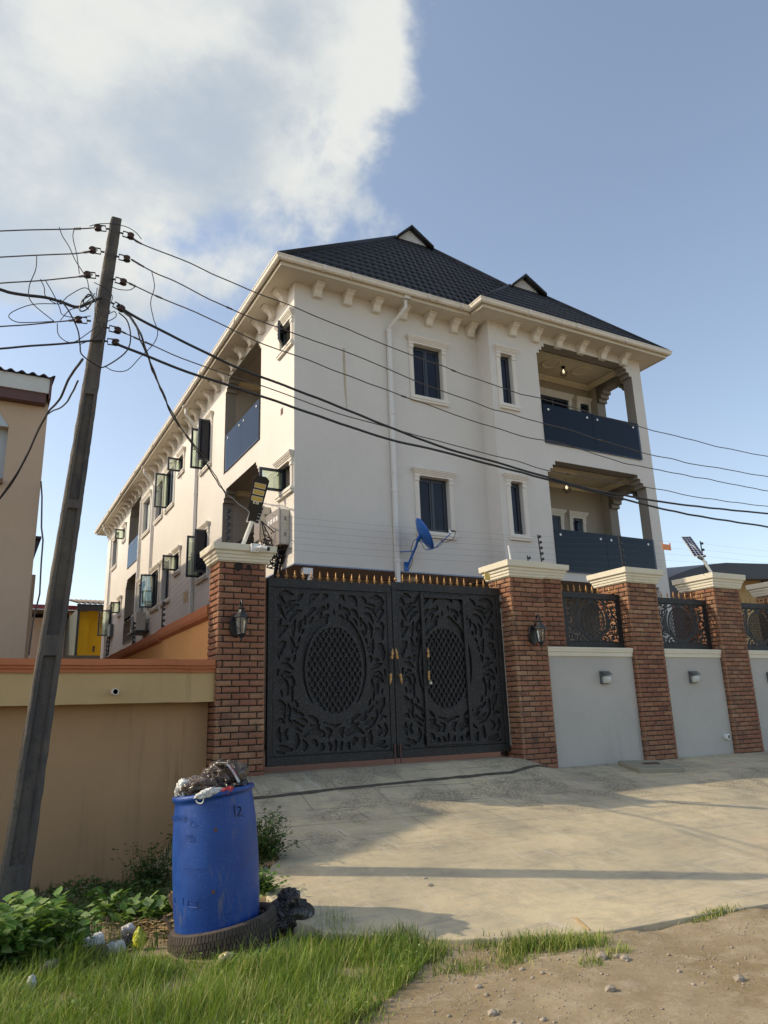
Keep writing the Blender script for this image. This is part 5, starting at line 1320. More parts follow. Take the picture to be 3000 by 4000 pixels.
def bulkhead(label, px, py):
    c_ = at(px, py, 'Y', 9.05); t = thing('wall_lamp', label, 'bulkhead lamp', (c_.x, 9.075, c_.z), 'bulkhead lamps on the grey wall bays')
    x0, x1, z0, z1 = c_.x-.085, c_.x+.085, c_.z-.085, c_.z+.085
    m = MB(); m.box(x0, x1, 9.045, 9.074, z0-.005, z1+.03); m.build('back_plate', MT['lampgrey'], t)
    m = MB()
    for i in range(4):
        z = z1+.030-.017*i; d = .035+.022*i; m.box(x0-.004, x1+.004, 9.045-d, 9.045, z-.012, z)
    m.box(x0, x0+.012, 8.97, 9.044, z1-.045, z1-.0235); m.build('hood', MT['lampgrey'], t)
    m = MB(); R = []
    for s in range(7):
        v = s/6; z = z0+.005+(z1-.05-z0)*v; d = .05+.035*math.sin(math.pi*(.15+.6*v)); e = .012*(1-math.sin(math.pi*(.1+.8*v)))
        R.append([(x0+.012+e, 9.044, z), (x0+.014+e, 9.044-d*.8, z), (x0+.03+e, 9.044-d, z), (x1-.03-e, 9.044-d, z), (x1-.014-e, 9.044-d*.8, z), (x1-.012-e, 9.044, z)])
    m.rings(R); m.build('lamp_glass', MT['lampwhite'], t, smooth=True)
bulkhead('grey bulkhead lamp on the wide wall bay next to the gate pillar', 2362, 2650)
bulkhead('grey bulkhead lamp on the wall bay with the white vent pipe', 2708, 2648)
bulkhead('grey bulkhead lamp at the very right edge of the photo', 3012, 2650)
p = at(2842, 2878, 'Y', 9.03); t = thing('vent_pipe', 'small white pipe end with a slotted cap low on the grey wall', 'pipe', (p.x, 9.07, p.z))
m = MB(); m.lathe([(.050, .0), (.050, -.07), (.044, -.075), (0, -.075)], (p.x, 9.074, p.z), 18, 'Y'); m.build('pipe', MT['white'], t)
m = MB()
for i in range(5): m.box(p.x-.028+i*.013, p.x-.022+i*.013, 8.996, 8.9985, p.z-.028, p.z+.028)
m.build('slot', MT['black'], t)
# cctv camera on the left cap
p = at(998, 2141, 'Y', 8.87); t = thing('security_camera', 'white bullet security camera on the cap of the left gate pillar', 'camera', tuple(p))
m = MB(); m.box(p.x-.062, p.x+.058, 8.845, 8.885, p.z-.055, p.z+.055); m.build('junction_box', MT['white'], t, bevel=.003)
m = MB()
for sx in (-.05, .045):
    for sz in (-.042, .042): m.lathe([(.005, -.0), (.005, -.003), (0, -.003)], (p.x+sx, 8.844, p.z+sz), 6, 'Y')
m.build('screw', MT['black'], t)
m = MB(); m.lathe([(.036, 0), (.034, -.012), (.012, -.02), (0, -.02)], (p.x, 8.844, p.z), 16, 'Y'); m.tube([(p.x, 8.83, p.z), (p.x+.03, 8.79, p.z-.002)], .011, 8); m.build('bracket', MT['white'], t)
d = Vector((.83, -.40, -.22)).normalized(); q = Vector((p.x+.025, 8.79, p.z)); m = MB(); m.tube([q, q+d*.015, q+d*.105], [.018, .026, .026], 12); m.build('camera_body', MT['white'], t); m = MB(); m.tube([q+d*.103, q+d*.135], [.027, .025], 12); m.build('lens_hood', MT['black'], t)
# camera and lamp under the overhang
p = at(1247, 2212, 'Z', ZO-.02); 
t = thing('security_camera', 'small white camera hanging below the corner of the building overhang', 'camera', (5.42, 12.95, ZO))
m = MB(); m.box(5.33, 5.53, 12.81, 12.93, ZO-.16, ZO-.04); m.build('junction_box', MT['white'], t)
m = MB(); m.lathe([(.02, -.16), (.045, -.18), (.06, -.24), (.045, -.29), (0, -.30)], (5.50, 12.86, ZO), 12); m.build('camera_body', MT['white'], t); m = MB(); m.lathe([(.033, 0), (.033, -.03), (0, -.03)], (5.52, 12.81, ZO-.25), 10, 'Y'); m.build('lens_hood', MT['black'], t)
m = MB(); m.lathe([(.16, 0), (.16, -.06), (.13, -.09), (0, -.09)], (8.0, 13.3, ZO-.001), 20); tag(m.build('ceiling_lamp', MT['soffit']), 'round cream lamp under the overhang, just above the gate spears', 'lamp')
def street_light(label, base, top, facing, kind):
    """arm from base to top; head as a slab beyond it"""
    base, top = Vector(base), Vector(top); t = thing('solar_street_light', label, 'street light', tuple(base))
    m = MB(); m.tube([base, top], .028, 12); m.build('arm', MT['white'], t); return t
# left: LED head seen from below
b = at(950, 2125, 'Y', 9.22); tp = at(988, 2028, 'Y', 9.05)
t = street_light('solar street light with three yellow LED panels over the left gate pillar', b, tp, None, 'led')
U0 = at(985, 2030, 'Y', 9.03); U1 = at(1022, 1872, 'Y', 8.80); ax_ = (U1-U0); Lh = ax_.length; ax_ = ax_.normalized()
view = (-U0).normalized(); side = ax_.cross(view).normalized(); nrm = side.cross(ax_).normalized()
if nrm.dot(view) < 0: nrm = -nrm
if side.x < 0: side = -side
def loc(u, v, w): return U0 + ax_*u + side*v + nrm*w
m = MB(); out = [(-.02, .055), (.09, .055), (.14, .090), (Lh, .105)]
R = [[loc(u, -h_, 0), loc(u, h_, 0), loc(u, h_*.9, -.05), loc(u, -h_*.9, -.05)] for u, h_ in out]; R.append([loc(Lh+.035, -.07, 0), loc(Lh+.035, .07, 0), loc(Lh+.03, .06, -.04), loc(Lh+.03, -.06, -.04)])
m.rings(R); m.build('lamp_head', MT['black'], t, bevel=.003)
for i in range(3):
    u = Lh-.06-.088*i; m = MB(); P = [loc(u-.06, -.070, .004), loc(u-.06, .070, .004), loc(u, .072, .004), loc(u, -.072, .004)]; m.quad(*P); m.build('led_panel', MT['led'], t)
    m = MB()
    for (a, b_) in ((P[0], P[1]), (P[1], P[2]), (P[2], P[3]), (P[3], P[0])): m.tube([a, b_], .003, 4)
    m.build('led_frame', MT['trim'], t)
m = MB(); m.quad(loc(Lh-.335, -.04, .004), loc(Lh-.335, .035, .004), loc(Lh-.30, .035, .004), loc(Lh-.30, -.04, .004)); m.build('sensor_plate', MT['cap'], t)
m = MB(); m.tube([loc(Lh-.318, -.010, .005), loc(Lh-.318, -.010, .012)], .011, 10); m.tube([loc(Lh-.318, .016, .005), loc(Lh-.318, .016, .012)], .005, 8); m.build('sensor', MT['black'], t)
m = MB(); m.add([loc(-.06, -.075, -.10), loc(-.06, .095, -.10), loc(.20, .125, -.115), loc(.20, -.045, -.115), loc(-.06, -.075, -.115), loc(-.06, .095, -.115), loc(.20, .125, -.13), loc(.20, -.045, -.13)], [(0, 1, 2, 3), (4, 7, 6, 5), (0, 4, 5, 1), (1, 5, 6, 2), (2, 6, 7, 3), (3, 7, 4, 0)]); m.build('panel_frame', MT['white'], t)
m = MB()
for i in range(5):
    for j in range(3):
        u = -.045+.045*i; v = -.055+.052*j+.004*i; 
        m.quad(loc(u, v, -.0985-.0022*i), loc(u, v+.042, -.0985-.0022*i), loc(u+.037, v+.042, -.1005-.0022*i), loc(u+.037, v, -.1005-.0022*i))
tag(m.build('solar_cells', simple('dark_solar_cell', (.012, .016, .05), .2), t), kind='stuff')
# right: solar panel side towards the sun
b = at(2780, 2240, 'Y', 9.3); tp = at(2742, 2178, 'Y', 9.3)
t = street_light('solar street light with a tilted blue cell panel on the right-hand pillar', b, tp, None, 'panel')
C = [at(x, y, 'Y', v) for x, y, v in ((2662, 2096, 9.50), (2697, 2095, 9.42), (2752, 2170, 9.22), (2711, 2173, 9.32))]
m = MB(); nrm = (C[1]-C[0]).cross(C[3]-C[0]).normalized(); nrm = nrm if nrm.dot(C[0]) < 0 else -nrm
m.add([p_ for p_ in C]+[p_-nrm*.018 for p_ in C], [(0, 1, 2, 3), (4, 7, 6, 5), (0, 4, 5, 1), (1, 5, 6, 2), (2, 6, 7, 3), (3, 7, 4, 0)]); m.build('panel_frame', MT['white'], t)
for i in range(9):
    for j in range(3):
        s0, s1 = (i+.25)/9.3, (i+1.1)/9.3; r0, r1 = (j+.15)/3.1, (j+.98)/3.1
        f = lambda s, r: C[0].lerp(C[1], r).lerp(C[3].lerp(C[2], r), s) + nrm*.0025
        m = MB(); m.quad(f(s0, r0), f(s0, r1), f(s1, r1), f(s1, r0)); m.build('solar_cell', SH.setdefault('cell', simple('navy_solar_cell', (.015, .022, .075), .2)), t)
m = MB(); mid = (C[2]+C[3])/2; m.tube([mid-nrm*.03, tp+Vector((.0, 0, -.03))], [.04, .03], 10); m.build('battery_case', MT['lampgrey'], t)

# ------------------------------------------------------------------ satellite dish, meter boxes, cables, air conditioner
c0 = at(1651, 2089, 'Y', 12.25); t = thing('satellite_dish', 'blue satellite dish on the front wall beside the lower window', 'satellite dish', tuple(c0))
axd = Vector((.80, -.30, .42)).normalized()
m = MB(); rings = []
uu = axd.orthogonal().normalized(); vv = axd.cross(uu)
for rr_ in (.0, .08, .16, .24, .31, .35):
    rings.append([c0 + axd*(rr_*rr_*.75-.04) + (uu*math.cos(a)+vv*math.sin(a))*max(rr_, .002) for a in [2*math.pi*k_/28 for k_ in range(28)]])
rings += [[p_-axd*.012+(p_-c0).normalized()*.006 for p_ in rings[-1]]]; back = [[p_-axd*.012 for p_ in r] for r in reversed(rings[:-2])]
m.rings(rings+back, cap=False); m.build('reflector', MT['blue'], t, smooth=True)
a1 = at(1632, 2110, 'Y', 12.4); a2 = at(1625, 2135, 'Y', 12.5); a3 = at(1592, 2212, 'Y', 12.76); 
m = MB(); m.tube([c0-axd*.04, a1], .045, 10); m.tube([a1, a2, at(1612, 2165, 'Y', 12.6), a3], .024, 10); m.box(a3.x-.06, a3.x+.03, 12.76, 12.795, a3.z-.09, a3.z+.09)
m.tube([at(1618, 2152, 'Y', 12.55), Vector((7.45, 12.79, at(1550, 2155, 'Y', 12.79).z))], .010, 6); m.build('mount', MT['blue'], t)
l1 = at(1700, 2140, 'Y', 12.1); l2 = at(1762, 2083, 'Y', 11.8)
m = MB(); m.tube([c0-axd*.02+Vector((.1, 0, -.30)), l1, l2], .010, 8); m.tube([at(1640, 2112, 'Y', 12.3), l1], .008, 6); m.build('feed_arm', MT['blue'], t)
m = MB(); m.tube([l2, l2+Vector((-.02, .03, .07))], .022, 10); m.build('lnb_horn', MT['white'], t); m = MB(); m.tube([l2+Vector((0, 0, .05)), l2+Vector((.10, 0, .05))], .016, 8); m.build('lnb_cap', MT['black'], t)
def loopwire(pts, r, name, mat, parent):
    n = len(pts); P = []
    for i in range(n-1):
        p0, p1, p2, p3 = pts[max(i-1, 0)], pts[i], pts[i+1], pts[min(i+2, n-1)]
        for s in range(6): u = s/6; P.append(.5*((2*p1)+(p2-p0)*u+(2*p0-5*p1+4*p2-p3)*u*u+(3*p1-p0-3*p2+p3)*u**3))
    P.append(pts[-1]); return MB().tube(P, r, 5).build(name, MT[mat], parent)
loopwire([at(x, y, 'Y', v) for x, y, v in ((1780, 2078, 11.8), (1770, 2105, 11.9), (1740, 2118, 12), (1722, 2110, 12.1), (1730, 2122, 12.1), (1700, 2140, 12.2), (1660, 2145, 12.4), (1645, 2120, 12.5), (1620, 2108, 12.6), (1606, 2150, 12.7), (1612, 2190, 12.78), (1594, 2232, 12.78))], .006, 'coax_cable', 'black', t)
# meter boxes on the side wall near the corner
mz = 3.86
def meter_box(label, y0, y1, z0, z1, d):
    t = thing('meter_box', label, 'meter box', (XL, (y0+y1)/2, z0))
    m = MB(); FL.box(m, y0, y1, z0, z1, .001, d); m.build('casing', MT['ac'], t, bevel=.008)
    m = MB(); FL.box(m, y0-.02, y1+.02, z0-.02, z1+.02, d+.001, d+.03); m.build('cover', simple('clear_dusty_cover', (.30, .27, .25), .2), t, bevel=.008)
    m = MB()
    for z in (z0+(z1-z0)*.28, z0+(z1-z0)*.72):
        for i in range(4): m.box(XL-d*.62, XL-d*.35, y0-.0015, y0-.0005, z-.03+i*.018, z-.02+i*.018)
    tag(m.build('vent_slot', MT['black'], t), kind='stuff')
    for i in range(4):
        m = MB(); w0 = y0+.06+(y1-y0-.1)*i/4; FL.box(m, w0, w0+(y1-y0)*.14, z0+(z1-z0)*.68, z0+(z1-z0)*.82, d+.031, d+.034); m.build('dial', MT['white'], t)
a = at(1146, 2030, 'X', XL)
meter_box('beige electricity meter box with clear cover on the side wall near the corner', 13.02, 13.72, 3.22, 3.92, .20)
meter_box('narrow dark meter cabinet beside the beige one, behind the street light', 14.10, 14.40, 3.55, 4.25, .22)
t = thing('cable_bundle', 'tangled black cables hanging from the meter boxes behind the left pillar', 'cables', (5.0, 13.6, 3.0))
trunk = [at(x, y, 'Y', v) for x, y, v in ((1125, 2125, 13.1), (1105, 2150, 13.2), (1092, 2200, 13.4), (1084, 2262, 13.5), (1078, 2300, 13.5))]
for k_ in range(9):
    off_ = Vector((random.uniform(-.07, .07), 0, 0)); P = [p_+off_+Vector((random.uniform(-.03, .03), 0, random.uniform(-.03, .03))) for p_ in trunk]
    loopwire(P, random.uniform(.010, .018), 'cable', 'cable', t)
for k_ in range(16):
    a = Vector(at(random.uniform(1028, 1070), random.uniform(2120, 2170), 'Y', 13.4)); P = [a]
    for j in range(6): P.append(a + Vector((random.uniform(-.16, .30), 0, random.uniform(-.30, .22))))
    P.append(at(random.uniform(1085, 1135), random.uniform(2115, 2180), 'Y', 13.2)); loopwire(P, random.uniform(.005, .011), 'cable', 'cable', t)
for Q in (((1020, 2035), (1060, 2070), (1085, 2100), (1125, 2130)), ((1022, 2040), (1035, 2100), (1050, 2125), (1070, 2140)), ((1025, 2042), (1050, 2090), (1065, 2135)), ((1040, 2215), (1060, 2218), (1085, 2190), (1100, 2150)), ((1102, 2262), (1090, 2230), (1095, 2205)), ((1110, 2263), (1098, 2240), (1090, 2220))):
    loopwire([at(x, y, 'Y', 13.3) for x, y in Q], .012, 'cable', 'cable', t)
q = at(1148, 2132, 'Y', 12.95); m = MB(); m.box(q.x-.08, q.x+.04, 12.9, 13.0, q.z-.05, q.z+.05); tag(m.build('junction_box', MT['white']), 'small white box at the lower corner of the side wall below the meter box', 'junction box')
# air conditioner
ya, yb2 = 26.0, 27.0
t = thing('air_conditioner', 'dusty outdoor air conditioner unit on a wall bracket low on the side wall', 'air conditioner', (XL-.3, 26.5, 2.9))
m = MB(); FL.box(m, ya, yb2, 3.0, 3.62, .12, .45); m.build('casing', MT['ac'], t, bevel=.012)
m = MB(); m.lathe([(.24, 0), (.25, -.012), (.22, -.02), (.21, -.008), (.0, -.008)], (26.62, 3.32, XL-.451), 24); m.v = [(c_, a, b) for a, b, c_ in m.v]; m.build('fan_guard', MT['lampgrey'], t)
m = MB()
for i in range(7): m.tube([(XL-.456, 26.62-.2, 3.14+.06*i), (XL-.456, 26.62+.2, 3.14+.06*i)], .006, 4)
tag(m.build('guard_wire', MT['black'], t), kind='stuff')
m = MB(); FL.box(m, ya-.1, yb2+.1, 2.94, 2.99, .002, .52); m.build('bracket', MT['black'], t)
p = at(480, 2497, 'X', XL); m = MB(); 
a = at(438, 2465, 'X', XL); t = thing('switch_box', 'small grey switch box on the side wall near its far end', 'switch box', (XL, a.y, a.z)); m.box(XL-.15, XL-.001, a.y-.35, a.y+.35, a.z-.26, a.z+.26); m.build('casing', MT['lampgrey'], t); m = MB(); m.tube([(XL-.08, a.y, a.z-.24), (XL-.08, a.y+.2, a.z-1.0)], .04, 6); m.build('cable', MT['black'], t)
# pendant lamps in the balconies
def pendant(label, px, py, y):
    c_ = at(px, py, 'Y', y); zt_ = 8.758 if c_.z > 7 else 5.709
    t = thing('pendant_lamp', label, 'pendant lamp', (c_.x, y, zt_), 'caged pendant lamps in the balconies')
    m = MB(); m.lathe([(.055, 0), (.055, -.03), (.01, -.04)], (c_.x, y, zt_-.013), 12); m.tube([(c_.x, y, zt_-.04), (c_.x, y, c_.z+.13)], .006, 6); m.tube([(c_.x, y, c_.z+.13), (c_.x, y, c_.z+.07)], .022, 8); m.build('cord', MT['black'], t)
    m = MB()
    for k_ in range(6):
        a = 2*math.pi*k_/6; m.tube([(c_.x+r_*math.cos(a), y+r_*math.sin(a), c_.z+z) for r_, z in ((.02, .13), (.05, .05), (.11, -.06), (.06, -.13))], .005, 4)
    m.tube([(c_.x+.11*math.cos(a), y+.11*math.sin(a), c_.z-.06) for a in [2*math.pi*k_/6 for k_ in range(7)]], .005, 4); m.tube([(c_.x+.06*math.cos(a), y+.06*math.sin(a), c_.z-.13) for a in [2*math.pi*k_/6 for k_ in range(7)]], .005, 4); m.build('cage', MT['black'], t)
    m = MB(); m.lathe([(.005, .07), (.02, .05), (.035, 0), (.025, -.035), (0, -.045)], (c_.x, y, c_.z), 10); m.build('bulb', MT['bulb'], t, smooth=True)
pendant('lit caged pendant lamp in the upper front balcony', 2202, 1452, 13.25); pendant('lit caged pendant lamp in the lower front balcony', 2214, 1905, 13.25)

# ------------------------------------------------------------------ manhole slab
C = [(8.98, 8.90), (8.78, 8.30), (9.52, 8.10), (9.72, 8.72)]
t = thing('manhole_slab', 'square mossy concrete manhole slab lying on the pavement', 'manhole cover', (9.25, 8.5, -.93))
m = MB(); n = 10; per = []
for i in range(4):
    a, b = C[i], C[(i+1) % 4]
    for s in range(n): u = s/n; per.append((a[0]+(b[0]-a[0])*u+random.uniform(-.008, .008), a[1]+(b[1]-a[1])*u+random.uniform(-.008, .008)))
base = lambda x, y: float(zc(x, y))
m.rings([[(x, y, base(x, y)-.02) for x, y in per], [(x, y, base(x, y)+.055) for x, y in per], [(9.25+(x-9.25)*.975, 8.5+(y-8.5)*.975, base(x, y)+.066) for x, y in per]]); m.build('slab', MT['slab'], t)
m = MB(); zb_ = base(9.25, 8.5)+.068; m.tube([(9.12, 8.56, zb_-.005), (9.16, 8.54, zb_+.014), (9.36, 8.46, zb_+.014), (9.40, 8.45, zb_-.005)], .012, 8); m.build('lifting_handle', MT['maroon'], t)

# ------------------------------------------------------------------ drum, tyre, rubbish
def onT(x, y, it=30):
    z = -1.48
    for i in range(it):
        p = at(x, y, 'Z', z); z = .5*z + .5*gz(p.x, p.y)
    return p
DX, DY, DZ = 1.655, 5.50, -1.42
dtop = at(826, 3085, 'Y', DY).z
t = thing('drum', 'scuffed open blue plastic drum used as a rubbish bin, standing inside a tyre', 'drum', (DX, DY, DZ))
H = dtop-DZ
prof = [(.0, 0), (.262, 0), (.275, .012), (.281, .05), (.284, .10), (.290, .22*H), (.293, .45*H), (.2915, .60*H), (.288, .72*H), (.279, .85*H), (.270, .93*H), (.268, .955*H)]
n = 72; R = []
for r, z in prof:
    ring = []
    for k in range(n):
        a = 2*math.pi*k/n; d = 1 + .010*mnoise.noise(Vector((math.cos(a)*1.5, math.sin(a)*1.5, z*2.5))) + .003*mnoise.noise(Vector((math.cos(a)*6, math.sin(a)*6, z*9)))
        ring.append((DX+r*d*math.cos(a), DY+r*d*math.sin(a), DZ+z))
    R.append(ring)
def sag(a): return .012*math.cos(a-2.4)
for r, z in ((.282, .962*H), (.286, .978*H), (.283, .992*H), (.272, 1.0*H), (.258, .99*H), (.256, .95*H), (.262, .80*H), (.26, .5*H)):
    R.append([(DX+r*math.cos(2*math.pi*k/n), DY+r*math.sin(2*math.pi*k/n), DZ+z+sag(2*math.pi*k/n)) for k in range(n)])
m = MB(); m.rings(R); m.build('shell', MT['drum'], t, smooth=True)
def on_drum(px, py, r=.2935):
    """point on the drum's side seen at a pixel"""
    px, py = px+20*(3640-py)/550, py+(px-845)*.165
    d = Vector(ray(px, py)); a = d.x*d.x+d.y*d.y; b = -2*(d.x*DX+d.y*DY); c = DX*DX+DY*DY-r*r
    disc = max(0, b*b-4*a*c); return d*((-b-math.sqrt(disc))/(2*a))
mk = SH.setdefault('marker', simple('dark_marker_scrawl', (.008, .012, .04), .6))
for Q in ([(927, 3148), (929, 3195)], [(938, 3160), (944, 3154), (951, 3158), (950, 3170), (941, 3186), (938, 3192), (948, 3190), (956, 3188)], [(959, 3192), (961, 3194)]):
    P = []
    for a, b in zip(Q[:-1], Q[1:]):
        for i in range(4): P.append(on_drum(a[0]+(b[0]-a[0])*i/4, a[1]+(b[1]-a[1])*i/4, .284))
    P.append(on_drum(*Q[-1], .284)); MB().tube(P, .0032, 5).build('marker_number', mk, t)
for q in ((853, 3246), (840, 3489)):
    c_ = on_drum(*q, .2925); m = MB(); nn = Vector((c_.x-DX, c_.y-DY, 0)).normalized(); m.tube([c_+nn*.004, c_+nn*.0055], .013, 10); m.build('rusty_hole', MT['maroon'], t)
def emboss(pts, r=.0022, rr=.2945):
    P = [on_drum(x, y, rr) for x, y in pts]; MB().tube(P, r, 4).build('embossed_mark', MT['drum'], t)
for cx_, cy_, r_ in ((750, 3211, 10), (751, 3274, 10)): emboss([(cx_+r_*math.cos(a), cy_+r_*1.25*math.sin(a)) for a in [2*math.pi*k/14 for k in range(15)]])
for x0, y0, x1, y1 in ((690, 3505, 722, 3530), (742, 3520, 775, 3545)): emboss([(x0, y0), (x1, y0+5), (x1, y1+5), (x0, y1), (x0, y0)])
emboss([(728, 3393), (775, 3397), (810, 3398)])
cu = bpy.data.curves.new('drum_lettering', 'FONT'); cu.body = 'N-PRUP'; cu.size = .05; cu.extrude = .002
ot = bpy.data.objects.new('tmp_text', cu); COL.objects.link(ot); dg = bpy.context.evaluated_depsgraph_get(); me = bpy.data.meshes.new_from_object(ot.evaluated_get(dg)); bpy.data.objects.remove(ot)
c_ = on_drum(687, 3205, .29); a0 = math.atan2(c_.y-DY, c_.x-DX)
for v in me.vertices:
    x, y, z = v.co; a = a0 + x/.29; rr_ = .2915+max(z, 0)*.9; v.co = (DX+rr_*math.cos(a)-DX, DY+rr_*math.sin(a)-DY, c_.z+y-DZ)
me.materials.clear(); me.materials.append(MT['drum']); o = bpy.data.objects.new('embossed_lettering', me); COL.objects.link(o); o.parent = t
# tyre
t = thing('tyre', 'old dusty car tyre lying flat round the foot of the blue drum', 'tyre', (DX+.03, DY-.02, -1.50))
TX, TY, TZ = DX+.03, DY-.02, -1.50; TW = .175
prof = [(.298, .03), (.295, .015), (.305, .0), (.335, -.004), (.352, .012), (.358, .035), (.3585, TW-.035), (.352, TW-.012), (.335, TW+.004), (.315, TW+.002), (.300, TW-.010), (.292, TW-.02), (.295, TW-.035), (.29, .09)]
m = MB(); m.rings([[(TX+r*math.cos(2*math.pi*k/80), TY+r*math.sin(2*math.pi*k/80), TZ+z) for k in range(80)] for r, z in prof+[prof[0]]], cap=False); m.build('carcass', MT['rubber'], t, smooth=True)
m = MB()
for k in range(92):
    for row, (z0, z1, tw) in enumerate(((.128, .170, .0), (.090, .122, .5), (.052, .084, 0), (.012, .046, .5))):
        a0, a1 = 2*math.pi*(k+tw+.12)/92, 2*math.pi*(k+tw+.88)/92; sk = .012 if row in (0, 3) else .004
        r0, r1 = .350, .3665 if row in (1, 2) else .364
        P = []
        for r in (r0, r1):
            for a, z in ((a0, z0), (a1, z0+.0), (a1+sk, z1), (a0+sk, z1)):
                rr_ = r-(.008 if (row == 0 and z == z1) or (row == 3 and z == z0) else 0); P.append((TX+rr_*math.cos(a), TY+rr_*math.sin(a), TZ+z))
        m.add(P, [(4, 5, 6, 7), (0, 1, 5, 4), (1, 2, 6, 5), (2, 3, 7, 6), (3, 0, 4, 7)])
tag(m.build('tread', MT['rubber'], t), kind='stuff')
def crumple(name, c, size, mat, seed, parent=None, label=None, cat='rubbish', group=None, flat=1.0, n=4, folds=1.0, rz=0):
    bm = bmesh.new(); bmesh.ops.create_icosphere(bm, subdivisions=n, radius=1.0)
    sv = Vector((seed*3.1, seed*1.7, seed*.9))
    for v in bm.verts:
        p = v.co.copy(); q_ = Vector((p.x*2.2+.5*p.z, p.y*2.2, p.z*.9)); w_n = mnoise.noise(p*1.1+sv)*1.2
        d = 1 + .38*folds*mnoise.noise(p*1.2+sv) - .58*folds*(abs(mnoise.noise(q_*1.25+sv+Vector((w_n, w_n, 0))))-.2) - .24*folds*(abs(mnoise.noise(q_*2.2+sv*2+Vector((0, w_n, w_n))))-.2) + .05*folds*mnoise.noise(p*5+sv)
        v.co = p*d
    ca, sa = math.cos(rz), math.sin(rz)
    for v in bm.verts:
        x, y, z = v.co.x*size[0], v.co.y*size[1], v.co.z*size[2]; x, y = x*ca-y*sa, x*sa+y*ca
        if parent is None: z = max(z, -size[2]*.55)
        v.co = (x, y, z)
    for f_ in bm.faces: f_.smooth = True
    me = bpy.data.meshes.new(name); bm.to_mesh(me); bm.free(); me.materials.append(mat)
    o = bpy.data.objects.new(name, me); COL.objects.link(o)
    if parent: o.parent = parent; o.location = Vector(c)-parent.location
    else: o.location = c; tag(o, label, cat, group)
    return o
zr = dtop
GB = 'bin bags heaped on top of the blue drum'
crumple('bin_bag', (DX+.07, DY+.02, zr+.04), (.18, .18, .15), MT['bag_brown'], 1, label='large smoky bin bag heaped in the blue drum', cat='bin bag', group=GB)
crumple('bin_bag', (DX-.07, DY-.04, zr+.02), (.17, .15, .095), MT['bag_brown'], 2, label='flatter glossy bin bag on the left of the drum mouth', cat='bin bag', group=GB)
crumple('bin_bag', (DX+.03, DY-.12, zr-.02), (.16, .12, .075), MT['bag_black'], 3, label='black bin bag sagging over the front rim of the drum', cat='bin bag', group=GB)
crumple('plastic_bag', (DX-.205, DY-.03, zr+.035), (.065, .07, .075), MT['bag_clear'], 4, label='crumpled clear plastic bag at the left of the drum rim', cat='plastic bag')
crumple('plastic_bag', (DX-.10, DY-.235, zr-.01), (.115, .055, .038), MT['bag_white'], 5, label='milky plastic bag hanging over the front rim of the drum', cat='plastic bag', rz=.3)
crumple('plastic_scrap', (DX+.005, DY-.262, zr-.022), (.055, .025, .032), MT['bag_red'], 6, label='dark red plastic scrap on the front rim of the drum', cat='rubbish')
# printed white sack on the heap: draped strip
def drape(name, pts, wv, mat, label, cat='rubbish', seed=0, amp=.012, nu=10):
    V = []; F = []; n = len(pts)
    for i, p in enumerate(pts):
        p = Vector(p)
        for j in range(nu+1):
            q = p + Vector(wv)*(j/nu-.5)*(1-.15*i/n); nz = mnoise.noise(q*22+Vector((seed, 0, 0)))
            V.append(q + Vector((nz, -abs(nz), nz))*amp)
    for i in range(n-1):
        for j in range(nu): a = i*(nu+1)+j; F.append((a, a+1, a+nu+2, a+nu+1))
    m = MB(); m.add(V, F); o = m.build(name, mat, smooth=False); sol = o.modifiers.new('s', 'SOLIDIFY'); sol.thickness = .0015; return tag(o, label, cat)
drape('plastic_sack', [at(x+21, y+(x-845)*.165, 'Y', v) for x, y, v in ((862, 2992, 5.42), (884, 2984, 5.36), (905, 2988, 5.32), (924, 3008, 5.31), (938, 3032, 5.32), (950, 3056, 5.34), (958, 3080, 5.38))], (.075, .10, -.03), SH.setdefault('sack', mk_bag('white_sack', (.66, .66, .66), .4)), 'white printed sack on the right of the rubbish heap in the drum', 'sack', 3, .010)
m = MB()
for k, (x, y) in enumerate(((912, 3003), (918, 3012), (925, 3022), (931, 3030))):
    a = at(x+21, y+(x-845)*.165, 'Y', 5.27); m.tube([a, a+Vector((.012, 0, .012)), a+Vector((.018, 0, -.006))], .003, 4)
tag(m.build('red_print', MT['bag_red'], bpy.data.objects['plastic_sack']), kind='stuff')
m = MB(); a = at(965, 3045, 'Y', 5.5)
for k in range(10): m.tube([a+Vector((-.02, 0, -.05)), a+Vector((random.uniform(-.05, .03), random.uniform(-.03, .03), random.uniform(0, .05)))], .002, 4)
tag(m.build('dry_twigs', MT['drystem']), 'few dry twigs sticking up at the right rim of the drum', 'twigs')
# strings over the rim
P = [on_drum(x, y, .29) for x, y in ((778, 3130), (785, 3140), (798, 3143), (806, 3135), (808, 3122))]
o = loopwire([p_ + Vector((0, -.006, 0)) for p_ in P], .004, 'bag_handle', 'white', None); tag(o, 'thin pale plastic loop hanging below the front rim of the drum', 'plastic strip')
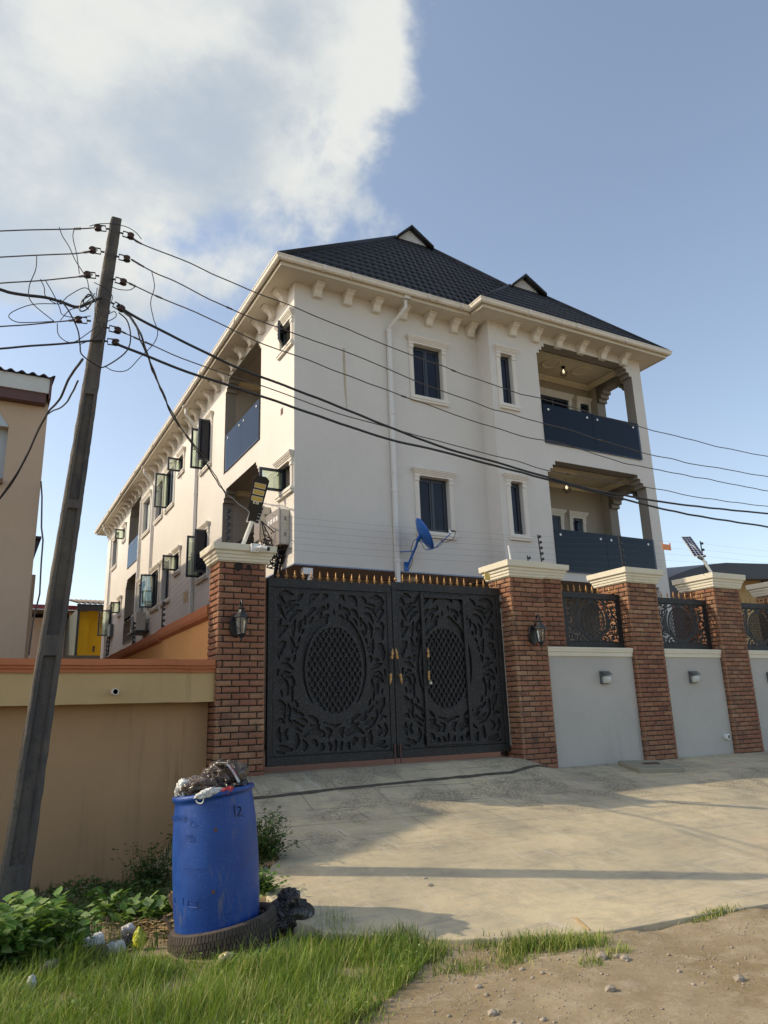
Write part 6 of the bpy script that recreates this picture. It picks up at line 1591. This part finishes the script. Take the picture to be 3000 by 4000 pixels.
# black bag on the ground right of the drum
p = onT(1130, 3650); BBX = p
t = thing('bin_bag', 'crumpled black bin bag lying on the grass edge right of the drum', 'bin bag', tuple(p))
crumple('bag_body', Vector((p.x+.0, p.y+.05, p.z+.08)), (.19, .14, .13), MT['bag_black'], 11, parent=t, n=4); crumple('bag_neck', Vector((p.x+.02, p.y+.04, p.z+.17)), (.10, .09, .10), MT['bag_black'], 17, parent=t, n=4, folds=1.2); crumple('bag_tail', Vector((p.x-.16, p.y-.02, p.z+.05)), (.14, .09, .07), MT['bag_black'], 13, parent=t, n=4, folds=1.2)
def litter(name, px, py, size, mat, seed, label, cat='rubbish', dz=.4, flat=1, folds=1.0, rz=0):
    p = onT(px, py); return crumple(name, (p.x, p.y, p.z+.03+size[2]*dz), size, mat, seed, label=label, cat=cat, folds=folds, rz=rz, n=3)
p = onT(345, 3722); p.z += .045; m = MB(); m.rings([[(p.x-.11, p.y-.05, p.z), (p.x+.10, p.y-.04, p.z), (p.x+.10, p.y+.06, p.z), (p.x-.11, p.y+.06, p.z)], [(p.x-.10, p.y-.04, p.z+.05), (p.x+.09, p.y-.03, p.z+.06), (p.x+.09, p.y+.05, p.z+.065), (p.x-.10, p.y+.05, p.z+.055)]])
tag(m.build('foam_pack', MT['white'], bevel=.008), 'flattened white foam pack in the grass beside the leafy bush', 'rubbish')
litter('paper_scrap', 465, 3742, (.045, .03, .055), MT['bag_white'], 21, 'folded white paper scrap left of the yellow bag', 'paper')
litter('bin_bag', 500, 3715, (.05, .04, .06), MT['bag_black'], 22, 'small dark scrap of bag between the white paper and the yellow bag', 'rubbish')
litter('paper_scrap', 435, 3735, (.035, .025, .04), MT['bag_white'], 23, 'small crumpled white scrap nearest the leafy bush', 'paper')
litter('plastic_bag', 543, 3712, (.05, .035, .075), MT['bag_yellow'], 24, 'yellow green plastic bag on the ground left of the tyre', 'plastic bag')
litter('plastic_cup', 498, 3668, (.05, .04, .05), MT['bag_white'], 25, 'torn white cup lying behind the yellow bag', 'rubbish')
litter('wrapper', 880, 3775, (.075, .03, .03), SH.setdefault('wrap', mk_bag('silver_and_ochre_wrapper', (.50, .42, .22), .3)), 26, 'crumpled ochre and silver wrapper in the grass below the tyre', 'wrapper', rz=.5)
litter('wrapper', 195, 3815, (.07, .03, .045), SH.setdefault('wrap2', mk_bag('white_red_wrapper', (.50, .36, .30), .4)), 27, 'faded red and white wrapper in the grass at lower left', 'wrapper', rz=.6)
litter('plastic_scrap', 118, 3885, (.025, .02, .05), MT['bag_clear'], 28, 'clear plastic scrap in the grass at the lower left corner', 'rubbish')
litter('plastic_scrap', 1035, 3430, (.035, .03, .04), MT['bag_white'], 29, 'white plastic scrap among the weeds right of the drum', 'rubbish')
litter('plastic_bag', 600, 3555, (.10, .05, .025), MT['bag_clear'], 30, 'flat milky plastic bag lying behind the cardboard scraps', 'plastic bag')
litter('plastic_bag', 655, 3545, (.06, .04, .03), MT['bag_white'], 31, 'small white bag beside the torn cardboard left of the drum', 'plastic bag')
for k, (x, y, sx, sy, rz, tl, lab) in enumerate(((640, 3570, .10, .07, .3, .35, 'flat torn cardboard piece farthest from the camera'), (685, 3600, .07, .09, 1.2, 1.1, 'upright torn cardboard piece leaning against the drum'), (600, 3600, .09, .05, -.4, .2, 'long cardboard strip left of the tyre'), (655, 3680, .04, .06, .8, 1.0, 'small cardboard scrap touching the tyre'))):
    p = onT(x, y); m = MB(); V = []; n = 6
    for i in range(n+1):
        for j in range(n+1):
            u, v = i/n-.5, j/n-.5; V.append((u*2*sx*(1+.1*math.sin(j*2+k)), v*2*sy*(1+.1*math.cos(i*3+k)), .02*math.sin(u*5+k)))
    F = [(i*(n+1)+j, i*(n+1)+j+1, (i+1)*(n+1)+j+1, (i+1)*(n+1)+j) for i in range(n) for j in range(n)]
    m.add(V, F); m.xf(Matrix.Translation(p+Vector((0, 0, .03+.08*tl))) @ Matrix.Rotation(rz, 4, 'Z') @ Matrix.Rotation(tl, 4, 'X')); o = m.build('cardboard', MT['card']); o.modifiers.new('s', 'SOLIDIFY').thickness = .004; tag(o, lab, 'cardboard')
# dry straw heap
V = []; F = []; A = []
p0 = onT(620, 3640)
for k in range(420):
    x, y = p0.x+random.gauss(0, .16), p0.y+random.gauss(0, .14); z = gz(x, y)+random.uniform(.0, .09); a = random.uniform(0, 6.28); l = random.uniform(.04, .15); w2 = .0025
    d = Vector((math.cos(a)*l, math.sin(a)*l, random.uniform(-.02, .03))); nn = Vector((-math.sin(a), math.cos(a), .5))*w2; b = len(V); q = Vector((x, y, z))
    V += [q-nn, q+nn, q+d+nn, q+d-nn]; F.append((b, b+1, b+2, b+3))
o = mesh_np('dead_straw', [tuple(v) for v in V], F, MT['drystem']); tag(o, 'heap of dead straw and stems left of the tyre', 'straw', kind='stuff')

# ------------------------------------------------------------------ vegetation
def blades(name, P, L_, mat, label, cat, seed=1, width=.0045, dry=.10, wig=.5, parent=None):
    r = np.random.default_rng(seed); n = len(P); P = np.asarray(P); L_ = np.asarray(L_)
    az = r.uniform(0, 2*np.pi, n); lean = r.uniform(.12, 1.0, n)*wig; W_ = width*r.uniform(.6, 1.4, n)
    face = az + np.pi/2 + r.uniform(-.5, .5, n); V = np.zeros((n, 8, 3)); lev = [0, .38, .72, 1.0]
    for i, s in enumerate(lev):
        bend = lean*s**1.7; h = L_*(s - .22*lean*s**2); cx = P[:, 0]+np.cos(az)*L_*bend*.75; cy = P[:, 1]+np.sin(az)*L_*bend*.75; cz = P[:, 2]+h-.01
        ww = W_*(1-.9*s**1.6)
        V[:, 2*i] = np.stack([cx-np.cos(face)*ww, cy-np.sin(face)*ww, cz], -1); V[:, 2*i+1] = np.stack([cx+np.cos(face)*ww, cy+np.sin(face)*ww, cz], -1)
    base = np.arange(n)[:, None]*8; F = np.concatenate([base+np.array([[2*i, 2*i+1, 2*i+3, 2*i+2]]) for i in range(3)], 0)
    col = r.uniform(0, .75, n); clump = np.array([mnoise.noise(Vector((p[0]*1.7, p[1]*1.7, 5))) for p in P]); col = np.clip(col+clump*.35, 0, .8); col = np.where(r.random(n) < dry, r.uniform(.85, 1, n), col)
    o = mesh_np(name, V.reshape(-1, 3), F, mat, attr=np.repeat(col, 8)); return tag(o, label, cat, kind='stuff')
def inpoly(x, y, poly):
    c = False; j = len(poly)-1
    for i in range(len(poly)):
        if (poly[i][1] > y) != (poly[j][1] > y) and x < (poly[j][0]-poly[i][0])*(y-poly[i][1])/(poly[j][1]-poly[i][1])+poly[i][0]: c = not c
        j = i
    return c
GP = [tuple(onT(x, y))[:2] for x, y in ((-500, 4300), (1130, 4300), (1330, 4010), (1480, 3935), (1610, 3830), (1680, 3755), (1560, 3690), (1330, 3640), (1240, 3650), (1100, 3695), (900, 3735), (720, 3730), (560, 3745), (420, 3760), (250, 3700), (-500, 3560))]
xs_ = [p[0] for p in GP]; ys_ = [p[1] for p in GP]; pts = []; Ls_ = []
tries = 0
while len(pts) < 90000 and tries < 800000:
    tries += 1
    x, y = random.uniform(min(xs_), max(xs_)), random.uniform(min(ys_), max(ys_))
    e = .10*mnoise.noise(Vector((x*3, y*3, 1))); 
    if not inpoly(x+e, y+e, GP): continue
    if math.hypot(x-TX, y-TY) < .40: continue
    dn = .55+.9*mnoise.noise(Vector((x*2.6, y*2.6, 9)))+.5*mnoise.noise(Vector((x*7, y*7, 9)))
    if random.random() > dn+.22: continue
    z = gz(x, y); pts.append((x, y, z)); Ls_.append(random.choice((.7, .7, 1, 1, 1.7))*random.uniform(.03, .125)*(1+.7*mnoise.noise(Vector((x*2.4, y*2.4, 3))))*(.45 if math.hypot(x-TX, y-TY) < .62 else 1))
GPTS = pts
blades('grass', pts, Ls_, MT['grass'], 'thick green grass covering the verge at lower left', 'grass', 3, width=.0023, dry=.14, wig=1.3)
pts = []; Ls_ = []
for px, py, rx, ry, n_, l in ((1660, 3735, .16, .09, 700, .13), (1560, 3700, .14, .07, 500, .16), (1800, 3790, .14, .07, 260, .09), (1500, 3830, .2, .1, 500, .10), (2050, 3705, .16, .07, 620, .14), (2180, 3700, .12, .07, 420, .15), (2290, 3690, .14, .06, 380, .12), (2390, 3720, .12, .05, 160, .08), (2010, 3760, .14, .07, 220, .09), (2790, 3575, .20, .03, 420, .06), (1900, 3700, .10, .05, 160, .09), (1380, 3980, .16, .1, 300, .10), (2310, 3760, .1, .05, 120, .07)):
    p = onT(px, py)
    for k in range(n_):
        x, y = p.x+random.gauss(0, rx*.6), p.y+random.gauss(0, ry*.8)
        ins = x > leftX(y)+.02 and y > 3.0
        z = (float(zc(x, y)) if ins else gz(x, y)); pts.append((x, y, z)); Ls_.append(random.uniform(.3, .9)*l)
blades('grass_tufts', pts, Ls_, MT['grass'], 'scattered grass tufts along the broken edge of the pavement', 'grass', 5, width=.003, dry=.35, wig=1.3)
def leaves(name, C, mat, label, cat, kind=None, seed=1, size=(.03, .06), up_=.5, parent=None):
    r = random.Random(seed); V = []; F = []; A = []
    for (x, y, z) in C:
        l = r.uniform(*size); w2 = l*r.uniform(.32, .48); az = r.uniform(0, 6.283); el = r.uniform(-.3, 1.1)*up_
        d = Vector((math.cos(az)*math.cos(el), math.sin(az)*math.cos(el), math.sin(el))); s = Vector((-math.sin(az), math.cos(az), r.uniform(-.4, .4))).normalized(); u = d.cross(s)
        q = Vector((x, y, z)); b = len(V)
        V += [q, q+d*l*.35-s*w2+u*l*.10, q+d*l*.4, q+d*l*.35+s*w2+u*l*.10, q+d*l*.75-s*w2*.55+u*l*.02, q+d*l*.75+s*w2*.55+u*l*.02, q+d*l-u*l*.12]
        F += [(b, b+1, b+2, b+2), (b, b+2, b+3, b+3), (b+1, b+4, b+6, b+2), (b+2, b+6, b+5, b+3)]; c = r.random(); A += [c]*7
    F = [f if f[2] != f[3] else f for f in F]
    tri = []
    for f in F:
        if f[2] == f[3]: tri.append(f[:3])
        else: tri += [(f[0], f[1], f[2]), (f[0], f[2], f[3])]
    V = np.array([tuple(v) for v in V])
    if parent: V = V - np.array(parent.location)
    o = mesh_np(name, V, tri, mat, attr=A, parent=parent)
    if parent is None: tag(o, label, cat, kind=kind)
    return o
leaves('verge_weeds', [(x+random.gauss(0, .02), y+random.gauss(0, .02), z+random.uniform(.01, .07)) for x, y, z in random.sample(GPTS, 3800) if mnoise.noise(Vector((x*2.2, y*2.2, 31))) > -.05], MT['weed'], 'small broad-leaved weeds mixed into the verge grass', 'weeds', 'stuff', 14, (.012, .034), .8)
# leafy bush at left
pb = onT(250, 3800); t = thing('shrub', 'low leafy green bush in the grass at the left, in full sun', 'bush', tuple(pb))
C = []; st = MB()
for k in range(95):
    x = pb.x + random.uniform(-.80, .12); y = pb.y + .16 + abs(random.gauss(.05, .24)); z0 = gz(x, y); h = random.uniform(.16, .36)*(1-.5*max(0, (x-pb.x))/.42)*(1.05 if x < pb.x else .9)
    tipx, tipy = x+random.gauss(0, .07), y+random.gauss(0, .07); st.tube([(x, y, z0), ((x+tipx)/2, (y+tipy)/2, z0+h*.55), (tipx, tipy, z0+h)], [.004, .003, .0015], 4)
    for j in range(24):
        s = random.uniform(.2, 1.05); C.append((x+(tipx-x)*s+random.gauss(0, .035), y+(tipy-y)*s+random.gauss(0, .035), z0+h*s+random.gauss(0, .015)))
leaves('foliage', C, MT['weed'], '', '', seed=4, size=(.045, .105), up_=.7, parent=t); tag(st.build('stems', MT['stem'], t), kind='stuff')
# taller ragged weeds between bush and drum
C = []; st = MB()
for px, py, h in ((400, 3590, .2), (460, 3585, .2), (570, 3605, .20), (620, 3600, .17), (520, 3600, .18), (480, 3610, .2), (640, 3580, .17), (360, 3560, .2), (420, 3570, .2)):
    p = onT(px, py+20)
    for q in range(3):
        a = Vector((p.x+random.gauss(0, .03), p.y+random.gauss(0, .03), p.z)); b = a+Vector((random.gauss(0, .05), random.gauss(0, .05), h*random.uniform(.7, 1.1))); st.tube([a, b], .003, 4)
        for j in range(10): s = random.uniform(.3, 1); C.append(tuple(a.lerp(b, s)+Vector((random.gauss(0, .02), random.gauss(0, .02), 0))))
t = thing('weeds', 'pale ragged weeds sprouting through the rubbish left of the drum', 'weeds', tuple(onT(540, 3660)))
leaves('foliage', C, MT['weed'], '', '', seed=6, size=(.05, .10), up_=.9, parent=t); tag(st.build('stems', MT['stem'], t), kind='stuff')
# shaded creepers at the foot of the ochre wall
C = []; pts = []; Ls_ = []
for k in range(9000):
    x = random.uniform(-.6, 2.62); y = random.triangular(5.9, 9.25, 8.6)
    d = .5+.8*mnoise.noise(Vector((x*1.8, y*1.8, 2)))
    if random.random() > d or math.hypot(x-DX, y-DY) < .45 or x > leftX(y)-.03: continue
    hmax = .08+.16*max(0, mnoise.noise(Vector((x*2.2, y*1.6, 7)))+.25)*(1 if y > 7.6 else .5) + (.12 if x > 1.9 and y > 7.4 else 0)
    C.append((x, y, gz(x, y)+random.uniform(0, hmax)))
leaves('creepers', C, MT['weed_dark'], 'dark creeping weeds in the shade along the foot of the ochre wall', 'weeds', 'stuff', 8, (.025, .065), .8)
for k in range(9000):
    x = random.uniform(-.8, 2.5); y = random.uniform(5.6, 9.2)
    if random.random() > .5+.9*mnoise.noise(Vector((x*1.3, y*1.3, 12))) or math.hypot(x-DX, y-DY) < .40 or x > leftX(y)-.05: continue
    pts.append((x, y, gz(x, y))); Ls_.append(random.uniform(.06, .18))
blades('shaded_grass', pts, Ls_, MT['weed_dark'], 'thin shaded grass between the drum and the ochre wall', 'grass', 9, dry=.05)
# bush on the pavement edge right of the drum
def edge_bush(label, cx, cy, cz, rx, ry, rz_, n_, seed, dry=False):
    t = thing('shrub', label, 'bush', (cx, cy, cz)); C = []; st = MB(); r = random.Random(seed)
    for k in range(n_//16):
        a = Vector((cx+r.uniform(-.5, .5)*rx, cy+r.uniform(-.5, .5)*ry, cz)); b = Vector((cx+r.gauss(0, .6)*rx, cy+r.gauss(0, .6)*ry, cz+r.uniform(.3, 1.1)*rz_)); st.tube([a, a.lerp(b, .5)+Vector((0, 0, .02)), b], [.004, .003, .0015], 4)
        for j in range(16): s = r.uniform(.2, 1.05); C.append(tuple(a.lerp(b, s)+Vector((r.gauss(0, .03), r.gauss(0, .03), r.gauss(0, .02)))))
    leaves('foliage', C, MT['weed_dark'] if not dry else MT['weed'], '', '', seed=seed, size=(.022, .045), up_=.7, parent=t); tag(st.build('stems', MT['stem'], t), kind='stuff')
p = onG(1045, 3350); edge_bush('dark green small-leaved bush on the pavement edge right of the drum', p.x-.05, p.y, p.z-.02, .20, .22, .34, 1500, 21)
p = onG(1035, 3480); edge_bush('lighter low weed on the pavement edge just below the dark bush', p.x-.03, p.y, p.z-.02, .10, .10, .16, 420, 22, True)
p = onT(560, 3400); p = (1.75, 8.3); edge_bush('taller leafy weed against the ochre wall left of the drum', 1.78, 8.35, gz(1.78, 8.35), .22, .2, .45, 1100, 23)

# ------------------------------------------------------------------ stones and sticks
def stone_mesh(V, F, c, s, seed):
    bm = bmesh.new(); bmesh.ops.create_icosphere(bm, subdivisions=1, radius=1); sv = Vector((seed, seed*2.3, 0)); b = len(V)
    for v in bm.verts:
        p = v.co*(1+.35*mnoise.noise(v.co*1.5+sv)); V.append((c[0]+p.x*s[0], c[1]+p.y*s[1], c[2]+p.z*s[2]))
    for f in bm.faces: F.append(tuple(v.index+b for v in f.verts))
    bm.free()
V = []; F = []
for k in range(5200):
    x, y = random.uniform(1.2, 7.0), random.uniform(2.6, 4.5)
    if x > leftX(y)-.0: continue
    if inpoly(x, y, GP) and random.random() > .1: continue
    dn = .40+1.1*mnoise.noise(Vector((x*1.6, y*1.6, 4)))+(.5 if x < 3.4 and y > 3.5 else 0)
    if random.random() > dn: continue
    s = random.uniform(.002, .007)*(2.2 if random.random() < .05 else 1); stone_mesh(V, F, (x, y, gz(x, y)+s*.3), (s*random.uniform(.8, 1.5), s, s*.7), k)
o = mesh_np('gravel', V, F, MT['stone']); tag(o, 'loose gravel scattered over the sandy dirt', 'gravel', kind='stuff')
for k, (px, py, s, lab) in enumerate(((2350, 3745, .035, 'largest loose stone on the dirt, near the middle right'), (2440, 3750, .028, 'stone just right of the largest one on the dirt'), (2410, 3740, .018, 'small stone between the two bigger ones on the dirt'), (2385, 3870, .030, 'half buried stone below the others on the dirt'), (2890, 3832, .030, 'dark stone on the dirt near the right edge'), (1925, 3965, .024, 'pale stone on the dirt near the bottom edge'), (1870, 3860, .02, 'small stone on the dirt below the grass tufts'), (2690, 3585, .03, 'stone lodged against the broken pavement edge'), (1660, 3435, .018, 'small clod of dirt on the pavement between the shadows'), (1680, 3462, .022, 'larger clod of dirt on the pavement, nearer the camera'))):
    p = onG(px, py) if k > 7 else onT(px, py); V = []; F = []; stone_mesh(V, F, (0, 0, 0), (s*1.25, s, s*.75), k+900)
    m = MB(); m.add(V, F); o = m.build('stone', MT['stone']); o.location = (p[0], p[1], p[2]+s*.35); tag(o, lab, 'stone')
a, b = onG(2250, 3595), onG(2303, 3640); a.z += .012; b.z += .012
tag(MB().tube([a, a.lerp(b, .5)+Vector((0, .006, .003)), b], [.008, .007, .005], 6).build('stick', MT['drystem']), 'short dry stick lying on the pavement near its broken edge', 'stick')

# the drum, its tyre and its load stand askew on the sloping verge
SHR = Matrix.Translation((DX, DY, DZ)) @ Matrix(((1-.0, 0, -.874*.062, 0), (0, 1, .486*.062, 0), (.874*.165, -.486*.165, 1, 0), (0, 0, 0, 1))) @ Matrix.Translation((-DX, -DY, -DZ))
def warp(root):
    seen = set()
    def rec(o, off):
        off = off + o.location
        if o.type == 'MESH' and o.data.name not in seen:
            seen.add(o.data.name)
            for v in o.data.vertices: v.co = SHR @ (v.co + off) - off
        for ch in o.children: rec(ch, off)
    rec(root, Vector((0, 0, 0)))
for o in list(COL.objects):
    if o.parent is None and ('category' in o):
        l_ = o['label']
        if 'drum' in l_ and any(k in l_ for k in ('bin bag heaped in the blue drum', 'on the left of the drum mouth', 'sagging over the front rim', 'at the left of the drum rim', 'hanging over the front rim', 'on the front rim', 'rubbish heap in the drum', 'right rim of the drum', 'below the front rim')) or o.name in ('drum', 'tyre'): warp(o)

a = at(726, 2330, 'X', XL); m = MB(); rr = random.Random(4)
P = [FL.P(a.y+.55*(u+rr.uniform(-.06, .06)), a.z+.36*(v+rr.uniform(-.08, .08)), .004) for u, v in ((-.5, -.5), (0, -.42), (.5, -.5), (.42, 0), (.5, .5), (.1, .42), (-.5, .5), (-.45, .1))]
m.add(P, [tuple(range(8))]); m.build('peeled_paint_patch', simple('bare_render_patch', (.50, .38, .22), .9, var=.3, scale=8), bld)

m = MB(); so = simple('soot_blotch', (.018, .015, .014), .95, var=.3)
for cx_, cy_, rx_, ry_, sd in ((932, 2213, 17, 17, 1), (972, 2216, 9, 11, 2)):
    n = 16; P = []
    for k in range(n):
        an = 2*math.pi*k/n; q = 1+.35*mnoise.noise(Vector((math.cos(an)*1.3, math.sin(an)*1.3, sd))); P.append(at(cx_+rx_*q*math.cos(an), cy_+ry_*q*math.sin(an), 'Y', 8.9945))
    m.add(P, [tuple(range(n))])
tag(m.build('soot_mark', so, bpy.data.objects['brick_pier']), kind='stuff')
